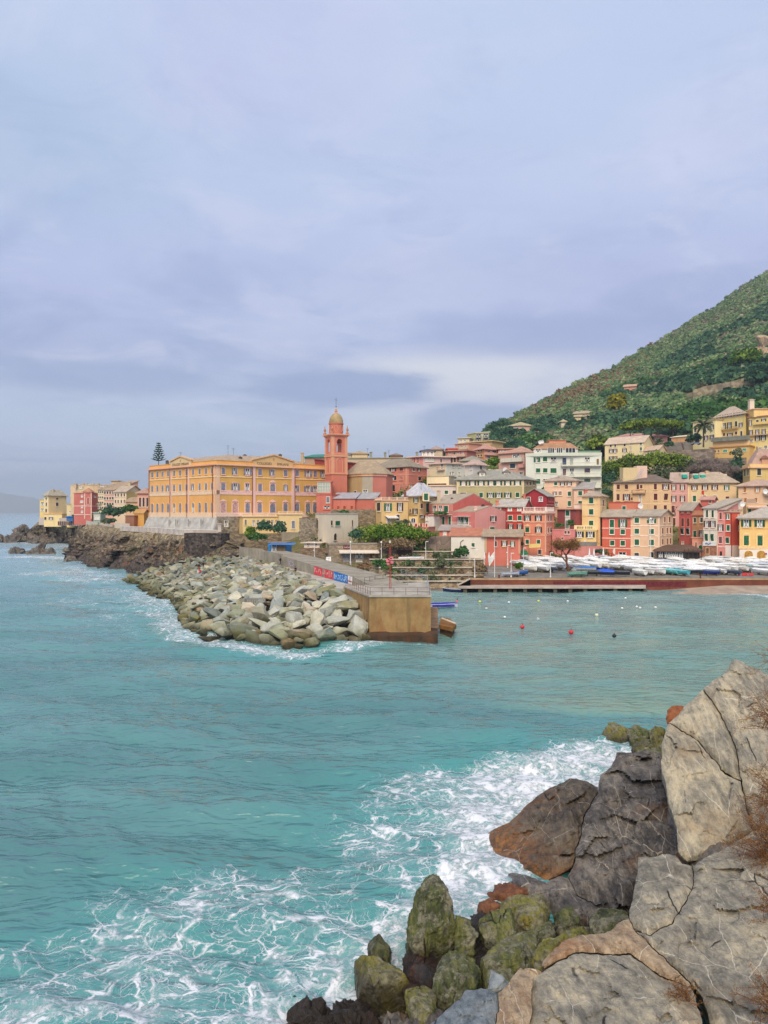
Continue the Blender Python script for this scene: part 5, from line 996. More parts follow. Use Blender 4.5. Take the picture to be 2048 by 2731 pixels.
def grid_obj(name,rows,mat,smooth=True,kind='structure',parent=None):
 """surface through a list of equally long rows of points"""
 n=len(rows[0]);V=[tuple(p)for r in rows for p in r]
 Fq=[(i*n+j,i*n+j+1,(i+1)*n+j+1,(i+1)*n+j)for i in range(len(rows)-1)for j in range(n-1)]
 me=np_mesh(name,V,Fq,mat,smooth=smooth);o=link(name,me,parent)
 if kind:o['kind']=kind
 return o
def resample(pts,n):
 pts=[Vector(p)for p in pts];L=[0]
 for a,b in zip(pts,pts[1:]):L.append(L[-1]+(b-a).length)
 out=[];j=0
 for i in range(n):
  t=L[-1]*i/(n-1)
  while j<len(L)-2 and L[j+1]<t:j+=1
  f=(t-L[j])/max(1e-6,L[j+1]-L[j]);out.append(pts[j].lerp(pts[j+1],min(1,f)))
 return out
@cached
def cliffm():
 m=bpy.data.materials.new('cliff_rock');t=NT(m);p=t.pos()
 n=t.noise(p,.16,8,.65,.5);f=t.noise(t.pos((1,1,.5)),.9,8,.7,.6);v=t.voro(t.pos((1,1,.6)),.5)
 sep=t.n('ShaderNodeSeparateXYZ');t.l(p,sep.inputs[0]);z=sep.outputs[2]
 a=t.ramp(f,[(.3,lin((44,40,40))),(.45,lin((98,86,74))),(.56,lin((136,118,98))),(.72,lin((186,168,142)))])
 a=t.mix(t.math('MULTIPLY',t.mr(t.noise(t.pos((1,1,.3)),.3,6,.7,.8),.5,.62),.85),a,lin((52,47,46)));a=t.mix(t.math('MULTIPLY',t.mr(n,.5,.66),.6),a,lin((112,108,70)))  # upright dark streaks paint crevice shade into the rock colour
 a=t.mix(t.math('MULTIPLY',t.mr(t.noise(p,.35,4),.6,.75),.6),a,lin((196,130,80)))
 a=t.mix(t.math('MULTIPLY',t.mr(t.math('ADD',z,t.math('MULTIPLY',n,7)),9.5,4.5),.7),a,lin((74,68,68)));a=t.mix(t.math('MULTIPLY',t.mr(t.math('ADD',z,t.math('MULTIPLY',n,6)),11,14.5),.75),a,t.mix(t.mr(f,.4,.6),lin((120,108,78)),lin((196,176,142))))
 t.bsdf(a,.9,t.math('ADD',f,t.mr(v,0,.15)),.9,.5,.2);return m
@cached
def groundm():
 m=bpy.data.materials.new('ground');t=NT(m);p=t.pos();n=t.noise(p,.12,8,.65);f=t.noise(p,1.2,6,.7)
 a=t.ramp(n,[(.35,lin((86,92,50))),(.5,lin((120,116,70))),(.65,lin((150,130,100)))]);a=t.mix(t.mr(f,.4,.7),a,lin((90,84,62)))
 t.bsdf(a,.95,f,.6,.3,.1);return m
TC=[-200,150,330,560,780,850,1000,1150,1300,1450,1600,1750,1900,2050,2400,3000]
TD=[196,205,214,226,245,262,290,330,390,460,600]
TZT={196:[-4,-4,-4,-4,-4,5,3,3.2,3.0,3.2,3.2,3.2,3.2,3.2,3.2,3.2],205:[-4,-4,-4,-4,-2,6,5,4.6,3.7,4,4,4,4,4,4,4],214:[-4,-4,-4,-4,-1,8,9,9,6,5,4.6,4.6,4.6,4.6,5,5],226:[-4,-4,-4,-3,9,12,12,13,13,10,6,5,6,8,9,10],245:[-4,-4,-4,9,11.5,17,17,18,17,16,12,6,8,15,20,22],262:[-4,-4,-4,11,12,19,22,21,21,21,19,13,14,22,28,30],290:[-4,-4,3,11,12,22,23,29,28,27,27,25,26,31,38,42],330:[-4,-4,8,12,13,23,26,36,36,33,37,36,40,42,50,52],390:[-4,-4,8,13,14,24,30,46,50,44,47,52,60,66,72,80],460:[-4,-4,6,10,12,22,34,52,60,56,60,72,84,90,105,120],600:[-4,-4,4,8,10,18,30,44,56,60,60,70,80,90,100,110]}
def ground_z(px,D):
 D=min(max(D,TD[0]),TD[-1]);px=min(max(px,TC[0]),TC[-1])
 j=max(k for k in range(len(TC)-1)if TC[k]<=px);i=max(k for k in range(len(TD)-1)if TD[k]<=D)
 fx=(px-TC[j])/(TC[j+1]-TC[j]);fy=(D-TD[i])/(TD[i+1]-TD[i]);a,b=TZT[TD[i]],TZT[TD[i+1]]
 return(a[j]*(1-fx)+a[j+1]*fx)*(1-fy)+(b[j]*(1-fx)+b[j+1]*fx)*fy
rows=[]
for i in range(70):
 D=196+(600-196)*(i/69)**1.4;rows.append([Vector((*PX(px,D),ground_z(px,D)+.5*fbm((px*.03,D*.1,0),1,3)))for px in range(-200,3001,20)])
grid_obj('ground',rows,groundm())
top=[(70,452,6),(105,445,13),(150,436,13.4),(210,420,13.2),(255,345,12.6),(290,292,12.2),(345,266,12.0),(400,247,11.9),(455,232,11.8),(494,224,11.6),(545,221,11.6),(600,219,11.2),(640,216,9)]
foot=[(20,462,-2),(75,455,-2),(150,444,-2),(200,430,-2),(196,330,-2),(186,283,-2),(205,262,-2),(285,240,-2),(370,222,-2),(470,212,-1),(545,209,2),(600,206,4),(650,204,5)]
T_=resample([Vector((*PX(p,d),z))for p,d,z in top],230);F_=resample([Vector((*PX(p,d),z))for p,d,z in foot],230);rows=[]
for i in range(44):
 f=i/43;r=[]
 for j in range(230):
  p=F_[j].lerp(T_[j],f);ease=math.sin(math.pi*min(1,f*1.02));k=1.2+2.2*ease*(1 if j<150 else .35)
  bulge=(T_[j]-F_[j]).normalized();d=Vector((T_[j].x-F_[j].x,T_[j].y-F_[j].y,0));d=d.normalized()if d.length>0 else Vector((0,1,0))
  g=fbm((p.x,p.y,p.z*.35),.09,5,3)+.8*abs(fbm((p.x,p.y,p.z*.3),.26,4,9))+.35*fbm((p.x,p.y,p.z),.9,3,2)+facet(Vector((p.x,p.y,p.z*.6)),.13,.16,4)+facet(Vector((p.x,p.y,p.z*.7)),.4,.14,5)
  p=p-d*(g*k*1.9)*(1-f**6)-Vector((0,0,.4*fbm(p,.5,3)*(1-f)))
  r.append(p)
 rows.append(r)
rows.append([p+Vector((0,14,.1))for p in T_]);grid_obj('cliff',rows,cliffm(),smooth=False)
b=Bld('sea_wall','dark rubble masonry sea wall below the white parapet corner',[(491,219),(589,213.5)],1500,1422,(110,98,88),'wall',back=4,drop=2,wallmat=stone((112,100,92),.62,1.1,.7,.7,.75));b.finish()
def wall_run(name,label,pts,h,t,mat,cat='wall',z0=-1.0,coping=None):
 pts=[Vector(p)for p in pts];c=sum(pts,Vector())/len(pts);r=empty(name,c,label,cat)
 mb=MB();m2=MB()
 for a,b_ in zip(pts,pts[1:]):
  u=(b_-a);u.z=0;u=u.normalized()*t*.25 if u.length>0 else u
  mb.slab(a-u*0,b_+u*0,t,z0,h)
  if coping:m2.slab(a,b_,t+.14,h,h+.14)
 mb.obj('wall',mat,r,c)
 if coping:m2.obj('coping',coping,r,c)
 return r
wp=concrete((222,206,192),.85,0,.3)
wall_run('parapet_wall','long low white parapet on the cliff below the college',[Vector((*PX(p,d),z))for p,d,z in((322,270,12),(400,246,12),(455,231,11.9),(492,223.2,11.8),(540,221.5,11.8),(585,220,11.7))],1.0,.3,wp,z0=-.6,coping=paint((236,228,218)))
r=empty('gate_pier',P(586,1412,220),'stone pier ending the white cliff parapet','pier');mb=MB();mb.box(P(586,1419,219.6),1.0,1.0,2.2);mb.obj('shaft',concrete((220,206,190)),r,r.location);mb=MB();p=P(586,1419,219.6);mb.box((p.x,p.y,p.z+2.2),1.3,1.3,.25);mb.obj('cap',wp,r,r.location)
wall_run('retaining_wall','pale arcaded terrace wall at the far point',[Vector((*PX(p,d),13))for p,d in((104,444),(145,436),(216,417))],1.6,.6,plaster((196,180,166)),z0=-2.5)
r=bpy.data.objects[-1]if False else None
mb=MB();
for k in range(14):
 x=147+k*5;d=435.3-(x-145)*.268;p=P(x,1401,d);w_=.62
 mb.add([(p.x+a,p.y-.5,p.z+c)for a,c in arch_pts(.8,2.2,5)],[tuple(range(len(arch_pts(.8,2.2,5))))[::-1]])
o=mb.obj('blind_arcade',paint((100,66,62),.9));o.parent=bpy.data.objects['retaining_wall']if 'retaining_wall' in bpy.data.objects else None
for ob in list(COL.objects):
 if ob.get('label')=='pale arcaded terrace wall at the far point':o.parent=ob;o.location=-Vector(ob.location)
wall_run('fence_wall','pale balustraded garden fence right of the far arcaded wall',[Vector((*PX(p,d),z))for p,d,z in((230,380,12.8),(262,335,12.6),(300,296,12.2))],.9,.3,plaster((206,196,180)),'fence',z0=-1)
wall_run('garden_wall','pale garden wall with pillars left of the orange annex',[Vector((*PX(p,d),z))for p,d,z in((306,284,12.2),(345,272,12.1))],1.8,.3,plaster((214,196,176)),z0=-1)
ZP,ZL=6.3,5.5
conc=concrete((178,168,148),.82,.0,.45);pale=concrete((196,188,172),.82,0,.35)
bw=concrete((176,144,96),.88,.5,.95)
mo=empty('harbour_mole',Vector((1,115,0)),'long concrete harbour mole ending in a square stained pier head','mole')
orgm=mo.location
A_,B_,C_,D_=Vector(PX(985,108)),Vector(PX(1149,108)),Vector(PX(1142,129)),Vector(PX(919,121.5))
mb=MB();mb.prism([A_,B_,C_,D_],-2,ZP-.25,0);mb.obj('pier_head',[bw],mo,orgm)
mb=MB();o_=.18
ce=(A_+B_+C_+D_)/4;mb.prism([p+(p-ce).normalized()*o_ for p in(A_,B_,C_,D_)],ZP-.25,ZP);mb.obj('deck',pale,mo,orgm)
mb=MB()
base=[A_+Vector((-1.3,-1.0)),B_+Vector((.9,-1.0)),C_+Vector((1.5,0)),D_+Vector((-1,0))]
N_=40;rows=[]
ringp=resample([Vector((*p,0))for p in base[:3]],N_)
for k,(z,e)in enumerate(((-1.5,.3),(.1,.1),(.7,.25),(1.0,.1),(1.15,-.5))):
 rows.append([p+Vector((.0,-1,0))*(e+.9*fbm((p.x,p.y,z),.8,3,k))+Vector((0,0,z+.5*fbm((p.x,p.y,z),1.1,3,5)))for p in ringp])
rows.append([p+(Vector((ce.x,ce.y,0))-p)*.3+Vector((0,0,1.1))for p in ringp])
V=[tuple(p-Vector(orgm))for r in rows for p in r];link('footing',np_mesh('footing',V,[(i*N_+j,i*N_+j+1,(i+1)*N_+j+1,(i+1)*N_+j)for i in range(len(rows)-1)for j in range(N_-1)],concrete((96,74,56),.75,.35,.9)),mo)
wl=[(700,187,5.95,8.4),(757,171,5.9,8.15),(830,152,5.75,7.6),(880,142,5.6,7.3),(940,131.5,5.5,6.95),(962,127,5.5,6.7),(992,121.5,5.5,ZP+.05)]
up=[];lo=[];mb=MB();wallv=[]
for i,(px,D,zb,zt)in enumerate(wl):
 p=Vector(PX(px,D));q_=Vector(PX(*wl[min(i+1,len(wl)-1)][:2]))if i<len(wl)-1 else p+(p-Vector(PX(*wl[i-1][:2])))
 d=(q_-p).normalized();n=Vector((-d.y,d.x));n=n if n.x>0 else-n
 wallv.append((p,n,zb,zt))
nW=len(wallv);L=[];
for p,n,zb,zt in wallv:L+=[(p.x,p.y,-1),(p.x,p.y,zt),(p.x+n.x*.45,p.y+n.y*.45,zt+.01),(p.x+n.x*6.2,p.y+n.y*6.2,zt-.05),(p.x+n.x*6.2,p.y+n.y*6.2,-1)]
mb.add(L,[(5*i+k,5*i+5+k,5*i+6+k,5*i+1+k)for i in range(nW-1)for k in range(4)]+[(0,1,2,3,4),tuple(5*(nW-1)+k for k in(4,3,2,1,0))])
mb.obj('upper_walk',conc,mo,orgm)
mb=MB();L=[]
for p,n,zb,zt in wallv[:6]:
 e=5.0 if zb>5.6 else 4.0
 L+=[(p.x-n.x*e,p.y-n.y*e,-1),(p.x-n.x*e,p.y-n.y*e,zb),(p.x,p.y,zb),(p.x,p.y,-1)]
mb.add(L,[(4*i+k,4*i+4+k,4*i+5+k,4*i+1+k)for i in range(5)for k in range(3)]+[(20,21,22,23)]);mb.obj('promenade',concrete((206,198,184),.85,0,.25),mo,orgm)
mb=MB();L=[(640,200,6.3,8.9),(700,189,6.1,8.6),(757,171.5,5.9,8.2)]
for(a,d,zb,zt),(a2,d2,zb2,zt2)in zip(L,L[1:]):
 p,r=Vector((*PX(a,d),-1)),Vector((*PX(a2,d2),-1));mb.slab(p,r,.5,0,zt+1)
mb.prism([PX(640,200),PX(700,189),PX(757,171),PX(742,166),PX(690,176),PX(630,188)],-1,6.0);mb.obj('shore_wall',conc,mo,orgm)
def wall_quad(f0,f1,z0,z1,out=.03):
 res=[]
 for px in(f0,f1):
  for i in range(nW-1):
   a,b_=wl[i],wl[i+1]
   if a[0]<=px<=b_[0]:
    t=(px-a[0])/(b_[0]-a[0]);p,n,zb,zt=wallv[i];p2,n2,zb2,zt2=wallv[i+1]
    c=p.lerp(p2,t);nn=n;zb_=zb+(zb2-zb)*t;zt_=zt+(zt2-zt)*t
    res.append((c-nn*out,zb_,zt_));break
 (c0,b0,t0),(c1,b1,t1)=res
 return[(c0.x,c0.y,b0+(t0-b0)*z0),(c1.x,c1.y,b1+(t1-b1)*z0),(c1.x,c1.y,b1+(t1-b1)*z1),(c0.x,c0.y,b0+(t0-b0)*z1)]
REDP,BLUEP,WHP=paint((226,70,84),.7,1,.25),paint((14,118,200),.7,1,.2),paint((236,232,228),.7)
gr=random.Random(5)
mb=MB();m2=MB()
for x0,x1 in((838,849),(849.5,861),(866,878),(878.5,889)):mb.add(wall_quad(x0,x1,.06,.94),[(0,1,2,3)])
for k in range(9):
 x=840+k*5.4;m2.add(wall_quad(x,x+1.1+gr.random(),.2+.2*gr.random(),.55+.35*gr.random(),.05),[(0,1,2,3)])
 if k%2==0:zc_=.3+.4*gr.random();m2.add(wall_quad(x,x+4,zc_,zc_+.1,.05),[(0,1,2,3)])
g=mb.obj('graffiti',REDP,mo,orgm);m2.obj('graffiti_stroke',paint((226,190,170),.7),g,orgm)
mb=MB();m2=MB();mb.add(wall_quad(890.5,928,.02,.97),[(0,1,2,3)])
for k in range(13):
 x=892+k*2.7;z_=.12+.3*gr.random();m2.add(wall_quad(x,x+.9+.7*gr.random(),z_,z_+.2+.35*gr.random(),.05),[(0,1,2,3)])
 if k%2==0:zc_=.15+.7*gr.random();m2.add(wall_quad(x,min(927,x+2.6),zc_,zc_+.12,.05),[(0,1,2,3)])
g=mb.obj('graffiti',BLUEP,mo,orgm);m2.obj('graffiti_stroke',paint((190,216,240),.7),g,orgm)
mb=MB();m2=MB();mb.add(wall_quad(929,940,.02,.97),[(0,1,2,3)]);m2.add(wall_quad(933.5,934.8,.35,.9,.05),[(0,1,2,3)]);m2.add(wall_quad(930.5,938,.28,.38,.05),[(0,1,2,3)]);m2.add(wall_quad(931,932,.36,.5,.05),[(0,1,2,3)]);m2.add(wall_quad(936.6,937.6,.36,.5,.05),[(0,1,2,3)])
g=mb.obj('graffiti',WHP,mo,orgm);m2.obj('graffiti_stroke',paint((170,60,70),.7),g,orgm)
mb=MB()
for k in range(7):t=2*math.pi*k/7;x=778+6*math.cos(t);z_=.45+.22*math.sin(t);mb.add(wall_quad(x-1,x+2.4,z_,z_+.1,.04),[(0,1,2,3)])
mb.obj('graffiti',paint((190,176,206),.7),mo,orgm)
def railing(name,label,pts,h=1.05,step=1.6,mat=None,bars=2,cat='railing'):
 pts=[Vector(p)for p in pts];c=pts[0];r=empty(name,c,label,cat);mp=MB();mr_=MB()
 for a,b_ in zip(pts,pts[1:]):
  k=max(1,round((b_-a).length/step))
  for j in range(k+1):t=a.lerp(b_,j/k);mp.tube(t,t+Vector((0,0,h)),.035,n=5)
  for i in range(bars):z_=h*(i+1)/bars;mr_.tube(a+Vector((0,0,z_)),b_+Vector((0,0,z_)),.025,n=5)
 mp.obj('railing_post',mat or IRON,r,c);mr_.obj('rail',mat or IRON,r,c);return r
v3=lambda p,z:Vector((p.x,p.y,z))
RUST=paint((130,92,76),.7)
railing('railing','thin rusty railing along the front edge of the pier head',[v3(A_.lerp(ce,.03),ZP),v3(B_.lerp(ce,.03),ZP)],1.05,1.65,RUST)
railing('railing','rusty railing on the sea side of the pier head',[v3(D_.lerp(ce,.03),ZP),v3(A_.lerp(ce,.03),ZP)],1.05,1.3,RUST)
railing('railing','pale metal railing on the harbour side of the pier head',[v3(B_.lerp(ce,.03),ZP)+Vector((-.1,1.2,0)),v3(C_.lerp(ce,.03),ZP),Vector((*PX(1070,139),ZP+.2))],1.15,2.4,GREYMETAL,4)
mb=[]
for p,n,zb,zt in wallv[1:]:mb.append(Vector((p.x+n.x*6.0,p.y+n.y*6.0,zt-.05)))
railing('railing','long thin railing along the upper walk of the mole',mb,1.05,2.2,paint((150,140,125)),2)
railing('railing','short dark railing at the start of the pier head walk',[Vector((*PX(972,124),ZP)),Vector((*PX(1000,128),ZP)),Vector((*PX(1042,131),ZP))],1.1,2.0,IRON,2)
mast=empty('signal_mast',P(1040,1570,117),'tall red lattice signal mast with a lamp on the pier head','mast');c=mast.location;mb=MB()
hM=126*117/F
for k in range(3):
 t=2*math.pi*k/3;o_=Vector((.16*math.cos(t),.16*math.sin(t),0));mb.tube(c+o_,c+o_*.6+Vector((0,0,hM*.86)),.045,n=5)
for k in range(18):z_=hM*.86*k/18;t0=2*math.pi*k/3;s=1-.4*k/18;mb.tube(c+Vector((.16*s*math.cos(t0),.16*s*math.sin(t0),z_)),c+Vector((.16*s*math.cos(t0+2.09),.16*s*math.sin(t0+2.09),z_+hM*.048)),.03,n=4)
mb.obj('lattice',RUSTRED,mast,c);mb=MB();mb.tube(c+Vector((0,0,hM*.86)),c+Vector((0,0,hM*.97)),.05);mb.obj('top_pole',RUSTRED,mast,c);mb=MB();mb.lathe(c+Vector((0,0,hM*.96)),[(.05,0),(.17,.05),(.17,.3),(.05,.4)],8);mb.obj('lamp',paint((210,214,180),.3),mast,c)
mb=MB()
for x,z_,w_,h_ in((-.35,.56,.5,.5),(.3,.53,.45,.4),(0,.6,.6,.35),(.25,.63,.5,.3),(-.3,.5,.4,.3)):mb.box(c+Vector((x,-.15,hM*z_)),w_,.12,h_)
mb.obj('day_mark',paint((220,120,130),.6),mast,c)
ld=empty('landing_stage',P(1192,1670,112),'low crumbling landing stage with ramp at the pier head','landing');c=ld.location
mb=MB();mb.prism([PX(1170,112.5),PX(1206,109.5),PX(1217,112.5),PX(1200,119),PX(1176,121)],.95,1.5);mb.obj('slab',concrete((170,122,66),.8,.5,.7),ld,c);mb=MB();mb.prism([PX(1173,113),PX(1203,110.5),PX(1212,113),PX(1198,118),PX(1178,120)],-2,.95);mb.obj('pillar',concrete((110,84,58),.8,.4),ld,c)
mb=MB();mb.slab(P(1178,1650,113),P(1215,1664,111.6),.35,0,.12);mb.obj('gangplank',paint((214,200,178)),ld,c)
st=empty('stone_steps',P(1158,1680,110),'worn stone steps down the harbour side of the pier head','steps');c=st.location;mb=MB()
for k in range(9):
 d=110+k*1.05;mb.prism([PX(1148.5,d),PX(1168,d),PX(1168,d+1.1),PX(1148.5,d+1.1)],-1.5,.5+k*.34)
mb.obj('step',concrete((176,150,126),.8,.2,.5),st,c)
rp=empty('rusty_panel',P(1161,1643,119),'orange rusted corrugated panel standing beside the pier steps','panel');c=rp.location;mb=MB()
p,r=P(1152,1643,119),P(1167,1645,119);nn_=12
for k in range(7):z_=1.35*k/7;mb.slab(p+Vector((0,-.04*(k%2),z_)),r+Vector((0,-.04*(k%2),z_)),.06,0,1.35/7)
mb.obj('sheet',paint((206,112,84),.7,1,.3),rp,c);mb=MB()
for q_ in(p,r):mb.tube(q_-Vector((0,0,.8)),q_+Vector((0,0,1.5)),.05)
mb.obj('post',IRON,rp,c)
qa=concrete((150,142,130),.85,0,.2)
rows=[]
for D,z_ in((176.0,2.82),(190,3.2),(205,4.1),(218,4.95),(226,5.6)):
 rows.append([Vector((*PX(px,D),z_+.05*fbm((px*.1,D,0),.7,3)))for px in range(1290,2700,15)])
grid_obj('quay',rows,qa)
qw=empty('quay_wall',Vector((*PX(1600,176),0)),'long rust red quay wall with pale coping below the boats','wall');c=qw.location
mb=MB();mb.prism([PX(1252,176),PX(2700,176),PX(2700,177.2),PX(1252,177.2)],-2,2.45);mb.obj('wall',concrete((140,84,66),.8,.45,.6),qw,c)
mb=MB();mb.prism([PX(1250,175.9),PX(2700,175.9),PX(2700,177.3),PX(1250,177.3)],2.45,2.8);mb.obj('coping',concrete((206,172,132),.85,.2,.3),qw,c)
mb=MB();mb.prism([PX(1475,175.94),PX(1830,175.94),PX(1830,175.98),PX(1475,175.98)],.9,2.05);mb.obj('red_paint',paint((112,40,46),.7,1,.25),qw,c)
for x in(1331,1868):
 bo=empty('bollard',P(x,1543,176.4),'rusty iron mooring bollard on the quay edge, '+('left by the flagpole' if x<1500 else 'right below the white boats'),'bollard');c2=Vector((bo.location.x,bo.location.y,2.8));mb=MB();mb.lathe(c2,[(.3,0),(.28,.1),(.17,.15),(.16,.5),(.3,.6),(.3,.72),(.1,.78)],10);mb.obj('post',paint((110,58,42),.8),bo,bo.location)
lg=empty('concrete_jetty',Vector((*PX(1470,172),0)),'low pale concrete jetty on dark pillars along the foot of the quay','jetty');c=lg.location
mb=MB();mb.prism([PX(1222,171.5),PX(1722,171.5),PX(1722,175.8),PX(1222,175.8)],.92,1.35);mb.obj('deck',concrete((206,188,172),.85,.1,.3),lg,c)
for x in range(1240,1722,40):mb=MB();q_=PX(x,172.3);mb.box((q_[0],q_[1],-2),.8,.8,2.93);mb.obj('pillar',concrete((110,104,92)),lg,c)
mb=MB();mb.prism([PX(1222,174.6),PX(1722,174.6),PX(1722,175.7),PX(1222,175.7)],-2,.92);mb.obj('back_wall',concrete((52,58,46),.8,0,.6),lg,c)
ss=empty('stairs',P(1236,1560,175),'pale concrete stairs with sloping handrail at the left end of the quay','stairs');c=ss.location;mb=MB()
for k in range(9):
 x0=1220+k*3.7;p0,p1=PX(x0,173.6),PX(1254,173.6);q0=PX(1254,175.8);q1=PX(x0,175.8);mb.prism([p0,p1,q0,q1],1.2+k*.0,1.36+.165*(k+1))
mb.obj('step',concrete((222,206,180),.85,0,.3),ss,c);mb=MB();a,b_=P(1219,1545,173.7),P(1250,1527,173.7);mb.tube(a,b_,.05);mb.tube(a,a-Vector((0,0,1.2)),.05);mb.tube(b_,b_-Vector((0,0,1.1)),.05);mb.tube(b_,P(1342,1528,176.4),.04);mb.obj('handrail',GREYMETAL,ss,c)
sd_=bpy.data.materials.new('sand');t=NT(sd_);n_=t.noise(t.pos(),.3,6);f_=t.noise(t.pos((1,3,1)),1.6,6,.7)
t.bsdf(t.mix(t.mr(f_,.62,.75),t.mix(t.mr(n_,.35,.65),lin((158,140,122),.9),lin((186,166,144),.9)),lin((96,84,62))),.9,f_,.4,.1)
rows=[]
for i in range(16):
 f=i/15;rows.append([Vector((PX(px,175.9-13*f+0*px)[0],175.95-(13+(px-1900)*.004)*f,(1.45*min(1,max(0,(px-1700)/230))-.25)*(1-f)**1.2-.5*f+.08*fbm((px*.02,f*5,0),1.3,3)))for px in range(1700,2700,12)])
grid_obj('beach',rows,sd_)
rows=[]
for i in range(12):
 f=i/11;rows.append([Vector((*PX(px,186-14*f),1.3-1.9*f+.1*fbm((px*.02,f*5,0),1.3,3)))for px in range(1040,1262,6)])
o=grid_obj('shingle',rows,concrete((136,122,112),.85,0,.2))
TER=[(1042,1262,178.5,1.0,2.0),(1030,1262,183,1.6,3.0),(1010,1262,189,2.6,4.4),(985,1290,196,4.0,6.0),(960,1300,204,5.2,7.6)]
for k,(x0,x1,D,zb,zt)in enumerate(TER):
 r=empty('terrace_wall',Vector((*PX((x0+x1)/2,D),zb)),['lowest pale garden terrace wall by the little shingle beach','second garden terrace wall above the shingle','third garden terrace wall with white edge','fourth garden terrace wall below the lamp posts','topmost garden terrace wall under the lamp posts'][k],'wall');c=r.location
 a,b_=Vector((*PX(x0,D),zb-1)),Vector((*PX(x1,D),zb-1));mb=MB();mb.prism([a.to_2d(),b_.to_2d(),b_.to_2d()+Vector((0,7.5)),a.to_2d()+Vector((0,7.5))],zb-2.5,zt-.15);mb.obj('bank',stone((190,168,138),.82,1.2),r,c)
 mb=MB();mb.slab((a.x,a.y-.1,zt-.15),(b_.x,b_.y-.1,zt-.15),.8,0,.22);mb.obj('coping',concrete((226,212,190),.85,0,.3),r,c)
for k,(x,D,z_,r_)in enumerate(((1265,186,3.0,1),)):pass
b=Bld('beach_restaurant','stone restaurant with cream awning blue arched door and grey roller shutter',[(877,200),(1010,202)],1501,1453,(170,146,122),'restaurant',back=7,wallmat=stone((178,158,134),.85,1.7,.7,.2,.3))
b.rows((0,[923],1476,1499,17,'r',dict(shut=(176,176,180),trim=(140,120,105))),(0,[957.5],1474,1490,21,'A',dict(trim=(190,180,165))),(0,[992],1474,1490,11,'c',dict(shut=(130,84,60),trim=(160,130,105))))
b.rows((0,[953,962],1491,1498,7,'p',WS));A,B_2,u,n=b.faces(0);n3=Vector((n.x,n.y,0));mb=MB();p,r=b.hit(0,903,1467.5),b.hit(0,1008,1467.5);mb.add([p,r,r+n3*2.2-Vector((0,0,.35)),p+n3*2.2-Vector((0,0,.35))],[(0,1,2,3)]);mb.slab(p+n3*2.2,r+n3*2.2,.06,-.75,-.35);b.part('awning',mb,paint((240,226,206)))
p=b.hit(0,925,1464.5)+n3*.08;mb=MB();mb.box((p.x,p.y,p.z),1.9,.1,.9,0,math.atan2(u.y,u.x));sg=b.part('sign',mb,paint((96,40,40)));lettering('DADA',p+n3*.08+Vector((0,0,.25)),math.atan2(u.y,u.x),.55,paint((240,200,200)),sg,b.org)
b.roof('flat',over=.2,rise=.2,mat=concrete((176,160,140)));mb=MB();p,r=b.hit(0,897,1452)+Vector((0,2,0)),b.hit(0,926,1452)+Vector((0,2,0));mb.slab(p,r,1.6,.8,1.0);mb.tube(p-Vector((0,0,.5)),p+Vector((0,0,.8)),.06);mb.tube(r-Vector((0,0,.5)),r+Vector((0,0,.8)),.06);b.part('roof_canopy',mb,paint((190,150,135)));b.finish()
b=Bld('boat_shed','dark open boathouse draped with rust coloured creeper',[(1010,202),(1098,201)],1497,1453,(150,120,100),'boathouse',back=7,wallmat=stone((160,140,118),.8,1.5));b.rows((0,[1078],1468,1494,40,'r',dict(shut=(60,40,36),trim=(130,100,84))));b.roof('flat',over=.15,rise=.2,mat=concrete((150,130,110)));b.finish()
b=Bld('changing_hut','white hut with flat roof and brown doors above the brown stone wall',[(811,211),(852,210)],1465,1449,(236,226,214),'hut',back=5);b.rows((0,[822,842],1450,1459,9,'p',BR));b.roof('flat',over=.8,rise=.2,mat=paint((222,206,186)));b.finish()
b=Bld('terrace_wall','brown rough stone wall behind the start of the mole railing',[(800,206),(880,204)],1500,1463,(150,124,100),'wall',back=5,wallmat=stone((158,132,106),.8,1.5));b.rows((0,[872],1476,1492,9,'r',dict(shut=(58,44,40),trim=(130,110,90))));b.finish()
b=Bld('kiosk','blue beach kiosk with white double door and blue awning',[(715,208),(762,207)],1471,1448,(40,120,180),'kiosk',back=5,wallmat=paint((46,126,186),.6))
b.rows((0,[731],1452,1470,12,'p',WS),(0,[749],1453,1469,20,'r',dict(shut=(170,140,110),trim=(160,130,100))));A,B_2,u,n=b.faces(0);n3=Vector((n.x,n.y,0));mb=MB();p,r=b.hit(0,722,1448),b.hit(0,790,1448);mb.add([p,r,r+n3*1.8-Vector((0,0,.5)),p+n3*1.8-Vector((0,0,.5))],[(0,1,2,3)]);b.part('awning',mb,paint((70,120,180)));b.roof('flat',over=.2,rise=.2,mat=paint((150,130,120)));b.finish()
b=Bld('retaining_wall','stained grey retaining wall below the yellow terrace house',[(745,234),(800,232)],1446,1420,(170,160,140),'wall',back=2,wallmat=concrete((178,166,144),.82,0,.5));b.finish()
b=Bld('stone_wall','rough tan stone wall right of the round dark bush',[(962,214),(1012,213)],1455,1418,(180,160,130),'wall',back=3,wallmat=stone((190,170,138),.82,1.5));b.finish()
b=Bld('rock_wall','bare brown rock wall beneath the salmon shed',[(1139,210),(1206,208)],1494,1431,(150,132,118),'wall',back=3,wallmat=stone((172,152,138),.75,.5,.9,.25,.3));b.finish()
b=Bld('retaining_wall','long grey stone retaining wall below the hotel',[(1778,330),(1900,318)],1246,1203,(150,136,122),'wall',back=3,wallmat=stone((166,150,134),.8,.7,.5,.3,.4));b.finish()
b=Bld('retaining_wall','lower tan retaining wall above the bare thicket on the right',[(1800,312),(1990,300)],1262,1226,(160,140,118),'wall',back=3,wallmat=stone((160,142,124),.75,.6,.5,.3,.4));b.finish()
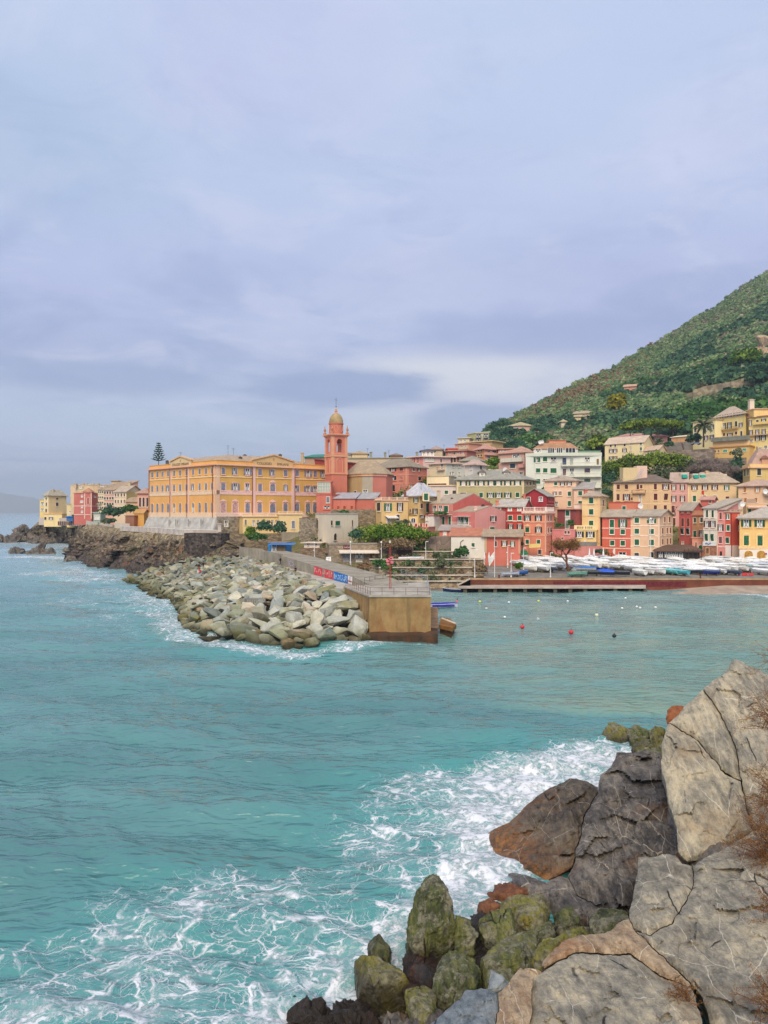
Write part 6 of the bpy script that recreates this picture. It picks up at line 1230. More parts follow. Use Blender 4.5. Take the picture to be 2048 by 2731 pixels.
b=Bld('rock_cutting','steep grey cut rock face between pines and hotel',[(1778,345),(1840,338)],1212,1182,(150,142,132),'wall',back=3,wallmat=stone((158,150,140),.75,.4,.9,.2,.2));b.finish()
HR=[(1060,1300,470),(1200,1260,470),(1270,1185,480),(1305,1147,490),(1353,1127,530),(1435,1084,590),(1507,1041,640),(1568,1016,680),(1640,982,720),(1691,950,750),(1762,912,790),(1839,858,830),(1916,814,870),(1977,766,900),(2048,727,930),(2200,640,980),(2500,480,1050),(3000,300,1100)]
HF=[(1060,1320,420),(1200,1280,430),(1270,1215,420),(1305,1200,400),(1420,1205,385),(1520,1215,372),(1650,1195,372),(1800,1172,366),(1950,1135,362),(2048,1112,362),(2500,1080,362),(3000,1060,362)]
def interp(tab,px,k):
 for a,b_ in zip(tab,tab[1:]):
  if px<=b_[0]:t=(px-a[0])/(b_[0]-a[0]);return a[k]+(b_[k]-a[k])*t
 return tab[-1][k]
def hill_D(px,py):
 lo,hi=0.0,1.0
 for k in range(24):
  m=(lo+hi)/2;p=hill_point(px,m)
  if CY-(p.z-H)/p.y*F>py:lo=m
  else:hi=m
 return hill_point(px,lo).y
def hill_point(px,f,bump=True):
 """f 0 at the foot, 1 on the ridge"""
 d0,d1=interp(HF,px,2),interp(HR,px,2);z0,z1=ZY(interp(HF,px,1),d0),ZY(interp(HR,px,1),d1)
 D=d0+(d1-d0)*f;z=z0+(z1-z0)*(f**.95)
 p=Vector((*PX(px,D),z))
 if bump:p.z+=(5*fbm((p.x,p.y,0),.012,4,2)+1.5*fbm((p.x,p.y,0),.06,3,4))*min(1,f*3)*(1-.6*f)
 return p
rows=[]
hx=list(range(1060,3001,14))
for i in range(60):rows.append([hill_point(px,i/59)for px in hx])
for k in range(1,8):rows.append([Vector((r_.x+k*12,r_.y+k*45,max(-4,r_.z-k*k*4.0-4*k)))for r_ in rows[59]])
hm=bpy.data.materials.new('hill_soil');t=NT(hm);n_=t.noise(t.pos(),.03,8,.65);f_=t.noise(t.pos(),.25,8,.7)
t.bsdf(t.mix(t.mr(f_,.5,.75),t.ramp(n_,[(.35,lin((64,84,52))),(.52,lin((92,96,64))),(.68,lin((128,112,86)))]),lin((140,128,108))),.95,f_,.8,1.0,.1)
grid_obj('hill',rows,hm)
rows=[]
for i in range(7):
 f=i/6;r=[]
 for px in range(-700,620,12):
  prof=max(0,min(1,(px+760)/160))*max(0,1-max(0,px+80)/560)**1.5;ridge=74*prof*(1+.25*fbm((px*.012,0,1),1,4))
  r.append(Vector((*PX(px,15800+1000*f),-2+ridge*15800/F*math.sin(f*math.pi/2))))
 rows.append(r)
grid_obj('distant_hills',rows,groundm())
CLEAR=[]
for nm,lb,pts,yb,yt,c,rc,yr in(('hill_villa','pale villa with red loggia among trees above the village',[(1360,540),(1386,532),(1416,536)],1152,1136,(222,180,160),(206,190,150),1127),('stone_hut','small cream ruin standing in the woods',[(1497,620),(1510,620)],1145,1126,(236,216,176),(210,190,150),1121),('farmhouse','pink roofed farmhouse alone high on the hillside',[(1664,760),(1700,752)],1040,1032,(222,150,125),(220,180,150),1026),('farmhouse','stone roofed farmhouse in the trees below the yellow tree',[(1531,640),(1574,632)],1112,1104,(206,186,150),(196,180,150),1097),('farmhouse','cream barn left of the stone roofed farmhouse',[(1533,632),(1549,630)],1122,1112,(232,206,150),(214,190,150),1108)):
 D_=hill_D((pts[0][0]+pts[-1][0])/2,yb)-3;pts=[(x,D_+(d-pts[-1][1])*.5)for x,d in pts];CLEAR.append((pts[0][0]-8,pts[-1][0]+8,D_-70,yt,yb+6))
 b=Bld(nm,lb,pts,yb,yt,c,back=8,drop=8)
 xs=[p[0]for p in pts];b.rows((0,[(xs[0]*2+xs[1])/3,(xs[0]+xs[1]*2)/3],yt+3,min(yb-3,yt+9),3,'p',dict(trim=c)));b.roof('hip' if nm!='farmhouse' else 'gable',yr,.8,rc);b.finish()
hw=[hill_point(x,0)for x in(1,)]and[]
for x,y in((1848,1056),(1880,1046),(1915,1040),(1950,1034),(1985,1024),(2010,1016)):hw.append(P(x,y,hill_D(x,y)-6));CLEAR.append((x-22,x+22,hw[-1].y-60,y-22,y+10))
wall_run('terrace_wall','long tan terrace wall crossing the upper hillside',hw,3.2,1.2,stone((176,160,132),.8,.5,.6,.3,.4),z0=-4)
FOAM=[]
def foam(px0,py0,px1,py1,r,k):
 a,b=W(px0,py0),W(px1,py1);FOAM.append((a.x,a.y,b.x,b.y,r,k))
for a in((1320,2190,1400,2080,4.2,1.14),(1400,2080,1630,2040,4.6,1.06),(1300,2210,1312,2330,3.0,1.14),(1310,2330,1240,2410,2.6,1.1),(1230,2400,1160,2470,2.0,1.1),(1180,2400,1075,2540,1.8,.95),(1180,2110,1320,2150,5.0,.72),(1060,2200,1300,2200,4.0,.62),(1020,2260,1230,2330,2.6,.62),(1240,2260,1290,2330,1.6,.6),(960,2330,1140,2310,2.2,.6),(780,2730,1080,2610,2.0,1.15),(900,2560,1080,2520,2.2,.8),(1060,2480,1090,2560,1.2,1.0),(1080,2600,1150,2680,1.4,1.0),(40,2545,300,2500,1.5,.62),(300,2500,560,2420,1.9,.66),(330,2400,600,2360,2.2,.5),(560,2410,850,2400,2.2,.62),(700,2370,1000,2330,2.0,.5),(100,2600,500,2520,1.8,.55),(400,2560,860,2480,2.6,.66),(480,2640,860,2560,2.4,.7),(700,2650,960,2540,2.2,.78),(60,2705,420,2690,1.0,.85),(-60,2560,60,2550,1.2,.5),(0,2650,60,2655,.5,.7),(540,2700,760,2690,1.6,.66),(860,2450,1060,2440,1.6,.5),(120,2680,480,2630,1.6,.55),(-80,2600,320,2570,1.6,.45),(300,1575,470,1625,9,.5),(370,1572,490,1660,6,.62),(480,1660,520,1700,5,.75),(505,1700,640,1728,3.2,.9),(640,1730,800,1742,3.0,.95),(800,1740,900,1732,2.2,.8),(900,1728,1000,1722,1.6,.7),(1000,1722,1150,1722,.9,.45),(230,1600,380,1640,10,.36),(300,1650,460,1700,7,.34),(130,1528,300,1548,10,.6),(180,1515,250,1530,6,.6),(150,1455,196,1456,9,.8),(20,1447,130,1452,14,.6),(45,1485,170,1488,7,.7),(-40,1442,30,1440,12,.6),(90,1500,200,1520,10,.3),(1560,2020,1640,2000,2.2,.8),(1590,1995,1650,1985,1.2,.6),(1868,1583,1960,1586,.9,.9),(1960,1586,2050,1592,1.1,1.0),(2050,1592,2400,1612,1.4,1.0),(1780,1581,1870,1583,.7,.45)):foam(*a)
na=460;angs=np.radians(np.linspace(-64,64,na))
rr=[13.0]
while rr[-1]<420:rr.append(rr[-1]*1.0078)
while rr[-1]<17000:rr.append(rr[-1]*1.045)
rr=np.array(rr);A2,R2=np.meshgrid(angs,rr);X=R2*np.sin(A2);Y=R2*np.cos(A2)
Z=np.zeros_like(X);rgw=np.random.default_rng(3)
for k in range(26):
 lam=1.6*1.16**k if k<20 else 7+4*(k-20);lam=min(lam,24);th=math.radians(78)+rgw.normal(0,.42);amp=.0150*lam**.80*(1 if lam<10 else .55)
 ph=rgw.uniform(0,6.28);kx,ky=math.cos(th)*2*math.pi/lam,math.sin(th)*2*math.pi/lam
 vis=np.clip(1.6-R2*.0078*3/lam,0,1)
 arg=kx*X+ky*Y+ph+.8*np.sin(X*.021*(1+k*.1)+ph)+.6*np.sin(Y*.017+2*ph);s=np.sin(arg)
 Z+=amp*(s+.35*np.cos(2*arg))*vis*(1.0)
inner=1/(1+np.exp(-np.clip((X-6-(Y-108)*-.2)/4,-40,40)))*(Y>70)*(Y<190)
Z*=1-.45*inner
Fm=np.zeros_like(X);Am=np.zeros_like(X)
near=Y<700
for x0,y0,x1,y1,r,k in FOAM:
 dx,dy=x1-x0,y1-y0;L2=dx*dx+dy*dy+1e-9
 t=np.clip(((X-x0)*dx+(Y-y0)*dy)/L2,0,1);d=np.hypot(X-x0-t*dx,Y-y0-t*dy)
 m=np.clip(1.25-d/r*.75,0,1);m=m*m*(3-2*m)
 Fm=np.maximum(Fm,k*m);Am=np.maximum(Am,np.clip(1.3-d/(r*2.6),0,1)*k)
Z+=.10*Fm*np.sin(X*3.1+Y*2.3)*np.clip(80/R2,0,1)*.6
V=np.stack([X,Y,Z],-1).reshape(-1,3);nr=len(rr)
idx=np.arange(nr*na).reshape(nr,na);Fq=np.stack([idx[:-1,:-1],idx[:-1,1:],idx[1:,1:],idx[1:,:-1]],-1).reshape(-1,4)
wm=bpy.data.materials.new('sea_water');t=NT(wm)
def attr(nm):o=t.n('ShaderNodeAttribute');o.attribute_name=nm;return o.outputs['Fac']
fo,ae,hb=attr('foam'),attr('aerated'),attr('harbour')
p=t.pos();warp=t.n('ShaderNodeTexNoise');t.l(p,warp.inputs['Vector']);warp.inputs['Scale'].default_value=.45;warp.inputs['Detail'].default_value=5
wv=t.n('ShaderNodeVectorMath',operation='MULTIPLY_ADD');t.l(warp.outputs['Color'],wv.inputs[0]);wv.inputs[1].default_value=(3.4,3.0,0);t.l(p,wv.inputs[2])
mp2=t.n('ShaderNodeMapping');t.l(wv.outputs[0],mp2.inputs[0]);mp2.inputs['Scale'].default_value=(.8,1.1,.0);wp_=mp2.outputs[0]
e1=t.voro(wp_,.62);e2=t.voro(wp_,1.9);e3=t.voro(wp_,4.6);fn=t.noise(p,2.6,8,.7,.4);big=t.noise(p,.22,5,.6,.6)
cov=t.math('ADD',fo,t.math('MULTIPLY',t.math('SUBTRACT',big,.5),1.1))
cov=t.math('MULTIPLY',cov,t.mr(fo,.02,.2))
def lace(e,w0,w1):return t.mr(t.math('SUBTRACT',t.math('MULTIPLY',cov,w1),t.math('ADD',e,w0)),-.025,.03)
ln=t.math('MAXIMUM',t.math('MAXIMUM',lace(e1,.045,.135),t.math('MULTIPLY',lace(e2,.05,.15),.8)),t.math('MULTIPLY',lace(e3,.075,.17),.6))
solid=t.mr(t.math('ADD',cov,t.math('MULTIPLY',t.math('SUBTRACT',fn,.5),1.8)),.84,1.25)
veil=t.math('MULTIPLY',t.mr(t.math('ADD',cov,t.math('MULTIPLY',t.math('SUBTRACT',fn,.5),1.4)),.45,1.1),.22)
fa=t.math('MAXIMUM',t.math('MAXIMUM',t.math('MULTIPLY',ln,t.mr(t.noise(p,1.1,7,.7,.5),.38,.56,.12,1)),solid),veil,clamp=True)
patch=t.noise(t.pos((.6,1.6,1)),.05,5,.6);wd=t.mix(t.mr(patch,.35,.68),(.078,.205,.208,1),(.112,.272,.27,1))
wd=t.mix(t.mr(ae,.1,.9),wd,(.075,.275,.27,1))
wd=t.mix(hb,wd,t.mix(t.mr(patch,.4,.65),(.14,.275,.24,1),(.195,.30,.23,1)))
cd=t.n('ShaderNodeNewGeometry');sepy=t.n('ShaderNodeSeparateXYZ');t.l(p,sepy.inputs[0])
wd=t.mix(t.mr(sepy.outputs[1],60,420),wd,(.30,.46,.53,1))  # base colour pales with distance, painting in the reflected sky
b1=t.math('ABSOLUTE',t.math('SUBTRACT',t.noise(t.pos((.30,.95,1)),.9,2.5,.5,.35),.5));b3=t.noise(t.pos((.5,1.3,1)),1.5,2,.5,.2);b2=t.noise(t.pos((.5,1.5,1)),.17,6,.6,.4)
hgt=t.math('ADD',t.math('ADD',t.math('MULTIPLY',b1,-1.25),t.math('MULTIPLY',b3,.45)),t.math('MULTIPLY',b2,.35))
wb=t.n('ShaderNodeBsdfPrincipled');t.l(wd,wb.inputs['Base Color']);wb.inputs['Roughness'].default_value=.10;wb.inputs['IOR'].default_value=1.333
bn=t.n('ShaderNodeBump');t.l(hgt,bn.inputs['Height']);bn.inputs['Strength'].default_value=1.0;bn.inputs['Distance'].default_value=.55;t.l(bn.outputs[0],wb.inputs['Normal'])
fb=t.n('ShaderNodeBsdfPrincipled');fb.inputs['Base Color'].default_value=(.80,.82,.84,1);fb.inputs['Roughness'].default_value=.8
bn2=t.n('ShaderNodeBump');t.l(t.math('ADD',fa,fn),bn2.inputs['Height']);bn2.inputs['Strength'].default_value=.8;bn2.inputs['Distance'].default_value=.12;t.l(bn2.outputs[0],fb.inputs['Normal'])
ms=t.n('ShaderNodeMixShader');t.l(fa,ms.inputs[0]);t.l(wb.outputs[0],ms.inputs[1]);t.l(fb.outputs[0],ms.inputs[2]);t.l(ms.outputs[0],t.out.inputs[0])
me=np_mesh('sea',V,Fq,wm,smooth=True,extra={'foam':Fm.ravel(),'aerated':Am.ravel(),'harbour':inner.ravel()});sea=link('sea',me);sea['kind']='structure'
hz=bpy.data.materials.new('haze');t=NT(hz);t.t.nodes.remove(t.out);t.out=t.n('ShaderNodeOutputMaterial')
pv=t.n('ShaderNodeVolumePrincipled');pv.inputs['Color'].default_value=(.74,.87,1,1);pv.inputs['Density'].default_value=HAZE=.00012;pv.inputs['Anisotropy'].default_value=0;t.l(pv.outputs[0],t.out.inputs['Volume'])
mb=MB();mb.box((0,7000,-8),37000,23000,8+700);o=mb.obj('haze',hz);tag(o,None,None,None,'stuff')
@cached
def rockm(kind):
 m=bpy.data.materials.new('rock_'+kind);t=NT(m);p=t.pos();sep=t.n('ShaderNodeSeparateXYZ');t.l(p,sep.inputs[0]);z=sep.outputs[2]
 wn=t.n('ShaderNodeTexNoise');t.l(p,wn.inputs['Vector']);wn.inputs['Scale'].default_value=.5;wn.inputs['Detail'].default_value=5
 wv=t.n('ShaderNodeVectorMath',operation='MULTIPLY_ADD');t.l(wn.outputs['Color'],wv.inputs[0]);wv.inputs[1].default_value=(.7,.7,.7);t.l(p,wv.inputs[2])
 def wmap(sc,rot=(0,0,0)):
  mp=t.n('ShaderNodeMapping');t.l(wv.outputs[0],mp.inputs[0]);mp.inputs['Scale'].default_value=sc;mp.inputs['Rotation'].default_value=rot;return mp.outputs[0]
 n=t.noise(p,.35,8,.65,.4);f=t.noise(p,3.2,8,.72,.3);mps=t.n('ShaderNodeMapping');t.l(p,mps.inputs[0]);mps.inputs['Scale'].default_value=(2.6,.8,.32);mps.inputs['Rotation'].default_value=(.15,.5,.2);sch=t.noise(mps.outputs[0],1.5,8,.72,.25)
 vein=t.mr(t.voro(wmap((1.5,.5,.28),(.2,.3,.9)),.42),.0075,.001);vein=t.math('MULTIPLY',vein,t.mr(t.noise(p,.6,4),.38,.55)if kind!='tan' else 1.0)
 vein2=t.mr(t.voro(wmap((.7,1.2,.35),(.5,-.4,-.5)),.65),.006,.001);vein2=t.math('MULTIPLY',vein2,t.mr(t.noise(p,.9,4),.5,.66))
 crack=t.mr(t.voro(wmap((1,.6,.3),(.6,.2,.3)),.36),.012,.0);crack=t.math('MULTIPLY',crack,t.mr(t.noise(p,.45,3),.54,.62))
 C={'pale':((120,115,102),(162,154,136),(202,188,158),(178,150,112)),'dark':((64,60,57),(104,97,90),(144,134,120),(146,102,58)),'ochre':((60,54,48),(96,86,74),(128,112,92),(158,100,48)),'tan':((128,106,84),(176,150,120),(210,184,148),(190,130,80)),'moss':((50,54,38),(88,94,50),(132,130,74),(140,110,40)),'black':((26,24,24),(48,44,42),(74,66,60),(110,54,34)),'rust':((84,48,38),(138,84,52),(166,110,70),(170,90,40)),'yellow':((70,72,34),(122,118,52),(150,142,78),(130,100,40)),'grey':((92,94,92),(142,144,140),(176,176,168),(156,134,104)),'blue':((92,100,104),(136,144,146),(166,172,172),(150,140,120))}[kind]
 k=.92
 a=t.ramp(t.math('ADD',t.math('MULTIPLY',sch,.55),t.math('MULTIPLY',n,.45)),[(.40,lin(C[0],k)),(.49,lin(C[1],k)),(.58,lin(C[2],k))])
 a=t.mix(t.math('MULTIPLY',t.mr(t.noise(p,.28,6,.65),.52,.7),.65),a,lin(C[3],k))
 a=t.mix(t.math('MULTIPLY',t.mr(f,.45,.7),.5),a,tuple(x*.55 for x in lin(C[0]))[:3]+(1,))
 if kind in('moss','yellow'):a=t.mix(t.math('MULTIPLY',t.mr(t.noise(p,1.1,7,.75),.47,.55),.8),a,t.mix(t.mr(f,.4,.6),lin((82,80,70)),lin((148,142,118))))
 if kind=='ochre':a=t.mix(t.math('MULTIPLY',t.mr(t.math('ADD',z,t.math('MULTIPLY',sch,2.2)),2.6,1.5),.75),a,t.mix(t.mr(f,.4,.62),lin((92,60,34)),lin((168,110,54))))
 if kind in('pale','tan','grey','dark','ochre'):
  a=t.mix(t.math('MULTIPLY',t.math('MAXIMUM',vein,vein2),{'pale':.8,'tan':.9,'grey':.5,'dark':.45,'ochre':.35}[kind]),a,lin((232,220,196),.95))
 a=t.mix(t.math('MULTIPLY',crack,.85),a,(.012,.011,.01,1))
 if kind in('pale','dark'):a=t.mix(t.math('MULTIPLY',t.mr(t.noise(p,1.0,7,.75),.66,.70),.75),a,lin((226,216,196)))
 wet=t.mr(t.math('ADD',z,t.math('MULTIPLY',n,1.6)),1.9,.9)
 if kind in('moss','yellow','rust','grey','black'):a=t.mix(t.math('MULTIPLY',wet,.75),a,lin((46,38,30)))
 h=t.math('ADD',t.math('MULTIPLY',f,.5),t.math('ADD',t.math('MULTIPLY',sch,.9),t.math('MULTIPLY',crack,-.7)))
 t.bsdf(a,t.mr(wet,0,1,.82,.3)if kind in('moss','black','dark','ochre','yellow','rust')else .88,h,1.0,.16,.3);return m
@cached
def bouldm(i):
 """mole boulders: grey, olive, tan or rusty stone, dark with weed near the water"""
 m=bpy.data.materials.new('boulder');t=NT(m);p=t.pos();sep=t.n('ShaderNodeSeparateXYZ');t.l(p,sep.inputs[0]);z=sep.outputs[2]
 c=[(176,178,166),(158,160,132),(204,198,172),(142,150,144),(186,166,138),(168,120,86)][i]
 n=t.noise(p,.5,7,.65);f=t.noise(p,3,7,.7);oi=t.n('ShaderNodeObjectInfo')
 a=t.mix(t.mr(n,.3,.7),lin(c,.74),lin(c,1.08));a=t.mix(t.math('MULTIPLY',t.mr(oi.outputs['Random'],.3,1,smooth=False),.5),a,lin((216,212,196)));a=t.mix(t.math('MULTIPLY',t.mr(oi.outputs['Random'],.3,0,smooth=False),.55),a,lin((98,98,84)))
 a=t.mix(t.math('MULTIPLY',t.mr(t.noise(p,.22,5),.5,.66),.7),a,lin((140,134,82),.9))
 a=t.mix(t.math('MULTIPLY',t.mr(t.math('ADD',z,t.math('MULTIPLY',n,3)),4.4,2.2),.6),a,lin((112,110,58),.9))
 a=t.mix(t.math('MULTIPLY',t.mr(t.math('ADD',z,t.math('MULTIPLY',n,1.6)),2.2,.9),.85),a,lin((58,52,36)))
 a=t.mix(t.math('MULTIPLY',t.mr(f,.5,.75),.35),a,lin((70,66,56)))
 t.bsdf(a,.9,f,.8,.12,.2);return m
def hull(pts,seed=0,vox=.16,amp=.25,sc=.7,name='rock',cuts=0,strata=None):
 """solid rock through a cloud of corner points: convex block, refined and broken up by noise"""
 bm=bmesh.new();pts=[Vector(p)for p in pts];rnd=random.Random(seed+500);c=sum(pts,Vector())/len(pts)
 for k in range(cuts):
  bm.clear()
  for p in pts:bm.verts.new(p)
  r=bmesh.ops.convex_hull(bm,input=bm.verts);n=Vector((rnd.uniform(-1,.7),rnd.uniform(-1,.2),rnd.uniform(-.6,1))).normalized();sup=max((p-c).dot(n)for p in pts)
  bmesh.ops.bisect_plane(bm,geom=bm.verts[:]+bm.edges[:]+bm.faces[:],plane_co=c+n*sup*rnd.uniform(.80,.95),plane_no=n,clear_outer=True)
  if len(bm.verts)>8:pts=[v.co.copy()for v in bm.verts]
 bm.clear()
 for p in pts:bm.verts.new(p)
 r=bmesh.ops.convex_hull(bm,input=bm.verts)
 bmesh.ops.delete(bm,geom=list({g for g in r['geom_interior']+r['geom_unused']if isinstance(g,bmesh.types.BMVert)}),context='VERTS')
 me=bpy.data.meshes.new(name);bm.to_mesh(me);bm.free()
 o=bpy.data.objects.new('tmp',me)
 md=o.modifiers.new('r','REMESH');md.mode='VOXEL';md.voxel_size=vox;md.adaptivity=0
 me2=bake(o);bpy.data.meshes.remove(me);me2.name=name
 s=Vector((seed*7.3,seed*3.1,seed*5.7));rnd=random.Random(seed)
 ax=Vector((rnd.uniform(-1,1),rnd.uniform(-1,1),rnd.uniform(-1,1))).normalized()if not strata else(Vector(strata)+Vector((rnd.uniform(-.15,.15),rnd.uniform(-.15,.15),rnd.uniform(-.15,.15)))).normalized()
 n=len(me2.vertices);CO=np.empty(n*3,np.float32);NO=np.empty(n*3,np.float32);me2.vertices.foreach_get('co',CO);me2.vertices.foreach_get('normal',NO);CO=CO.reshape(-1,3);NO=NO.reshape(-1,3);D_=np.empty(n,np.float32)
 for i in range(n):
  p=Vector(CO[i].tolist());q_=p*sc+s
  w=noise.noise(q_*.9);st=p.dot(ax)*(1.25 if strata else 1.5)+noise.noise(p*.45+s)*(.9 if strata else 1.6);fr_=st-math.floor(st);st2=p.dot(ax)*4.3+w*1.2;f2=st2-math.floor(st2)
  d=.26*noise.fractal(q_,1.0,2.1,3)+.85*((fr_ if fr_<.9 else 9-9*fr_+.0)-.45)*(.5+.5*noise.noise(Vector((math.floor(st)*7.3,0,0))))+.22*((f2 if f2<.85 else(1-f2)*5.67)-.42)-.25*max(0,.10-abs(noise.noise(q_*.75+Vector((9,4,2)))))*10*(1 if w>-.1 else .2)
  D_[i]=d+.16*noise.noise(q_*3.7)+.10*noise.noise(q_*9)+facet(p,sc*1.1,.55,seed)
 me2.vertices.foreach_set('co',(CO+NO*D_[:,None]*amp).astype(np.float32).ravel());me2.update()
 return me2
def slab_rock(name,label,outline,ctrl,kind,thick=3.0,step=4.6,off=0.0,seed=1,tilt=.16,cell=.7,edge=.3,strata=(.72,.25,.62),amp=.14):
 """block whose broken face fills the outline seen in the photo; ctrl fixes the lie of the face"""
 import mathutils
 Mx=np.array([[x,y,1]for x,y,d in ctrl]);co_=np.linalg.lstsq(Mx,np.array([1/d for x,y,d in ctrl]),rcond=None)[0]
 D0=lambda x,y:1/(co_[0]*x+co_[1]*y+co_[2])+off
 B=[];n=len(outline)
 for i in range(n):
  a,b_=Vector(outline[i]),Vector(outline[(i+1)%n]);k=max(1,int((b_-a).length/step))
  for j in range(k):
   p=a.lerp(b_,j/k);w=noise.noise_vector(Vector((p.x*.035,p.y*.035,1.5)))*5+noise.noise_vector(Vector((p.x*.12,p.y*.12,4.5)))*2.2;B.append((p.x+w.x,p.y+w.y))
 Bn=np.array(B);nb=len(B);rg=np.random.default_rng(seed);x0,y0=Bn.min(0);x1,y1=Bn.max(0)
 gx,gy=np.meshgrid(np.arange(x0,x1,step),np.arange(y0,y1,step));G=np.stack([gx.ravel(),gy.ravel()],1)+rg.uniform(-.35,.35,(gx.size,2))*step
 S0,S1=Bn,np.roll(Bn,-1,0);inside=np.zeros(len(G),bool)
 for(ax_,ay_),(bx_,by_)in zip(S0,S1):
  c_=((ay_>G[:,1])!=(by_>G[:,1]));xi=(bx_-ax_)*(G[:,1]-ay_)/((by_-ay_)or 1e-9)+ax_;inside^=c_&(G[:,0]<xi)
 def dist(Q):
  d=np.full(len(Q),1e9)
  for a,b_ in zip(S0,S1):
   e=b_-a;t=np.clip(((Q-a)@e)/(e@e+1e-9),0,1);d=np.minimum(d,np.hypot(*(Q-a-t[:,None]*e).T))
  return d
 G=G[inside];G=G[dist(G)>step*.5]
 out=mathutils.geometry.delaunay_2d_cdt([Vector(p)for p in B]+[Vector(p)for p in G.tolist()],[(i,(i+1)%nb)for i in range(nb)],[],1,1e-4)
 V2=np.array([tuple(v)for v in out[0]]);Fc=[tuple(f)for f in out[2]];dd=dist(V2);ax=Vector(strata).normalized();sv=Vector((seed*7.3,seed*3.1,seed*5.7));V=[]
 for(x,y),e in zip(V2.tolist(),dd.tolist()):
  D=D0(x,y);p=P(x,y,D);em=e*D/F;q_=p+sv
  st=p.dot(ax)*1.1+noise.noise(p*.4+sv)*.9;f1=st-math.floor(st);st2=p.dot(ax)*4.1+noise.noise(p*.9)*1.1;f2=st2-math.floor(st2)
  d=facet(p,cell,tilt,seed)+facet(p,cell*2.7,tilt*.45,seed+3)+amp*(.8*((f1 if f1<.93 else(1-f1)*13.3)-.45)*(.4+.6*abs(noise.noise(Vector((math.floor(st)*7.3,.5,.3)))))+.2*((f2 if f2<.88 else(1-f2)*7.3)-.4)+.35*noise.fractal(q_*1.3,1,2.1,4))+.012*noise.noise(q_*11)+.02*noise.noise(q_*5)
  d*=min(1,.25+em/.5);back=edge*max(0,1-em/(edge*1.3))**2
  V.append(P(x,y,D-d+back))
 cnt={}
 for f in Fc:
  for i in range(3):k=(f[i],f[(i+1)%3]);cnt[k]=1
 bd=[k for k in cnt if(k[1],k[0])not in cnt];m_={};
 sgn=1
 for a,b_ in bd:
  for i in(a,b_):
   if i not in m_:x,y=V2[i];m_[i]=len(V);V.append(P(x,y,D0(x,y)+thick)-Vector((0,0,.1*thick)))
 c=sum((Vector(v)for v in V[:len(V2)]),Vector())/len(V2);T3=[]
 nrm=(Vector(V[Fc[0][1]])-Vector(V[Fc[0][0]])).cross(Vector(V[Fc[0][2]])-Vector(V[Fc[0][0]]));flip=nrm.y>0
 for f in Fc:T3.append(f[::-1]if flip else f)
 for a,b_ in bd:q4=(a,m_[a],m_[b_],b_);T3.append(q4[::-1]if flip else q4)
 me=bpy.data.meshes.new(name);me.from_pydata([tuple(Vector(v)-c)for v in V],[],T3);me.materials.append(rockm(kind));o=link(name,me);o.location=c;return tag(o,label,'rock')
def rock(name,label,pts,kind,thick=2.5,seed=1,vox=.16,amp=.3,sc=.7,drop=1.2,cat='rock',group=None,smooth=False,cuts=9):
 """pts: corners seen in the photo (column, row, distance); the back lies thick metres further off"""
 fr=[P(*p)for p in pts];bk=[P(x,y,D+thick)-Vector((0,0,.12*thick))for x,y,D in pts]
 lo=[Vector((p.x*(1+thick*.3/p.y),p.y+thick*.3,min(p.z,0)-1.2))for p in fr if p.z<3]
 me=hull(fr+bk+lo,seed,vox,amp,sc,name,cuts,(.72,.25,.62)if kind=='pale' else(.5,.3,.8)if kind=='dark' else None);c=sum(fr,Vector())/len(fr)
 me.transform(Matrix.Translation(-c));me.materials.append(rockm(kind))
 if smooth:me.polygons.foreach_set('use_smooth',[True]*len(me.polygons))
 o=link(name,me);o.location=c;return tag(o,label,cat,group)
CA=[(1957,1758,41),(1766,1980,38),(1803,2206,34),(1875,2291,32),(2150,1900,38.5),(2005,2216,33.2)]
CB=[(1701,2286,31.6),(1860,2300,30.2),(2150,2205,31.6),(1900,2760,20.4),(1698,2482,27),(2150,2760,20.2)]
CC_=[(1421,2616,22.4),(1682,2549,23.4),(1759,2607,22.2),(1870,2731,20),(1400,2800,19)]
rock('cliff_base','backing rock coloured dark for the shade in the cracks between the pale slabs',[(1905,1850,46),(1800,1990,44.5),(1825,2240,39.5),(1745,2310,37),(1710,2440,33.5),(1750,2600,28),(1880,2740,24.5),(1900,2850,23),(2200,2850,23),(2240,2200,39),(2220,1850,47),(1990,1800,48)],'dark',6,91,.25,.3,.6)  # added backing; its dark colour paints the shade inside the cracks
slab_rock('rock_slab','tall grey slab left of the long dark crack with its foot at the flat block',[(1783,1931),(1766,1980),(1764,2047),(1783,2134),(1803,2206),(1810,2274),(1836,2297),(1875,2292),(1952,2251),(2005,2217),(1991,2148),(1976,2088),(1923,2059),(1889,2011),(1851,1970)],CA,'pale',5,seed=1)
slab_rock('rock_slab','narrow warm grey slab between the two cracks of the upper cliff',[(1783,1929),(1822,1888),(1875,1840),(1889,1859),(1923,1907),(1947,1956),(1962,2009),(1976,2084),(1923,2055),(1889,2007),(1852,1967)],CA,'pale',5,off=.25,seed=2)
slab_rock('rock_slab','huge pale slab rising to the highest point at the right edge',[(1877,1838),(1933,1792),(1957,1758),(1985,1768),(2048,1800),(2120,1810),(2250,1780),(2650,1760),(2650,2140),(2300,2190),(2170,2200),(2008,2215),(1993,2147),(1978,2082),(1964,2008),(1949,1955),(1925,1906),(1891,1858)],CA,'pale',6,off=.1,seed=3)
slab_rock('rock_slab','grey block with a flat top and white veins between dark rock and lower slab',[(1701,2286),(1759,2281),(1803,2281),(1822,2303),(1844,2308),(1847,2356),(1832,2400),(1789,2463),(1733,2493),(1696,2479),(1680,2452),(1677,2423),(1696,2365)],CB,'pale',4,off=.1,seed=4,cell=.9)
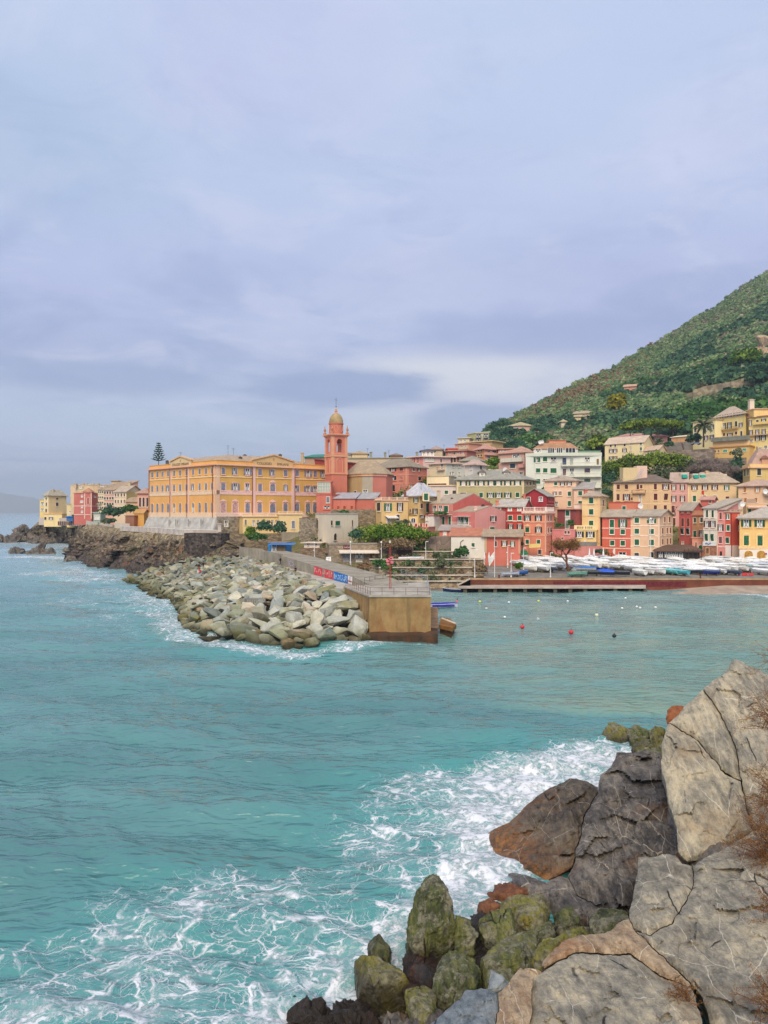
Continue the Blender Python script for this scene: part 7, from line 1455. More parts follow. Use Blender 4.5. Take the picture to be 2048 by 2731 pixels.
slab_rock('rock_slab','broad smooth grey slab running down the lower right side',[(1860,2300),(1952,2253),(2007,2219),(2170,2205),(2300,2195),(2650,2145),(2650,2790),(2170,2790),(1905,2780),(1875,2662),(1845,2622),(1780,2562),(1735,2522),(1698,2482),(1733,2495),(1791,2465),(1834,2402),(1849,2357),(1847,2309)],CB,'pale',5,seed=5,cell=.6)
slab_rock('rock_slab','wide grey slab at the bottom edge with thin pale veins',[(1422,2612),(1484,2568),(1537,2544),(1614,2549),(1682,2549),(1730,2582),(1759,2607),(1841,2633),(1853,2664),(1872,2731),(1890,2790),(1400,2790),(1418,2700)],CC_,'pale',4,seed=6,cell=.9)
slab_rock('rock_ridge','tan veined rock ridge under the broad grey slabs',[(1442,2572),(1499,2515),(1542,2491),(1614,2491),(1640,2468),(1677,2454),(1697,2484),(1733,2524),(1778,2564),(1845,2626),(1838,2630),(1760,2603),(1731,2578),(1683,2545),(1614,2545),(1537,2540),(1484,2564),(1452,2584)],[(1442,2572,24.4),(1542,2491,26),(1677,2454,26.8),(1733,2524,25),(1845,2626,22.6),(1614,2545,24.2)],'tan',3,4,seed=7,cell=1.8,tilt=.3)
slab_rock('rock_block','tan block netted with white veins at the bottom edge',[(1332,2647),(1362,2612),(1388,2582),(1417,2602),(1421,2614),(1417,2700),(1399,2790),(1318,2790),(1328,2720)],[(1332,2647,21.4),(1388,2582,22.6),(1421,2612,22),(1400,2790,18.9),(1318,2790,19)],'tan',3,4,seed=8,cell=1.8,tilt=.28)
slab_rock('rock_block','split bluish grey rock at the bottom edge left of the tan block',[(1248,2642),(1300,2636),(1330,2650),(1326,2720),(1316,2790),(1110,2790),(1150,2735),(1185,2700),(1222,2668)],[(1248,2642,22.6),(1330,2650,21.8),(1316,2790,19),(1110,2790,20)],'blue',3,4,seed=9,cell=1.3,tilt=.25)
rock('rock_block','small tan crest of rock with white veins beside the pointed grey flake',[(1380,2610,22.6),(1400,2590,23),(1440,2600,22.8),(1450,2640,22.2),(1420,2670,21.8),(1386,2660,22)],'tan',2,41,.1,.35,1.2)
rock('rock_flake','pointed light grey flake standing above the tan block',[(1310,2588,23.6),(1330,2600,23.6),(1364,2628,23.2),(1352,2652,22.8),(1302,2648,22.8),(1306,2620,23.2)],'blue',.9,9,.09,.15,1.2)
slab_rock('rock_mass','big dark brown rock mass with ochre bands jutting into the surf',[(1294,2226),(1359,2192),(1422,2134),(1489,2091),(1518,2076),(1561,2081),(1595,2100),(1585,2124),(1561,2173),(1547,2230),(1532,2279),(1528,2312),(1494,2332),(1455,2351),(1383,2322),(1325,2312),(1316,2264)],[(1294,2226,42.0),(1500,2080,44.0),(1595,2100,42.8),(1494,2334,36.0),(1325,2312,38.0)],'ochre',5,seed=10,tilt=.34,cell=.6,strata=(-.35,.3,.85),amp=.3,edge=.7)
slab_rock('rock_mass','dark grey layered rock mass with white spots left of the pale slabs',[(1600,2066),(1629,2047),(1643,2009),(1721,2004),(1762,2009),(1766,2047),(1785,2134),(1797,2187),(1809,2230),(1814,2278),(1759,2283),(1703,2289),(1698,2365),(1680,2423),(1674,2454),(1586,2414),(1537,2385),(1518,2336),(1532,2310),(1535,2279),(1549,2230),(1564,2173),(1588,2124),(1596,2100)],[(1643,2009,46.0),(1762,2009,44.4),(1812,2270,35.6),(1680,2423,32.4),(1530,2336,35.7)],'dark',5,seed=11,tilt=.34,cell=.6,strata=(.85,.3,.3),amp=.3,edge=.5)
slab_rock('rock_mass','low dark rock shelf under the layered mass behind the mossy boulders',[(1320,2318),(1383,2326),(1455,2354),(1494,2336),(1518,2340),(1537,2388),(1586,2417),(1676,2456),(1690,2480),(1581,2482),(1480,2453),(1460,2414),(1407,2400),(1330,2366)],[(1320,2318,37.8),(1518,2340,35.8),(1680,2456,31.4),(1480,2453,32.8),(1330,2360,36.2)],'dark',4,seed=12,tilt=.36,cell=.7,strata=(.3,.3,.9),amp=.3,edge=.5)
me=hull([W(x,y,z)for x,y in((1080,2560),(1200,2480),(1300,2420),(1420,2400),(1580,2420),(1720,2420),(1760,2600),(1480,2760),(1300,2800),(1100,2780))for z in(-1.2,.45)],13,.2,.4,.9,'rock_bed');me.materials.append(rockm('black'));o=link('rock_bed',me);tag(o,'filler rock bed coloured black for the shade in the gaps beneath the boulders','rock')  # black colour stands in for shade between the boulders
MOSS=[('tall upright mossy boulder standing in the surf',[(1152,2326,32.6),(1172,2328,32.6),(1125,2350,32.4),(1186,2360,32.2),(1104,2400,32),(1204,2400,31.8),(1090,2460,31.6),(1086,2500,31.2),(1108,2526,30.8),(1140,2490,31),(1216,2490,31.2),(1212,2450,31.4),(1150,2420,31.0)],'moss',1.8),('large squarish mossy boulder near the bottom centre',[(1186,2545,29),(1218,2536,29.2),(1262,2556,28.8),(1284,2590,28.2),(1270,2624,27.4),(1234,2648,27),(1186,2676,26.6),(1164,2652,27),(1158,2596,28),(1220,2600,27)],'moss',1.6),('mossy boulder with tan top right of the tall upright boulder',[(1216,2440,32),(1250,2452,32),(1272,2478,31.4),(1262,2520,30.6),(1230,2540,30.4),(1212,2500,31)],'moss',1.5),('two toned green boulder with a deep shadow beneath',[(1278,2452,32),(1330,2422,32.8),(1362,2424,32.8),(1378,2470,31.6),(1350,2500,31),(1308,2512,30.8),(1290,2480,31.4)],'moss',1.6),('big flat topped olive boulder below the dark shelf',[(1334,2412,34.2),(1370,2390,34.8),(1440,2386,34.6),(1466,2412,34),(1452,2460,32.4),(1400,2472,32),(1370,2452,32.6)],'yellow',1.6),('long ridged mossy boulder above the tan ridge',[(1284,2556,29),(1340,2506,30.4),(1380,2490,30.6),(1430,2480,30.4),(1426,2530,29),(1404,2568,28),(1340,2580,27.8),(1296,2590,28)],'moss',1.7),('wedge shaped green boulder beneath the dark shelf',[(1480,2440,33.2),(1534,2404,34),(1546,2440,33),(1536,2468,32.2),(1490,2472,32.2)],'moss',1.3),('small green boulder between the flat topped and wedge boulders',[(1428,2480,31.8),(1470,2452,32.4),(1482,2490,31.2),(1440,2516,30.4)],'moss',1.2),('orange green boulder tucked behind the tan ridge',[(1478,2500,30.6),(1530,2474,31),(1572,2468,31),(1578,2494,30),(1510,2518,29.6)],'yellow',1.2),('olive boulder sloping to the tan ridge',[(1420,2540,29),(1450,2506,29.6),(1490,2500,29.6),(1476,2536,28.6),(1436,2566,27.8)],'yellow',1.2),('dark green round boulder against the grey block',[(1576,2440,32),(1612,2408,32.8),(1660,2420,32),(1684,2462,30.6),(1640,2490,30),(1580,2492,30)],'moss',1.5),('low wave washed slab of olive stone in the foam',[(946,2562,30.4),(970,2546,30.8),(1010,2552,30.6),(1060,2584,29.6),(1096,2612,28.8),(1040,2606,28.8),(960,2594,29.2)],'yellow',1.3),('small mossy boulder half covered by foam',[(984,2510,32),(1010,2492,32.4),(1040,2520,31.4),(1036,2546,30.6),(996,2546,30.8)],'moss',1.2),('ochre mossy boulder by the water at the bottom edge',[(1084,2640,27.6),(1130,2626,28),(1158,2640,27.4),(1162,2690,26.2),(1120,2706,26),(1100,2680,26.4)],'yellow',1.4),('small dark wedge boulder left of the squarish mossy boulder',[(1092,2576,29.6),(1130,2570,29.4),(1160,2600,28.6),(1156,2626,28),(1112,2600,28.8)],'black',1.0),('rusty red boulder at the foot of the dark rock mass',[(1302,2384,36),(1330,2352,37),(1370,2354,36.8),(1412,2374,36),(1380,2396,35),(1330,2404,34.8)],'rust',1.5),('small purple brown boulder wet by the surf',[(1276,2408,35),(1310,2394,35.2),(1336,2414,34.6),(1312,2440,33.8),(1274,2440,33.8)],'rust',1.2),('small green stone below the squarish mossy boulder',[(1216,2634,26.8),(1246,2624,27),(1264,2644,26.4),(1240,2690,25.4),(1212,2684,25.4)],'moss',.9),('little green boulder under the long ridged one',[(1300,2588,28.2),(1350,2576,28.2),(1384,2588,27.6),(1340,2622,26.6),(1296,2626,26.8)],'moss',1.1)]
for i,(lb,pts,kd,th)in enumerate(MOSS):rock('boulder',lb,[(x,y,d-.7)for x,y,d in pts],kd,th,20+i,.07,.17,1.5,.5,'boulder',cuts=14)
for i,(lb,pts,kd)in enumerate((('jagged black rock at the bottom edge in the foam',[(766,2700,28.4),(790,2664,29.4),(830,2680,29),(870,2674,29),(892,2720,27.6),(880,2800,25.6),(760,2800,25.8),(820,2730,26.6)],'black'),('black and rust streaked rock right of the jagged black one',[(880,2690,28.6),(915,2670,29),(965,2668,29),(1006,2700,28),(1000,2800,25.6),(880,2800,25.6),(940,2730,26.6)],'black'),('flat dark grey rock at the bottom edge beside the bluish rock',[(1010,2740,26.6),(1040,2706,27.2),(1100,2700,26.8),(1180,2690,26),(1190,2800,23.8),(1010,2810,24.2)],'dark'))):rock('black_rock',lb,pts,kd,2,50+i,.1,.55,1.2,.5)
for i,(lb,pts,kd)in enumerate((('largest yellow weeded boulder off the pale slabs',[(1606,1955,63),(1625,1926,64),(1660,1922,64),(1676,1946,63),(1672,1980,60.5),(1630,1984,60.5)],'yellow'),('green boulder in the middle of the weeded group by the pale slabs',[(1672,1950,62),(1690,1932,62.4),(1730,1946,61.6),(1732,1976,59.8),(1684,1980,59.8)],'moss'),('yellow boulder against the pale slab in the weeded group',[(1732,1948,60),(1750,1934,60.4),(1772,1938,60),(1770,1976,58),(1736,1970,58.6)],'yellow'),('low green boulder in front of the weeded group',[(1684,1990,60),(1720,1972,60.4),(1766,1974,59),(1770,2010,56),(1690,2012,56.6)],'moss'),('reddish brown boulder peeking out left of the pale slab shoulder',[(1778,1910,58),(1790,1886,59),(1820,1882,59),(1826,1920,56),(1784,1936,55.6)],'rust'))):rock('boulder',lb,[(x,y,d-2.2)for x,y,d in pts],kd,2,60+i,.1,.22,1.0,.5,'boulder')
for i,(lb,pts)in enumerate((('small dark islet rock furthest left in the western bay',[(18,1479,335),(32,1466,340),(46,1460,342),(58,1468,340),(63,1480,334),(40,1476,332)]),('long dark islet rock in the western bay',[(70,1482,325),(88,1466,332),(104,1460,335),(122,1470,330),(140,1480,324),(166,1484,318),(100,1484,318)]),('tiny dark rock close to the cliff foot',[(172,1472,350),(182,1465,352),(198,1472,350),(186,1476,345)]),('small black rock awash below the cliff point',[(175,1500,280),(186,1491,284),(193,1494,282),(188,1502,276)]))):rock('islet_rock',lb,pts,'dark',5,70+i,.5,1.2,.3,1,'rock')
for i,(lb,pts)in enumerate((('dark pointed headland rock at the far left',[(-30,1448,455),(0,1430,460),(10,1440,458),(-10,1445,452)]),('tall dark headland rock left of the villa terrace',[(12,1446,452),(36,1420,462),(54,1410,466),(62,1414,462),(70,1440,452),(40,1436,448)]),('dark rock close below the villa terrace',[(58,1430,462),(74,1413,468),(88,1416,466),(98,1425,460),(84,1446,448),(60,1446,448)]),('low dark rocks at the foot of the arcaded wall',[(76,1446,446),(96,1420,452),(118,1416,452),(150,1440,440),(120,1452,434),(90,1450,436)]))):rock('headland_rock',lb,pts,'dark',12,80+i,.7,1.6,.2,2,'rock')
def boulder_mesh(seed):
 rnd=random.Random(seed);bm=bmesh.new()
 for k in range(11):d=Vector((rnd.gauss(0,1),rnd.gauss(0,1),rnd.gauss(0,.8))).normalized();bm.verts.new(Vector((d.x*1.0,d.y*.78,d.z*.62))*rnd.uniform(.85,1.2))
 r=bmesh.ops.convex_hull(bm,input=bm.verts);bmesh.ops.delete(bm,geom=list({g for g in r['geom_interior']+r['geom_unused']if isinstance(g,bmesh.types.BMVert)}),context='VERTS')
 bmesh.ops.bevel(bm,geom=list(bm.edges),offset=.03,segments=1,affect='EDGES',profile=.6)
 bmesh.ops.triangulate(bm,faces=bm.faces);bmesh.ops.subdivide_edges(bm,edges=bm.edges,cuts=2,use_grid_fill=True)
 bm.normal_update()
 for v in bm.verts:v.co+=v.normal*(.06*noise.fractal(v.co*2.4+Vector((seed,0,0)),1,2,4)+.03*noise.noise(v.co*6))
 me=bpy.data.meshes.new('boulder');bm.to_mesh(me);bm.free();return me
BM={}
for s in range(12):
 base=boulder_mesh(100+s)
 for i in range(6):me=base.copy();me.materials.append(bouldm(i));BM[(s,i)]=me
outer=[(330,1552,0),(372,1566,0),(400,1588,0),(452,1606,0),(478,1636,0),(490,1672,0),(540,1700,0),(640,1712,0),(790,1728,0),(880,1720,0),(975,1712,0)]
inner_=[(485,1497,5.2),(560,1488,6.0),(640,1488,6.2),(700,1496,6.0),(748,1516,5.8),(790,1532,5.6),(840,1552,5.4),(880,1566,5.3),(915,1578,5.2),(930,1590,5.0),(965,1640,3.2)]
def at_z(px,py,z):return W(px,py,z)
Oc=resample([at_z(*o)for o in outer],60);Ic=resample([at_z(*o)for o in inner_],60)
def mound(s,t):
 a=s*59;j=min(58,int(a));f=a-j;o=Oc[j].lerp(Oc[j+1],f);i=Ic[j].lerp(Ic[j+1],f);p=o.lerp(i,t);p.z=o.z+(i.z-o.z)*(t**.8);return p
rows=[[mound(j/59,i/14)+Vector((0,0,-1.1+.3*fbm((j*.4,i*.4,0),1,3)))for j in range(60)]for i in range(15)]
grid_obj('rubble_mound',rows,paint((70,66,56),.95))
rb=random.Random(21);cand=[]
for k in range(9000):
 s,t=rb.random()**.9,rb.random();p=mound(s,t);D=p.y
 r=rb.uniform(.66,1.15)*(1.0+.5*max(0,min(1,(150-D)/45)))*rb.choice((.55,.7,.85,1,1.1,1.35))
 if t<.05:r*=.8
 if t>.93:r*=.75
 cand.append((p,r,s,t))
cand.sort(key=lambda c:-c[1]);placed=[];
for p,r,s,t in cand:
 if all((p-q_).length>(r+r2)*.58 for q_,r2,*_ in placed):placed.append((p,r,s,t))
 if len(placed)>=1300:break
placed.sort(key=lambda c:-c[1]/c[0].y)
SPECIAL={}
LB={0:'grey boulder piled among the others along the mole',1:'olive tinged boulder piled among the others along the mole',2:'pale buff boulder piled among the others along the mole',3:'slate grey boulder piled among the others along the mole',4:'tan boulder piled among the others along the mole',5:'rusty brown boulder piled among the others along the mole'}
rest=[]
def b_rot(rb):return(rb.uniform(-.6,.6),rb.uniform(-.6,.6),rb.uniform(0,6.28))
for n_,(p,r,s,t)in enumerate(placed):
 i=rb.choices(range(6),(5,4,4,4,2,.7))[0];sh=rb.randrange(12);rot=b_rot(rb);sc=(r*rb.uniform(.9,1.3),r*rb.uniform(.8,1.1),r*rb.uniform(.75,1.05));z=p+Vector((0,0,.12*r))
 if n_<296:
  o=link('boulder',BM[(sh,i)],None,z);o.rotation_euler=rot;o.scale=sc;tag(o,LB[i],'boulder',LB[i].replace('boulder piled','boulders piled'))
 else:rest.append((sh,i,z,rot,sc))
V=[];Fq=[];off=0;MI=[]
from mathutils import Euler
for sh,i,z,rot,sc in rest:
 me=BM[(sh,0)];n=len(me.vertices);co_=np.empty(n*3,np.float32);me.vertices.foreach_get('co',co_);co_=co_.reshape(-1,3)*np.array(sc)
 Rm=np.array(Euler(rot).to_matrix());co_=co_@Rm.T+np.array(z);V.append(co_)
 tr=np.array([tuple(pl.vertices)+((pl.vertices[2],)if len(pl.vertices)==3 else())for pl in me.polygons])[:,:4];Fq.append([tuple(x)for x in tr+off]);off+=n;MI+=[i]*len(tr)
me=bpy.data.meshes.new('rubble');me.from_pydata(np.concatenate(V).tolist(),[],[tuple(dict.fromkeys(int(y)for y in f))for F4 in Fq for f in F4])
for i in range(6):me.materials.append(bouldm(i))
me.polygons.foreach_set('material_index',MI);o=link('rubble',me);o['kind']='stuff'
cb=empty('concrete_block',P(680,1622,123),'fluted concrete block with vertical stripes lying among the boulders','block');c=cb.location;mb=MB();m2=MB();a_=.35
mb.box(c,3.0,1.9,1.5,0,a_);mb.obj('block',concrete((150,146,132)),cb,c)
for k in range(11):x=-1.4+k*.28;m2.box((c.x+x*math.cos(a_)+.97*math.sin(a_),c.y+x*math.sin(a_)-.97*math.cos(a_),c.z+.05),.13,.08,1.42,0,a_)
m2.obj('flute',concrete((206,202,186)),cb,c)
def leaves(c,rad,nb,nl,size,rng,flat=1.0,low=-.35,blob=.42,tint=(.15,.95),squash=1.0):
 """leaf clumps spread through an ellipsoid: nb lumps of nl leaves each; returns vertices, quads, tints"""
 c=np.array(c);rad=np.array(rad);d=rng.normal(size=(nb,3));d/=np.linalg.norm(d,axis=1)[:,None];d[:,2]=np.where(d[:,2]<low,-d[:,2]*.5,d[:,2])
 bc=c+d*rad*(rng.uniform(.35,.9,(nb,1)));br=rad.mean()*blob*rng.uniform(.7,1.25,nb);bt=rng.uniform(tint[0],tint[1],nb)
 ld=rng.normal(size=(nb,nl,3));ld/=np.linalg.norm(ld,axis=2)[...,None];ld[...,2]=np.where(ld[...,2]<-.3,-ld[...,2],ld[...,2])
 pos=bc[:,None]+ld*br[:,None,None]*rng.uniform(.75,1.1,(nb,nl,1))*np.array([1,1,squash]);nrm=ld+rng.normal(size=ld.shape)*.55
 nrm/=np.linalg.norm(nrm,axis=2)[...,None];pos=pos.reshape(-1,3);nrm=nrm.reshape(-1,3)
 u=np.cross(nrm,rng.normal(size=nrm.shape));u/=np.linalg.norm(u,axis=1)[:,None];v=np.cross(nrm,u);s=size*rng.uniform(.6,1.3,(len(pos),1))
 q4=np.stack([pos-u*s-v*s*.7,pos+u*s-v*s*.7,pos+u*s*.8+v*s*.7,pos-u*s*.8+v*s*.7],1);n=len(pos)
 tn=np.clip(np.repeat(bt,nl)+rng.normal(0,.12,n),0,1);return q4.reshape(-1,3),np.arange(4*n).reshape(n,4),np.repeat(tn,4)
GREENS={'pine':leafm((50,72,26),(100,126,42),(156,170,70),1.0),'scrub':leafm((62,92,62),(104,132,88),(160,172,122),1.1),'dark':leafm((34,62,48),(62,98,72),(98,130,96),1.0),'ivy':leafm((46,70,22),(84,124,34),(150,170,70),.9),'bush':leafm((34,68,38),(64,106,54),(110,144,76),1.0),'dry':leafm((112,78,46),(160,112,66),(196,158,104),.8),'rust':leafm((112,96,72),(138,116,86),(162,138,106),1.0),'yellow':leafm((110,108,20),(150,146,36),(186,170,60),.9),'olive':leafm((60,72,50),(104,116,80),(150,154,116),.85),'bare':leafm((100,100,80),(132,130,104),(160,156,128),1.0),'grey':leafm((112,98,92),(146,130,122),(170,154,144),1.0),'agave':leafm((96,110,84),(150,156,120),(206,200,160),.9)}
def shrub(name,label,c,rad,kind,nb=26,nl=26,size=None,seed=1,cat='bush',group=None,low=-.35):
 rng=np.random.default_rng(seed);V,Q,t=leaves((0,0,0),rad,nb,nl,size or sum(rad)/3*.13,rng,low=low)
 o=link(name,np_mesh(name,V,Q,GREENS[kind],tint=t));o.location=c;return tag(o,label,cat,group)
def tree(name,label,foot,h,crown,kind,trunk_r=.25,lean=(0,0),nb=34,nl=26,size=.3,seed=1,group=None,limbs=5,squash=1.0,crown_z=None):
 """trunk with limbs reaching into an open crown; crown = radii"""
 rng=np.random.default_rng(seed);rnd=random.Random(seed);r=empty(name,foot,label,'tree',group);mb=MB();cz=crown_z if crown_z is not None else h-crown[2]
 fork=Vector((lean[0]*.7,lean[1]*.7,max(.6,cz-crown[2]*.75)));mb.tube((0,0,-1),fork*.5+Vector((.1,0,0)),trunk_r,trunk_r*.85,8);mb.tube(fork*.5+Vector((.1,0,0)),fork,trunk_r*.85,trunk_r*.65,8)
 for k in range(limbs):
  a=6.283*k/limbs+rnd.uniform(-.4,.4);e=Vector((lean[0]+crown[0]*.62*math.cos(a),lean[1]+crown[1]*.62*math.sin(a),cz+crown[2]*rnd.uniform(-.2,.35)));m_=fork.lerp(e,.5)+Vector((0,0,-.06*h*rnd.random()))
  mb.tube(fork,m_,trunk_r*.5,trunk_r*.34,6);mb.tube(m_,e,trunk_r*.34,trunk_r*.12,5)
 mb.obj('trunk',BARK,r);V,Q,t=leaves((lean[0],lean[1],cz),crown,nb,nl,size,rng,squash=squash);link('crown',np_mesh('crown',V,Q,GREENS[kind],tint=t),r);return r
rng=np.random.default_rng(5);n=24000;Vs=[];Ts=[]
pxs=rng.uniform(1240,2420,n);fs=rng.random(n)**.8
NLQ=18
def scrub_tint(px,f,p):
 brown=max(0,1-abs(f-.8)/.32)*max(0,1-abs(px-1545)/250)*1.3;bare=noise.noise(Vector((p.x*.011,p.y*.011,3)))
 return brown,bare
sets={'scrub':[],'bare':[],'dark':[],'rust':[],'bush':[]}
for px,f in zip(pxs,fs):
 p=hill_point(px,f);py_=CY-(p.z-H)/p.y*F
 if any(a<px<b_ and p.y>d and y0<py_<y1+8 and p.y<d+75 for a,b_,d,y0,y1 in CLEAR):continue
 brown,bare=scrub_tint(px,f,p)
 r=rng.uniform(1.0,2.5)*(1.25-.4*f)*(1.6 if f>.965 and rng.random()<.25 else 1)
 x=rng.random()
 k='rust' if x<brown*.75 else 'bare' if(bare>.25 and x<.5)or x<.07+.12*f else 'dark' if noise.noise(Vector((p.x*.02,p.y*.014,8)))>.08 and f<.6 and x<.75 else 'bush' if noise.noise(Vector((p.x*.016,p.y*.02,15)))>.22 and f<.55 else 'scrub'
 if k=='dark':r*=1.25
 sets[k].append((p.x,p.y,p.z+r*.35,r))
for k,L in sets.items():
 if not L:continue
 A=np.array(L);n=len(A);d=rng.normal(size=(n,NLQ,3));d/=np.linalg.norm(d,axis=2)[...,None];d[...,2]=np.abs(d[...,2])*1.0-.12
 pos=A[:,None,:3]+d*A[:,None,3:]*np.array([1,1,.85])*rng.uniform(.6,1.08,(n,NLQ,1));nr_=d+rng.normal(size=d.shape)*.5;nr_/=np.linalg.norm(nr_,axis=2)[...,None]
 u=np.cross(nr_,rng.normal(size=d.shape));u/=np.linalg.norm(u,axis=2)[...,None];v=np.cross(nr_,u);s=(A[:,3]*.40)[:,None,None]*rng.uniform(.6,1.3,(n,NLQ,1))
 q4=np.stack([pos-u*s-v*s*.7,pos+u*s-v*s*.7,pos+u*s*.8+v*s*.7,pos-u*s*.8+v*s*.7],2).reshape(-1,3);m=n*NLQ
 tn=np.repeat(np.clip(np.repeat(rng.uniform(.2,.85,n),NLQ)+rng.normal(0,.06,m),0,1),4)
 o=link('hillside_scrub',np_mesh('hillside_scrub',q4,np.arange(4*m).reshape(m,4),GREENS[k],tint=tn));o['kind']='stuff'
sets=[]
for k in range(1500):
 px=rng.uniform(800,2300);D=rng.uniform(206,400);px=px if not(1770<px<2000 and D>275)else 1200.0;z=ground_z(px,D);r=rng.uniform(.6,1.6)*(1 if D<260 else 1.5);sets.append((*PX(px,D),z+r*.2,r))
for k in range(420):px=rng.uniform(968,1150);D=rng.uniform(206,222);sets.append((*PX(px,D),ground_z(px,D)+.4,rng.uniform(.5,1.1)))
A=np.array(sets);n=len(A);d=rng.normal(size=(n,NLQ,3));d/=np.linalg.norm(d,axis=2)[...,None];d[...,2]=np.abs(d[...,2])
pos=A[:,None,:3]+d*A[:,None,3:]*rng.uniform(.6,1.08,(n,NLQ,1));nr_=d+rng.normal(size=d.shape)*.5;nr_/=np.linalg.norm(nr_,axis=2)[...,None];u=np.cross(nr_,rng.normal(size=d.shape));u/=np.linalg.norm(u,axis=2)[...,None];v=np.cross(nr_,u);s=(A[:,3]*.2)[:,None,None]*rng.uniform(.6,1.3,(n,NLQ,1))
q4=np.stack([pos-u*s-v*s*.7,pos+u*s-v*s*.7,pos+u*s*.8+v*s*.7,pos-u*s*.8+v*s*.7],2).reshape(-1,3);m=n*NLQ
o=link('undergrowth',np_mesh('undergrowth',q4,np.arange(4*m).reshape(m,4),GREENS['ivy'],tint=np.repeat(np.clip(np.repeat(rng.uniform(0,.8,n),NLQ)+rng.normal(0,.12,m),0,1),4)));o['kind']='stuff'
V,Q,t=leaves((0,0,0),(11.5,4,2.5),150,30,.26,rng,tint=(.35,1));o=link('ivy',np_mesh('ivy',V,Q,GREENS['ivy'],tint=t));o.location=P(1052,1436,210);tag(o,'bright green ivy bank sloping below the pink garden house','ivy')
V,Q,t=leaves((0,0,0),(5.6,1.2,1.6),70,30,.2,rng);o=link('creeper',np_mesh('creeper',V,Q,GREENS['rust'],tint=t));o.location=P(1058,1458,199.5);tag(o,'rust coloured creeper hanging over the boathouse wall','creeper')
for lb,c,rad,kd,sd,ct in(('round dark green bush beside the stone watch house',P(949,1430,207),(2.0,1.8,1.9),'dark',1,'bush'),('dark bushy pine in front of the arcade, the left one',P(707,1411,214),(2.6,2,1.9),'dark',2,'bush'),('dark round pine in front of the arcade, the right one',P(747,1414,214),(1.8,1.8,2.3),'dark',3,'bush'),('light green bamboo clump left of the dark pines',P(666,1428,213),(1.6,1.4,2.4),'ivy',4,'bush'),('low scrub under the arcade pines',P(690,1436,212),(3.2,1.4,1.2),'bush',5,'bush'),('small green bush on the wall above the watch house',P(916,1370,226),(1.7,1.2,.9),'bush',6,'bush'),('dark trimmed hedge left of the college',P(305,1370,300),(5.6,2,2.4),'dark',7,'hedge'),('lighter green tree beside the dark trimmed hedge',P(345,1362,298),(3.6,2,2.0),'bush',8,'bush'),('domed dark bush on the point terrace',P(206,1378,405),(2.4,2,1.6),'dark',9,'bush'),('grey green shrub under the fence of the point',P(286,1394,292),(2.6,1.4,1.5),'olive',10,'bush'),('green shrub right of the grey green one',P(297,1392,288),(1.7,1.2,1.5),'dark',31,'bush'),('bright green pine bush between the upper cottages',P(1314,1236,274),(2.3,2,2.4),'ivy',11,'bush'),('green tree on the terrace in front of the whitewashed quay house',P(1232,1477,200),(2.2,1.6,2.0),'bush',12,'bush'),('olive shrub by the rock wall',P(1180,1488,199),(3.0,1.5,1.6),'olive',13,'bush'),('tall shrub on the lowest garden terrace',P(1175,1510,188),(1.8,1.2,2.0),'olive',14,'bush'),('orange dry bush beside the mole railing',P(972,1516,186),(1.9,1.3,1.0),'dry',15,'bush'),('dark green bush on the upper garden terrace',P(1010,1505,194),(2.2,1.2,1.1),'bush',16,'bush'),('green bush under the signal mast',P(1030,1516,186),(1.6,1.1,1.0),'bush',17,'bush'),('dry tamarisk tuft below the flagpole',P(1279,1526,182),(1.9,1.2,2.0),'rust',18,'bush'),('bright green shrub left of the boats',P(1384,1514,184),(1.1,.9,1.3),'ivy',19,'bush'),('potted green plants on the maroon house terrace',P(1492,1404,219),(1.2,.8,.9),'bush',20,'bush'),('creeper on the maroon house corner',P(1522,1398,222),(.9,.6,1.7),'bush',21,'bush'),('dark bush at the pink garden wall',P(1597,1474,211),(1.3,.8,1.1),'dark',22,'bush'),('red leafed plant by the red quay house door',P(1613,1474,213),(1.0,.6,.9),'rust',23,'bush'),('dark bush in front of the grey rock face',P(1784,1188,334),(2.4,2,1.9),'dark',24,'bush'),('dark bushy tree left of the palm trunk',P(1850,1174,326),(3.4,2.4,2.6),'dark',25,'bush'),('green shrub in front of the hotel podium',P(1965,1213,311),(2.6,1.6,2.2),'olive',26,'bush'),('green shrubs on the steps below the pyramid roof house',P(1073,1398,218),(2.4,1.2,1.2),'olive',27,'bush'),('climbing plants on the balcony of the pink house',P(1176,1372,222.5),(2.6,.5,.5),'bush',28,'bush'),('dense green shrubs under the salmon shed',P(1145,1430,207),(2.0,1.0,1.0),'ivy',29,'bush'),('plants on the terrace of the salmon quay house',P(1388,1455,206),(1.0,.8,.8),'olive',30,'bush')):
 shrub('hedge' if ct=='hedge' else 'bush',lb,c,rad,kd,30,30,None,sd,ct)
for i,(px,py,D,w,lb)in enumerate(((1678,1146,362,5.6,'leftmost flat-topped umbrella pine behind the cream house'),(1720,1140,360,6.6,'tall central umbrella pine with forked trunk'),(1752,1138,358,6.4,'umbrella pine with a single leaning trunk above the cream annex'),(1798,1142,364,6.2,'rightmost umbrella pine with a lighter yellow green crown'))):
 ft=P(px,1196,D);h=(1196-py+8)*D/F+2;tree('umbrella_pine',lb,ft,h,(w,w*.8,2.7),'pine',.3,((-1)**i*.8,0),80,32,.34,40+i,'umbrella pines behind the cream house',6,.6)
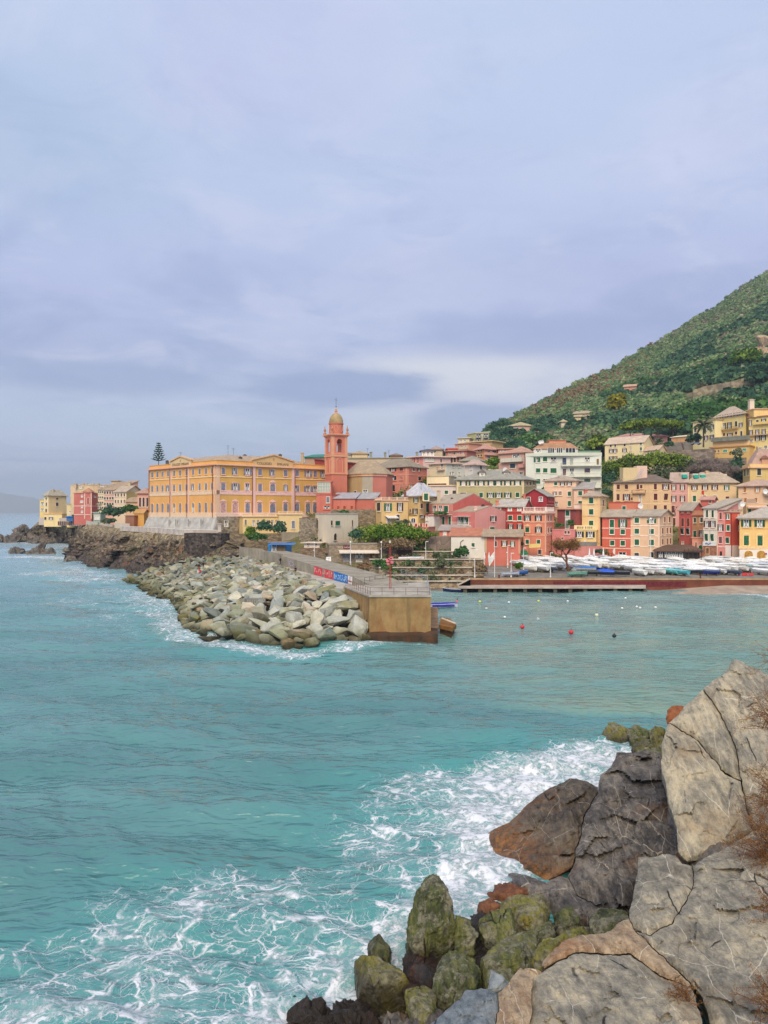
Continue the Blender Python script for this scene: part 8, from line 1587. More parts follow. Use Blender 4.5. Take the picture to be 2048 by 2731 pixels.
for i,(px,py,D,rad,lb)in enumerate(((1640,1262,318,(6,5,5),'dense green pine below the left end of the cream house'),(1690,1244,316,(7,5,4.2),'broad green pine under the long cream house'),(1740,1238,312,(7,5,4.0),'broad green pine under the small cream annex'),(1796,1240,310,(7.5,5,4.0),'olive green pine at the right end of the pine belt'),(1836,1256,308,(6,5,3.6),'low grey green tree above the ochre house roof'),(1622,1300,300,(4.6,4,5.6),'dark pine on the slope beside the white apartment block'),(1616,1340,285,(3.6,3,5),'shaded tree between tall yellow house and ochre palazzo'),(1770,1268,300,(5,4,3),'silvery tree behind the rooftop cabin'),(1596,1188,372,(5.4,4,4.6),'light green umbrella pine behind the white apartment block'),(1336,1150,492,(8,7,7),'big dark tree clump at the left end of the hill'),(1368,1172,462,(8,6,6),'dark grove tree below the hill villa'),(1310,1165,462,(6,5,6),'dark tree left of the dark grove'),(1406,1190,420,(8,6,5),'light green tree below the hill villa'),(1450,1186,410,(7,5,4),'green tree behind the brown penthouse roof'))):
 D=min(D,hill_D(px,py)-2)if i>8 else D;ft=P(px,py,D)-Vector((0,0,rad[2]+2));tree('pine_tree' if i not in(5,6)else 'tree',lb,ft,rad[2]*2+2,rad,'dark' if i in(5,6,9,10,11)else 'olive' if i==7 or i==4 else 'pine' if i<5 or i==8 else 'bush',.3,(0,0),70,30,.4 if D<350 else .6,60+i,None,4)
for i,(px,py,D,rad,kd,lb)in enumerate(((1645,1082,650,(5,4.5,7),'yellow','yellow green tree standing out on the hillside'),(1964,1255,296,(2.4,2.2,5.4),'dark','dark cypress like tree right of the bare thicket'),(1978,1270,292,(2.2,2,4.4),'dark','second dark tree beside the mustard house'),(1990,960,760,(8,7,6),'ivy','bright green pine high on the right of the hill'),(2030,1010,600,(8,7,8),'dark','dark green tree mass at the right edge of the hill'))):
 D=hill_D(px,py+15)-4 if D>350 else D;ft=P(px,py,D)-Vector((0,0,rad[2]+1.5));tree('tree',lb,ft,rad[2]*2+1.5,rad,kd,.25,(0,0),60,28,.4 if D<350 else .9,80+i)
ar=empty('norfolk_pine',P(423,1250,292),'tall tiered norfolk pine behind the college roof','tree');mb=MB();hA=50*292/F+3;mb.tube((0,0,-4),(0,0,hA),.22,.05,7);rnd=random.Random(3)
mb.obj('trunk',BARK,ar);Vn=[];
for k in range(9):
 z=hA*(.30+.68*k/8.6);L=(2.3*(1-(k/9.2)**1.3)+.25)*(1 if k%2==0 else .85)
 for j in range(9):
  a=2*math.pi*j/9+k*.3
  for s in range(14):
   f=.15+.85*s/13;c=Vector((math.cos(a)*L*f,math.sin(a)*L*f,z+.25*f*f*L));w_=.10+.14*math.sin(math.pi*min(1,f));Vn.append((c,a,w_))
pts=np.array([c for c,*_ in Vn]);rng2=np.random.default_rng(4);n_=len(pts);pts=np.repeat(pts,3,0)+rng2.normal(0,.05,(n_*3,3))*np.array([1.6,1.6,1]);u=rng2.normal(size=pts.shape);u/=np.linalg.norm(u,axis=1)[:,None];v=np.cross(u,rng2.normal(size=pts.shape));v/=np.linalg.norm(v,axis=1)[:,None];s=.15
q4=np.stack([pts-u*s-v*s*.5,pts+u*s-v*s*.5,pts+u*s+v*s*.5,pts-u*s+v*s*.5],1).reshape(-1,3);link('crown',np_mesh('crown',q4,np.arange(len(q4)).reshape(-1,4),GREENS['dark'],tint=np.repeat(rng2.random(len(pts)),4)),ar)
def palm(label,foot,h,R_,nf,seed,sc=1.0):
 r=empty('palm_tree',foot,label,'tree');mb=MB();rnd=random.Random(seed)
 for k in range(8):mb.tube((0,0,h*k/8-1),(0,0,h*(k+1)/8-1),.38-.01*k,.36-.012*k,8)
 mb.obj('trunk',paint((92,74,58),.95),r);V=[];Q=[];T=[]
 for k in range(nf):
  a=rnd.uniform(0,6.28);e=rnd.uniform(-.35,1.35);p=Vector((0,0,h-1));d=Vector((math.cos(a)*math.cos(e),math.sin(a)*math.cos(e),math.sin(e)));tn=rnd.random()
  for s in range(9):
   q_=p+d*R_/9;d=(d+Vector((0,0,-.17))).normalized();sd=d.cross(Vector((0,0,1)));sd=sd.normalized()if sd.length>.01 else Vector((1,0,0));w_=.42*math.sin(math.pi*min(.98,(s+1)/9.5))+.06
   for sg in(-1,1):
    o_=len(V);V+=[p,q_,q_+sd*sg*w_+d*.35+Vector((0,0,-.22)),p+sd*sg*w_*.9+d*.35+Vector((0,0,-.22))];Q.append((o_,o_+1,o_+2,o_+3));T+=[tn]*4
   p=q_
 link('crown',np_mesh('crown',[tuple(x)for x in V],Q,GREENS['olive']if sc else GREENS['bush'],tint=T),r);return r
palm('tall date palm in front of the cream hotel wing',P(1876,1187,319),(1187-1140)*319/F+1.5,4.2,70,2)
palm('small palm between pink villa and cream house',P(1757,1196,345),3.5,2.6,34,3)
def bare_tree(name,label,foot,h,spread,col,seed,depth=5,r0=.3,nb=3,haze=None):
 r=empty(name,foot,label,'tree');rnd=random.Random(seed);mb=MB();tips=[]
 def grow(p,d,L,rad,k):
  q_=p+d*L*.5+Vector((rnd.uniform(-.1,.1)*L,rnd.uniform(-.1,.1)*L,0));e=q_+(d+Vector((rnd.uniform(-.3,.3),rnd.uniform(-.3,.3),.1))).normalized()*L*.5
  mb.tube(p,q_,rad,rad*.85,5 if k>1 else 3,caps=False);mb.tube(q_,e,rad*.85,rad*.65,5 if k>1 else 3,caps=False)
  if k==0:tips.append(e);return
  for j in range(nb if k>1 else nb+1):
   a=rnd.uniform(0,6.28);nd=(d+Vector((math.cos(a),math.sin(a),rnd.uniform(-.15,.5)))*rnd.uniform(.5,.95)*spread).normalized();grow(e,nd,L*rnd.uniform(.62,.85),rad*.58,k-1)
 grow(Vector((0,0,-.3)),Vector((rnd.uniform(-.15,.15),0,1)).normalized(),h*.27,r0,depth);mb.obj('trunk',paint(col,.95),r)
 if haze:
  rg=np.random.default_rng(seed);pts=np.array([tuple(x)for x in tips]);pts=np.repeat(pts,haze[1],0)+rg.normal(0,h*.045,(len(pts)*haze[1],3));u=rg.normal(size=pts.shape)+np.array([0,0,.7]);u/=np.linalg.norm(u,axis=1)[:,None];v=np.cross(u,rg.normal(size=pts.shape));v/=np.linalg.norm(v,axis=1)[:,None];s=h*.045
  q4=np.stack([pts-u*s-v*s*.10,pts+u*s-v*s*.06,pts+u*s+v*s*.06,pts-u*s+v*s*.10],1).reshape(-1,3);link('crown',np_mesh('crown',q4,np.arange(len(q4)).reshape(-1,4),GREENS[haze[0]],tint=np.repeat(rg.random(len(pts)),4)),r)
 return r
bare_tree('tamarisk_tree','leafless reddish brown tamarisk standing among the boats',P(1517,1524,184),9.2,1.15,(112,72,48),4,5,.34,3,('dry',7))
for i,(px,py,D,h)in enumerate(((1866,1276,296,7),(1890,1280,294,8),(1915,1282,292,7.5),(1940,1286,290,8),(1875,1262,299,7),(1902,1264,299,7.5),(1928,1268,297,7),(1955,1280,292,7),(1850,1274,297,6))):
 tag(bare_tree('bare_tree',None,P(px,py,D)-Vector((0,0,1.5)),h+2,1.1,(112,98,88),10+i,4,.16,3,('grey',9)),'leafless grey tree in the thicket below the hotel wall','tree','leafless trees below the hotel')
bare_tree('bare_tree','lone pollarded trunk on the terrace right of the cream annex',P(1824,1208,330),8,.5,(110,80,66),31,2,.35,2);bare_tree('bare_tree','bare pollard between pink palazzo and red house',P(1800,1372,232),4.5,.6,(120,92,80),33,2,.22,2)
def dry_shrub(label,c,R_,n,seed,kind='dry'):
 r=empty('dry_shrub',c,label,'shrub');rg=np.random.default_rng(seed);mb=MB();rnd=random.Random(seed);P0=[]
 for k in range(n):
  d=Vector((rnd.gauss(-.25,.6),rnd.gauss(-.2,.5),rnd.gauss(.55,.5))).normalized();p=Vector((rnd.gauss(0,.15),rnd.gauss(0,.15),rnd.gauss(0,.2)))*R_
  for s in range(5):
   q_=p+d*R_*.22;mb.tube(p,q_,.012*(1-.15*s)*R_**.5,.010*(1-.17*s)*R_**.5,3,caps=False);d=(d+Vector((rnd.gauss(0,.22),rnd.gauss(0,.22),rnd.gauss(-.04,.2)))).normalized();p=q_;P0+=[p]*2
 mb.obj('trunk',paint((110,66,40),.95),r);pts=np.array([tuple(x)for x in P0]);pts=np.repeat(pts,5,0)+rg.normal(0,R_*.05,(len(pts)*5,3));u=rg.normal(size=pts.shape);u/=np.linalg.norm(u,axis=1)[:,None];v=np.cross(u,rg.normal(size=pts.shape));v/=np.linalg.norm(v,axis=1)[:,None];s=.035*R_**.5
 q4=np.stack([pts-u*s-v*s*.18,pts+u*s-v*s*.12,pts+u*s+v*s*.12,pts-u*s+v*s*.18],1).reshape(-1,3);link('foliage',np_mesh('foliage',q4,np.arange(len(q4)).reshape(-1,4),GREENS[kind],tint=np.repeat(rg.random(len(pts)),4)),r)
dry_shrub('rust coloured shrub sprawling beside the crack of the pale slabs',P(2080,1930,34.2),1.7,60,1);dry_shrub('orange brown shrub on the right edge below the crack',P(2070,2130,32.2),1.5,80,2);dry_shrub('dense orange shrub hanging over the smooth slab',P(2064,2290,29.6),1.6,110,3);dry_shrub('reddish twigs entering at the top of the pale slab',P(2092,1770,38),1.4,40,4)
dry_shrub('small orange tuft growing in a gap of the bottom slabs',P(1826,2660,21.0),.5,40,5);dry_shrub('brown dry shrub in the lower right corner',P(2064,2690,20.4),.9,70,6);dry_shrub('dry twigs on the right edge of the smooth slab',P(2084,2450,25.4),1.0,50,7)
for i,(lb,pts)in enumerate((('ochre rock outcrop high on the right of the hillside',[(1925,968),(1948,955),(1985,952),(2004,966),(1960,978)]),('orange tan rock face at the right edge of the hillside',[(2012,960),(2030,940),(2060,936),(2080,960),(2040,968)]),('grey bare rock streak near the top of the hill',[(1960,868),(1990,850),(2040,846),(2044,858),(1990,872)]))):
 D_=hill_D(pts[0][0],pts[0][1])-7;rock('rock_outcrop',lb,[(x,y,D_+(pts[0][1]-y)*1.1)for x,y in pts],('tan','tan','pale')[i],14,95+i,1.0,2.0,.12,4,'outcrop')
rg=np.random.default_rng(9);n_=0
ag=[]
for s in range(3):
 V=[];Q=[];T=[];rnd=random.Random(s)
 for k in range(16):
  a=6.28*k/16+rnd.random()*.3;e=rnd.uniform(.5,1.3);d=Vector((math.cos(a)*math.cos(e),math.sin(a)*math.cos(e),math.sin(e)));sd=Vector((-math.sin(a),math.cos(a),0));L=rnd.uniform(.6,.95);o_=len(V)
  V+=[sd*-.07,sd*.07,d*L*.5+sd*.09,d*L*.5-sd*.09,d*L+Vector((0,0,-.05)),d*L+Vector((0,0,-.04))];Q+=[(o_,o_+1,o_+2,o_+3),(o_+3,o_+2,o_+4,o_+5)];T+=[rnd.random()]*6
 ag.append(np_mesh('agave',[tuple(x)for x in V],Q,GREENS['agave'],tint=T))
rnd=random.Random(14)
for(x0,x1,D,zb,zt)in TER:
 for k in range(20):x=rnd.uniform(x0+8,min(x1,1225)-4);o=link('agave',ag[rnd.randrange(3)],None,Vector((*PX(x,D+rnd.uniform(1,5.5)),zt-.1)),rnd.uniform(0,6));s=rnd.uniform(.8,1.6);o.scale=(s,s,s);tag(o,'pale spiky agave on the garden terraces left of the quay','agave','agaves on the garden terraces')
for k in range(60):
 x0,x1,D,zb,zt=TER[k%5];x=rnd.uniform(x0+10,min(x1,1240)-4);r_=rnd.uniform(.5,1.3)
 shrub('bush','small low bush among the agaves on the garden terraces',Vector((*PX(x,D+3+rnd.random()*3),zt+r_*.3)),(r_*1.3,r_,r_*.8),rnd.choice(('bush','olive','dark','rust')),10,20,.14,200+k,'bush','low bushes on the garden terraces')
def hull_mesh(L,Wd,Hh,mat,sheer=.22,trans=.75,n=9,m=7):
 rows=[]
 for i in range(n):
  f=i/(n-1);w=Wd/2*(trans+(1-trans)*min(1,f*3))*math.sqrt(max(.0,1-max(0,(f-.35)/.65)**2.2))+.01;zt=Hh*(1+sheer*max(0,f-.4)**1.5*2);x=-L/2+L*f
  rows.append([(x+(.12*L*max(0,f-.75)*(abs(k)/3)),w*math.sin(math.pi/2*k/3),zt-zt*(1-(abs(k)/3)**1.6)*(1-.25*max(0,f-.7)))for k in range(-3,4)])
 V=[p for r in rows for p in r];Q=[(i*m+j,(i+1)*m+j,(i+1)*m+j+1,i*m+j+1)for i in range(n-1)for j in range(m-1)]
 mb=MB();mb.add(V,Q);mb.add([V[j]for j in range(m)],[tuple(range(m))[::-1]])
 for s in(0,m-1):
  for i in range(n-1):mb.tube(V[i*m+s],V[(i+1)*m+s],.045,n=4,caps=False,m=1)
 return mb,rows
def boat_meshes(L,Wd,Hh,hullc,coverc,kind,trimc=(150,150,148)):
 mb,rows=hull_mesh(L,Wd,Hh,None);hm=mb.mesh('hull',[paint(hullc,.4),paint(trimc,.5)]);m=7;n=len(rows);c=MB();rnd=random.Random(int(L*100)+kind)
 if kind in(0,1):
  V=[];
  for i,r in enumerate(rows):
   f=i/(n-1);pk=(.45 if kind==0 else .18)*math.sin(math.pi*min(1,.12+f*.86))+.06;(x0,y0,z0),(x1,y1,z1)=r[0],r[-1]
   for k in range(7):g=k/6;V.append((x0,y0*1.06+(y1-y0)*1.06*g,z0+pk*(1-abs(2*g-1)**1.2)+rnd.uniform(-.03,.03)+.03-(.14 if k in(0,6)else 0)))
  c.add(V,[(i*7+j,(i+1)*7+j,(i+1)*7+j+1,i*7+j+1)for i in range(n-1)for j in range(6)]);c.add([V[j]for j in range(7)],[tuple(range(7))]);nm='cover'
 else:
  c.add([(r[k][0],r[k][1]*.86,Hh*.45)for r in rows for k in(0,6)],[(2*i,2*i+1,2*i+3,2*i+2)for i in range(n-1)])
  for f in(2,4,6):x,y,z=rows[f][0];c.box((x,0,Hh*.72),.26,abs(y)*1.8,.06)
  c.add([rows[6][0],rows[6][6],rows[7][6],rows[7][0],rows[8][0],rows[8][6]],[(0,1,2,3),(3,2,5,4)]);nm='bench'
 return hm,c.mesh(nm,paint(coverc,.55,1,.12)),nm
COLS=[((214,216,216),(236,236,232)),((232,232,230),(214,212,206)),((176,184,190),(236,236,232)),((234,230,220),(226,220,206)),((60,76,104),(232,232,230)),((226,226,224),(198,204,210))]
protos=[]
for i,(hc,cc)in enumerate(COLS):
 for kd in(0,1,2):
  L=(5.0,4.6,5.4,4.8,5.2,6.0)[i];protos.append(boat_meshes(L,L*.36,.82,hc,cc if kd<2 else(200,190,170),kd)+(kd,i))
def qz(D):return 2.85+(max(0,D-176)/42)**1.15*2.15
SP={'lb':0}
def put_boat(pr,px,D,rz,label,group=None,sc=1.0,tilt=0.0):
 hm,cm,nm,kd,i=pr;loc=Vector((*PX(px,D),qz(D)+.28));r=empty('boat',loc,label,'boat',group);r.rotation_euler=(tilt,0,rz);r.scale=(sc,)*3
 link('hull',hm,r);link(nm,cm,r);mb=shared(('crad',),lambda:(lambda m:(m.box((-1.2,0,-.35),.14,1.3,.5),m.box((1.0,0,-.35),.14,1.1,.55),m.box((-.1,0,-.33),2.4,.12,.12),m.mesh('cradle',paint((110,96,80),.9)))[-1])(MB()));link('cradle',mb,r);return r
rnd=random.Random(77);nb_=0
LBB={0:'white boat under a peaked pale cover in the crowded rows on the quay',1:'white boat under a flat pale cover in the crowded rows on the quay',2:'open white rowing boat with bare benches in the crowded rows on the quay'}
for row,D in enumerate((183.5,189,194.5,200,205.5,210)):
 x=1398 if row>0 else 1600;x=1372 if row>2 else x;xe=2045 if row<5 else 1940
 if row==1:x=1412
 while x<xe:
  if not(1490<x<1545 and row<2)and not(row==0 and(1592<x<1712 or 1795<x<1846 or 1950<x<2020))and not(row==1 and 1555<x<1660)and not(row>=5 and 1740<x<1880):
   i=rnd.randrange(6)if rnd.random()<.55 else 0;kd=rnd.choices((0,1,2),(5,4,1.6))[0];pr=protos[i*3+kd];put_boat(pr,x+rnd.uniform(-3,3),D+rnd.uniform(-1,1),math.radians((118 if row%2 else 128)+rnd.uniform(-12,12)+180*(rnd.random()<.3)),LBB[kd],LBB[kd].replace(' boat ',' boats ',1),rnd.uniform(.95,1.2),rnd.uniform(-.1,.1));nb_+=1
  x+=rnd.uniform(24,33)
for px,D,rz,hc,cc,kd,L,lb in((1560,188,170,(210,216,222),(20,120,200),1,5.2,'boat under a bright blue flat cover right of the bare tree'),(1614,180,160,(40,60,90),(20,90,220),0,4.2,'boat bundled in a royal blue tarpaulin at the quay edge'),(1578,180.5,178,(56,62,62),(62,70,68),1,4.6,'dark grey covered boat at the quay edge left of the royal blue bundle'),(1655,180,165,(44,50,60),(60,58,64),1,4.2,'black covered boat with coloured buoys at the quay edge'),(1704,181,112,(225,228,226),(226,224,214),0,4.6,'white round ended boat beside the black covered boat'),(1786,183,120,(100,196,196),(110,206,202),1,4.6,'turquoise boat, the left of the turquoise pair'),(1812,181.5,122,(84,180,190),(96,190,196),1,5.0,'turquoise boat, the right of the turquoise pair'),(1897,181,175,(40,50,120),(60,90,140),1,3.6,'small navy blue boat right of the rusty bollard'),(1388,180.5,30,(50,110,190),(60,130,200),2,4.6,'open light blue boat pulled up left of the quay'),(1362,178.5,15,(200,210,224),(180,60,70),2,4.2,'pale boat with a red bow left of the quay'),(1540,178.6,8,(120,180,160),(140,190,170),2,4.6,'pale green skiff on trestles at the quay edge under the bare tree'),(1530,182,80,(150,160,150),(150,162,150),0,3.4,'grey green covered dinghy in front of the bare tree trunk'),(2020,190,165,(130,180,180),(120,176,178),1,5.0,'pale teal boat near the right edge of the quay'),(1400,203,20,(120,110,90),(80,100,80),1,5.5,'big dark green covered boat by the green awning')):
 put_boat(boat_meshes(L,L*.38,.85,hc,cc,kd)+(kd,0),px,D,math.radians(rz),lb)
def afloat(label,px,py,D,rz,hc,cc,kd,L):
 hm,cm,nm=boat_meshes(L,L*.34,.95,hc,cc,kd,(236,236,240));p=W(px,py);r=empty('boat',Vector((p.x,p.y,-.18)),label,'boat');r.rotation_euler=(0,0,math.radians(rz));link('hull',hm,r);link(nm,cm,r);return r
bb=afloat('blue and white wooden boat with raised red tipped bow moored by the pier head',1180,1622,140,8,(220,222,232),(40,44,150),1,5.6)
mb=MB();mb.tube((2.6,0,1.0),(2.9,0,2.0),.07,n=6);mb.tube((-2.2,.3,.9),(-2.7,.3,1.3),.2,n=6);mb.obj('stem_post',paint((60,50,60)),bb);mb=MB();mb.lathe((2.75,0,1.15),[(.05,0),(.26,.12),(.26,.3),(.05,.42)],8);mb.obj('fender',paint((230,120,120)),bb);mb=MB();mb.box((0,1.0,.55),4.2,.08,.3);mb.box((0,-1.0,.55),4.2,.08,.3);mb.obj('stripe',paint((38,40,150)),bb)
afloat('dark navy boat with pale bow rail at the end of the low jetty',1206,1580,172,160,(34,44,84),(60,70,90),2,4.2)
cn=afloat('long white upturned canoe lying on the terrace before the boathouse',1096,1560,196,6,(236,232,232),(236,232,232),1,6.5);cn.location=P(1096,1493,197);cn.scale=(1,.5,.6)
def buoy(label,px,py,c,r_=.3,group=None):
 p=W(px,py);o=empty('buoy',Vector((p.x,p.y,-.02)),label,'buoy',group);mb=MB();mb.lathe((0,0,0),[(r_*math.cos(t),r_*.9+r_*.9*math.sin(t))for t in[math.pi*(-.5+k/8)for k in range(9)]],12);mb.obj('float',paint(c,.45),o,smooth=True);mb=MB();mb.tube((0,0,r_*1.7),(0,0,r_*2.2),.05);mb.tube((-.08,0,r_*2.25),(.08,0,r_*2.25),.035);mb.obj('eyelet',IRON,o)
YL,WT,RD=(226,222,110),(238,236,230),(214,58,66)
for px,py,c,r_,lb,g in((1280,1608,YL,.28,'yellow mooring buoy, the left one nearest the low jetty',None),(1436,1606,YL,.26,'yellow mooring buoy in line with the far row of white ones',None),(1393,1677,RD,.34,'red buoy floating low in mid harbour',None),(1523,1692,RD,.37,'larger round red buoy nearest to the viewer',None),(1638,1701,(40,44,44),.3,'small dark buoy right of the red buoys',None),(1591,1645,(232,226,190),.32,'cream cone shaped buoy in the middle of the right basin',None)):buoy(lb,px,py,c,r_,g)
for px,py in((1357,1609),(1514,1606),(1297,1626),(1346,1649),(1668,1598),(1659,1625),(1698,1621),(1707,1624),(1748,1623)):buoy('small white mooring buoy floating in the harbour',px,py,WT,.23,'white mooring buoys in the harbour')
def lamp(label,px,yb,yt,D,col=(226,222,216),kind='globe',group=None):
 f=P(px,yb,D);h=(yb-yt)*D/F;r=empty('street_lamp',f,label,'lamp post',group);mb=MB();mb.tube((0,0,-.6),(0,0,h*.3),.13,.11,8);mb.tube((0,0,h*.3),(0,0,h),.09,.07,8);mb.lathe((0,0,-.05),[(.2,0),(.2,.3),(.12,.4)],8);mb.obj('pole',paint(col,.5),r);mb=MB()
 if kind=='globe':mb.lathe((0,0,h-.02),[(.1,0),(.24,.12),(.26,.28),(.16,.45),(.04,.5)],10)
 else:mb.box((.3,0,h-.05),.7,.22,.13)
 mb.obj('lantern',paint((240,238,230),.3),r);mb=MB();mb.box((-.18,0,h*.62),.3,.22,.22);mb.obj('floodlight',paint((226,226,222),.4),r);return r
lamp('white lamp post by the brown stone wall at the start of the mole',838.5,1500,1450,196);lamp('white lamp post in front of the restaurant shutter',934.5,1501,1449,194);lamp('white globe lamp post right of the restaurant awning',1017,1492,1449,198);lamp('white lamp post before the boathouse',1135.5,1494,1445,198,kind='arm');lamp('white lamp post in front of the green terrace tree',1253,1495,1458,196,kind='arm')
lamp('white lamp post at the top of the quay stairs',1266,1540,1466,178,kind='arm');lamp('white lamp post among the agaves left of the green awning',1354,1508,1455,186,kind='arm');lamp('white lamp post on the quay right of the flagpole',1363,1540,1476,178,kind='arm');lamp('white lamp post by the green awning',1396,1522,1462,186,kind='arm');lamp('white lamp post on the empty quay left of the bare tree',1468,1541,1475,178,kind='arm')
tl=lamp('tall pale street lamp with four arms in front of the peach quay house',1735,1512,1386,200);f=tl.location;mb=MB();h=(1512-1386)*200/F
for k in range(4):a=.4+k*math.pi/2;mb.tube((0,0,h-.3),(1.1*math.cos(a),1.1*math.sin(a),h),.04);mb.lathe((1.1*math.cos(a),1.1*math.sin(a),h-.12),[(.05,0),(.24,.05),(.12,.2)],8)
mb.obj('lamp_arm',GREYMETAL,tl)
def flag(label,px,yb,yt,D,fl=None):
 f=P(px,yb,D);h=(yb-yt)*D/F;r=empty('flagpole',f,label,'flagpole');mb=MB();mb.tube((0,0,-.5),(0,0,h),.09,.05,8);mb.obj('pole',WHITE,r)
 if fl:
  mb=MB();n=6;V=[]
  for i in range(n):
   for j in range(5):x=-.1-.28*i*(1-.05*j);V.append((x,.12*math.sin(i*1.3+j*.6),h*fl-.42*j-.36*i))
  mb.add(V,[(i*5+j,(i+1)*5+j,(i+1)*5+j+1,i*5+j+1)for i in range(n-1)for j in range(4)]);mb.obj('flag',paint((226,224,216),.8),r)
 return r
flag('tall white flagpole with a limp white flag on the quay',1319,1541,1429,178.5,.62)
def umbrella(label,px,yb,yt,D,col=(236,234,230)):
 f=P(px,yb,D);h=(yb-yt)*D/F;r=empty('closed_umbrella',f,label,'umbrella','closed white parasols');mb=MB();mb.tube((0,0,-.3),(0,0,h),.04);mb.box((0,0,-.1),.5,.5,.12);mb.obj('pole',GREYMETAL,r);mb=MB();mb.lathe((0,0,h*.3),[(.22,0),(.26,h*.15),(.17,h*.4),(.07,h*.66),(.03,h*.7)],8);mb.obj('canopy',paint(col,.8),r)
for px in(1292,1304):umbrella('folded white parasol on the terrace of the red quay house',px,1498,1473,198)
for px in(1572,1584,1609):umbrella('folded white parasol by the pink garden wall',px,1490,1462,208)
aw=empty('awning',P(1383,1480,204),'green canvas awning at the corner of the salmon terrace house','awning');c=aw.location;mb=MB();p,r=P(1364,1470,205),P(1404,1468,204);mb.add([p,r,r+Vector((0,-2.6,-.7)),p+Vector((0,-2.6,-.7))],[(0,1,2,3)]);mb.slab(p+Vector((0,-2.6,-.7)),r+Vector((0,-2.6,-.7)),.05,-.35,0);mb.obj('canvas',paint((30,120,80),.7),aw,c);mb=MB()
for q_ in(p,r):mb.tube(q_+Vector((0,-2.5,-.7)),q_+Vector((0,-2.5,-3.2)),.05)
mb.obj('post',GREYMETAL,aw,c)
yr=empty('yellow_canopy',P(1425,1457,209),'yellow beige flat canopy beside the salmon palazzo door','canopy');c=yr.location;mb=MB();p,r=P(1406,1454,210),P(1437,1452,210);mb.slab(p+Vector((0,-1.2,0)),r+Vector((0,-1.2,0)),2.6,0,.2);mb.slab(p+Vector((0,-2.4,0)),r+Vector((0,-2.4,0)),.1,-.7,0);mb.obj('roof',plaster((236,206,120)),yr,c);mb=MB()
for q_ in(p,r):mb.tube(q_+Vector((0,-2.3,0)),q_+Vector((0,-2.3,-3)),.06)
mb.obj('post',paint((150,120,80)),yr,c)
def crates(label,px,py,D,cols,seed):
 r=empty('plastic_chairs',P(px,py,D),label,'chairs');rn=random.Random(seed);mb=MB()
 for k in range(6):
  x,y,h0=-1.4+k*.56+rn.uniform(-.1,.1),rn.uniform(-.4,.4),.0
  for sx in(-.2,.2):
   for sy in(-.2,.2):mb.tube((x+sx,y+sy,0),(x+sx*.85,y+sy*.85,.45),.03,n=4)
  mb.box((x,y,.45),.45,.45,.06);mb.box((x,y+.22,.5),.45,.05,.5)
 mb.obj('chair_row',paint(cols,.5),r)
crates('row of bright red plastic chairs at the quay edge on the right',1990,1540,181,(214,60,62),1);crates('pile of red chairs under the arches of the big yellow house',2030,1511,205,(206,70,60),2)
sn=empty('traffic_sign',P(2043,1510,204),'round traffic sign on a grey post before the big yellow house','sign');mb=MB();hS=(1510-1477)*204/F;mb.tube((0,0,-.3),(0,0,hS),.045);mb.obj('pole',GREYMETAL,sn);mb=MB();k=14
mb.add([(.34*math.cos(6.283*j/k),-.06,hS-.1+.34*math.sin(6.283*j/k))for j in range(k)],[tuple(range(k))]);mb.add([(.34*math.cos(6.283*j/k),-.04,hS-.1+.34*math.sin(6.283*j/k))for j in range(k)],[tuple(range(k))[::-1]]);pl=mb.obj('plate',paint((200,60,60),.4),sn);mb=MB();mb.add([(.24*math.cos(6.283*j/k),-.07,hS-.1+.24*math.sin(6.283*j/k))for j in range(k)],[tuple(range(k))]);mb.obj('plate_centre',paint((60,80,150),.4),pl)
bx=empty('sandwich_board',P(876,1497,197),'white folding board leaning by the brown wall','board');mb=MB();mb.add([(-.7,-.3,0),(.7,-.3,0),(.6,0,1.1),(-.6,0,1.1),(-.7,.3,0),(.7,.3,0)],[(0,1,2,3),(3,2,5,4)]);mb.obj('panel',WHITE,bx)
cr=empty('parked_car',P(1856,1187,327),'silver car parked between the dark bushes by the palm','car');mb=MB()
pr_=[(-2.1,.35),(-2.1,.8),(-1.4,.95),(-.8,1.4),(.7,1.42),(1.4,.95),(2.05,.85),(2.1,.35)];n=len(pr_);mb.add([(x,y*(.86 if z>1 else 1),z)for y in(-.85,.85)for x,z in pr_],[tuple(range(n)),tuple(range(n,2*n))[::-1]]+[(i,n+i,n+(i+1)%n,(i+1)%n)for i in range(n)]);mb.obj('body',paint((206,208,212),.25),cr);mb=MB()
mb.add([(x,-.87,z)for x,z in((-1.2,.98),(1.2,.98),(.65,1.34),(-.75,1.34))],[(0,1,2,3)]);mb.obj('window',glassm(),cr)
for x in(-1.3,1.3):mb=MB();mb.tube((x,-.88,.33),(x,.88,.33),.33,n=12);mb.obj('wheel',paint((30,30,30)),cr)
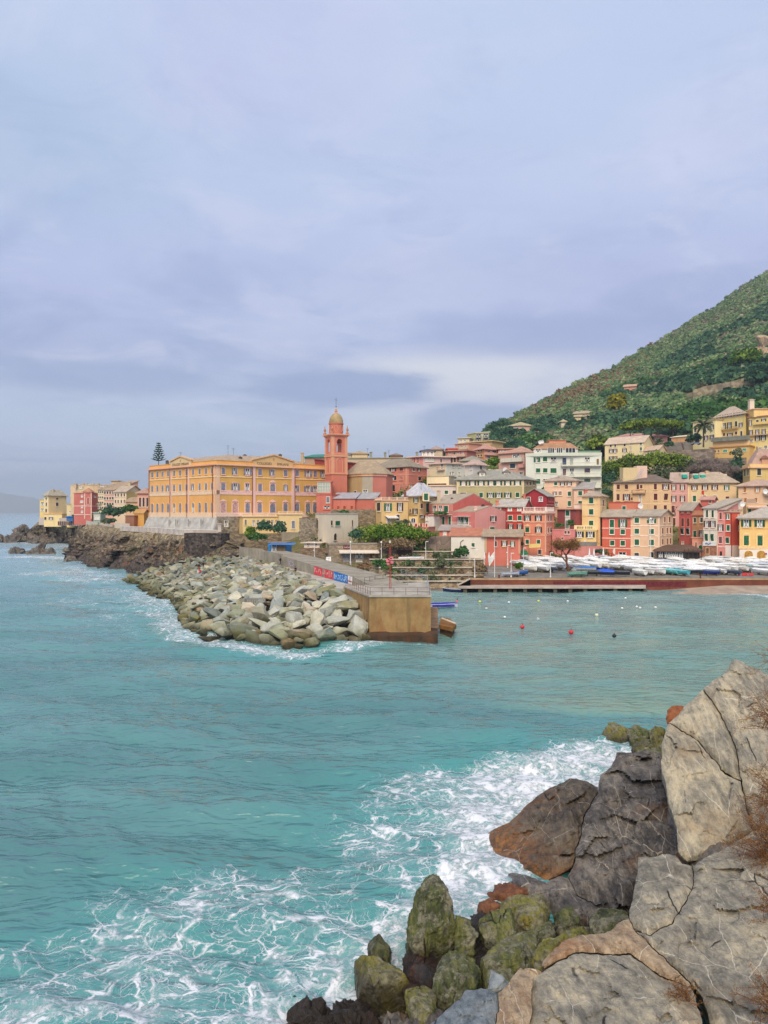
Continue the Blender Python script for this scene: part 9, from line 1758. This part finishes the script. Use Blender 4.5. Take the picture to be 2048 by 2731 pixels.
def person(label,foot,rz,top,legs,pose='walk',sc=1.0,hairc=(40,30,26)):
 r=empty('person',foot,label,'person');r.rotation_euler=(0,0,rz);r.scale=(sc,)*3
 if pose=='walk':J=dict(hip=(0,0,.95),ch=(0,.04,1.32),nk=(0,.03,1.5),hd=(0,.06,1.68),k1=(.09,.22,.52),f1=(.09,.18,.06),t1=(.09,.36,.03),k2=(-.09,-.02,.50),f2=(-.09,-.36,.12),t2=(-.09,-.22,.03),e1=(.25,-.10,1.12),h1=(.24,.06,.88),e2=(-.25,.06,1.12),h2=(-.22,.26,.94))
 elif pose=='stand':J=dict(hip=(0,0,.95),ch=(0,.02,1.32),nk=(0,.03,1.5),hd=(0,.06,1.68),k1=(.1,.03,.5),f1=(.11,0,.06),t1=(.12,.18,.03),k2=(-.1,.02,.5),f2=(-.12,0,.06),t2=(-.13,.18,.03),e1=(.26,-.03,1.12),h1=(.22,.16,.92),e2=(-.26,-.03,1.12),h2=(-.22,.15,.95))
 else:J=dict(hip=(0,0,.42),ch=(0,.12,.80),nk=(0,.16,.97),hd=(0,.22,1.14),k1=(.12,.42,.55),f1=(.12,.45,.08),t1=(.12,.62,.03),k2=(-.12,.42,.52),f2=(-.12,.5,.08),t2=(-.12,.66,.03),e1=(.26,.14,.62),h1=(.14,.4,.6),e2=(-.26,.14,.62),h2=(-.14,.4,.58))
 J['s1']=(.19,J['ch'][1],J['ch'][2]+.1);J['s2']=(-.19,J['ch'][1],J['ch'][2]+.1);J['p1']=(.1,J['hip'][1],J['hip'][2]-.06);J['p2']=(-.1,J['hip'][1],J['hip'][2]-.06);J['tp']=(0,J['hd'][1]+.01,J['hd'][2]+.1)
 E=[('hip','ch'),('ch','nk'),('nk','hd'),('hd','tp'),('hip','p1'),('p1','k1'),('k1','f1'),('f1','t1'),('hip','p2'),('p2','k2'),('k2','f2'),('f2','t2'),('ch','s1'),('s1','e1'),('e1','h1'),('ch','s2'),('s2','e2'),('e2','h2')]
 names=['hip']+[k for k in J if k!='hip'];Rr=dict(hip=.15,ch=.16,nk=.06,hd=.105,tp=.07,p1=.1,p2=.1,k1=.065,k2=.065,f1=.045,f2=.045,t1=.04,t2=.04,s1=.075,s2=.075,e1=.05,e2=.05,h1=.04,h2=.04)
 me=bpy.data.meshes.new('body');me.from_pydata([J[k]for k in names],[(names.index(a),names.index(b_))for a,b_ in E],[]);o=bpy.data.objects.new('tmp',me);sk=o.modifiers.new('s','SKIN');o.modifiers.new('d','SUBSURF').levels=1
 for i,k in enumerate(names):me.skin_vertices[0].data[i].radius=(Rr[k],Rr[k]*.85);me.skin_vertices[0].data[i].use_root=(k=='hip')
 me2=bake(o);me2.name='body'
 me2.materials.clear()
 for c_ in(top,legs,(206,160,130),(36,32,32)):me2.materials.append(paint(c_,.8))
 hz_=J['hip'][2];nz=J['nk'][2]
 for pl in me2.polygons:
  x,y,z=pl.center;hand=min((Vector(pl.center)-Vector(J[h])).length for h in('h1','h2'))<.08;foot_=min((Vector(pl.center)-Vector(J[h])).length for h in('f1','f2','t1','t2'))<.12;leg=min((Vector(pl.center)-(Vector(J[a])+(Vector(J[b_])-Vector(J[a]))*t_)).length for a,b_ in(('p1','k1'),('k1','f1'),('p2','k2'),('k2','f2'))for t_ in(.3,.6,.9))<.16
  pl.material_index=2 if hand or z>nz+.02 else 3 if foot_ else 1 if(leg and z<hz_+.12)or z<hz_-.02 else 0;pl.use_smooth=True
 link('body',me2,r);mb=MB();hd=J['hd'];mb.lathe((hd[0],hd[1]-.015,hd[2]+.0),[(.105,0),(.118,.06),(.09,.12),(.03,.15)],10);mb.obj('hair',paint(hairc,.9),r,smooth=True);return r
person('person in black striding along the mole promenade',P(747.5,1508,171),math.radians(-120),(30,30,34),(26,26,30),'walk',1.05)
person('person in a dark jacket standing on the boulders, left of the pair',P(531,1523,178),math.radians(150),(56,38,44),(150,40,56),'stand',1.05);person('person in black standing on the boulders, right of the pair',P(542,1519,179),math.radians(200),(30,28,36),(40,36,44),'stand',1.05)
person('person in red sitting on a boulder in front of the standing pair',P(534,1532,176.5),math.radians(170),(226,40,60),(206,40,60),'sit',1.0);person('person in black sitting at the edge of the promenade boulders',P(789,1527,158),math.radians(150),(34,32,36),(30,30,34),'sit',1.05)
gu=empty('seagull',W(1436,1660)+Vector((0,0,.5)),'white gull gliding low over the harbour','seagull');mb=MB();mb.tube((-.25,0,0),(.1,0,.02),.05,.07,6);mb.tube((.1,0,.02),(.28,0,.05),.07,.03,6)
mb.add([(-.05,0,.04),(.1,0,.05),(.02,.6,.2),(-.08,.6,.2),(-.05,0,.04),(.1,0,.05),(.02,-.6,.2),(-.08,-.6,.2)],[(0,1,2,3),(4,7,6,5)]);mb.add([(-.25,-.04,0),(-.25,.04,0),(-.42,.09,0),(-.42,-.09,0)],[(0,1,2,3)]);mb.obj('body',WHITE,gu)
bpy.data.scenes.remove(TMP)
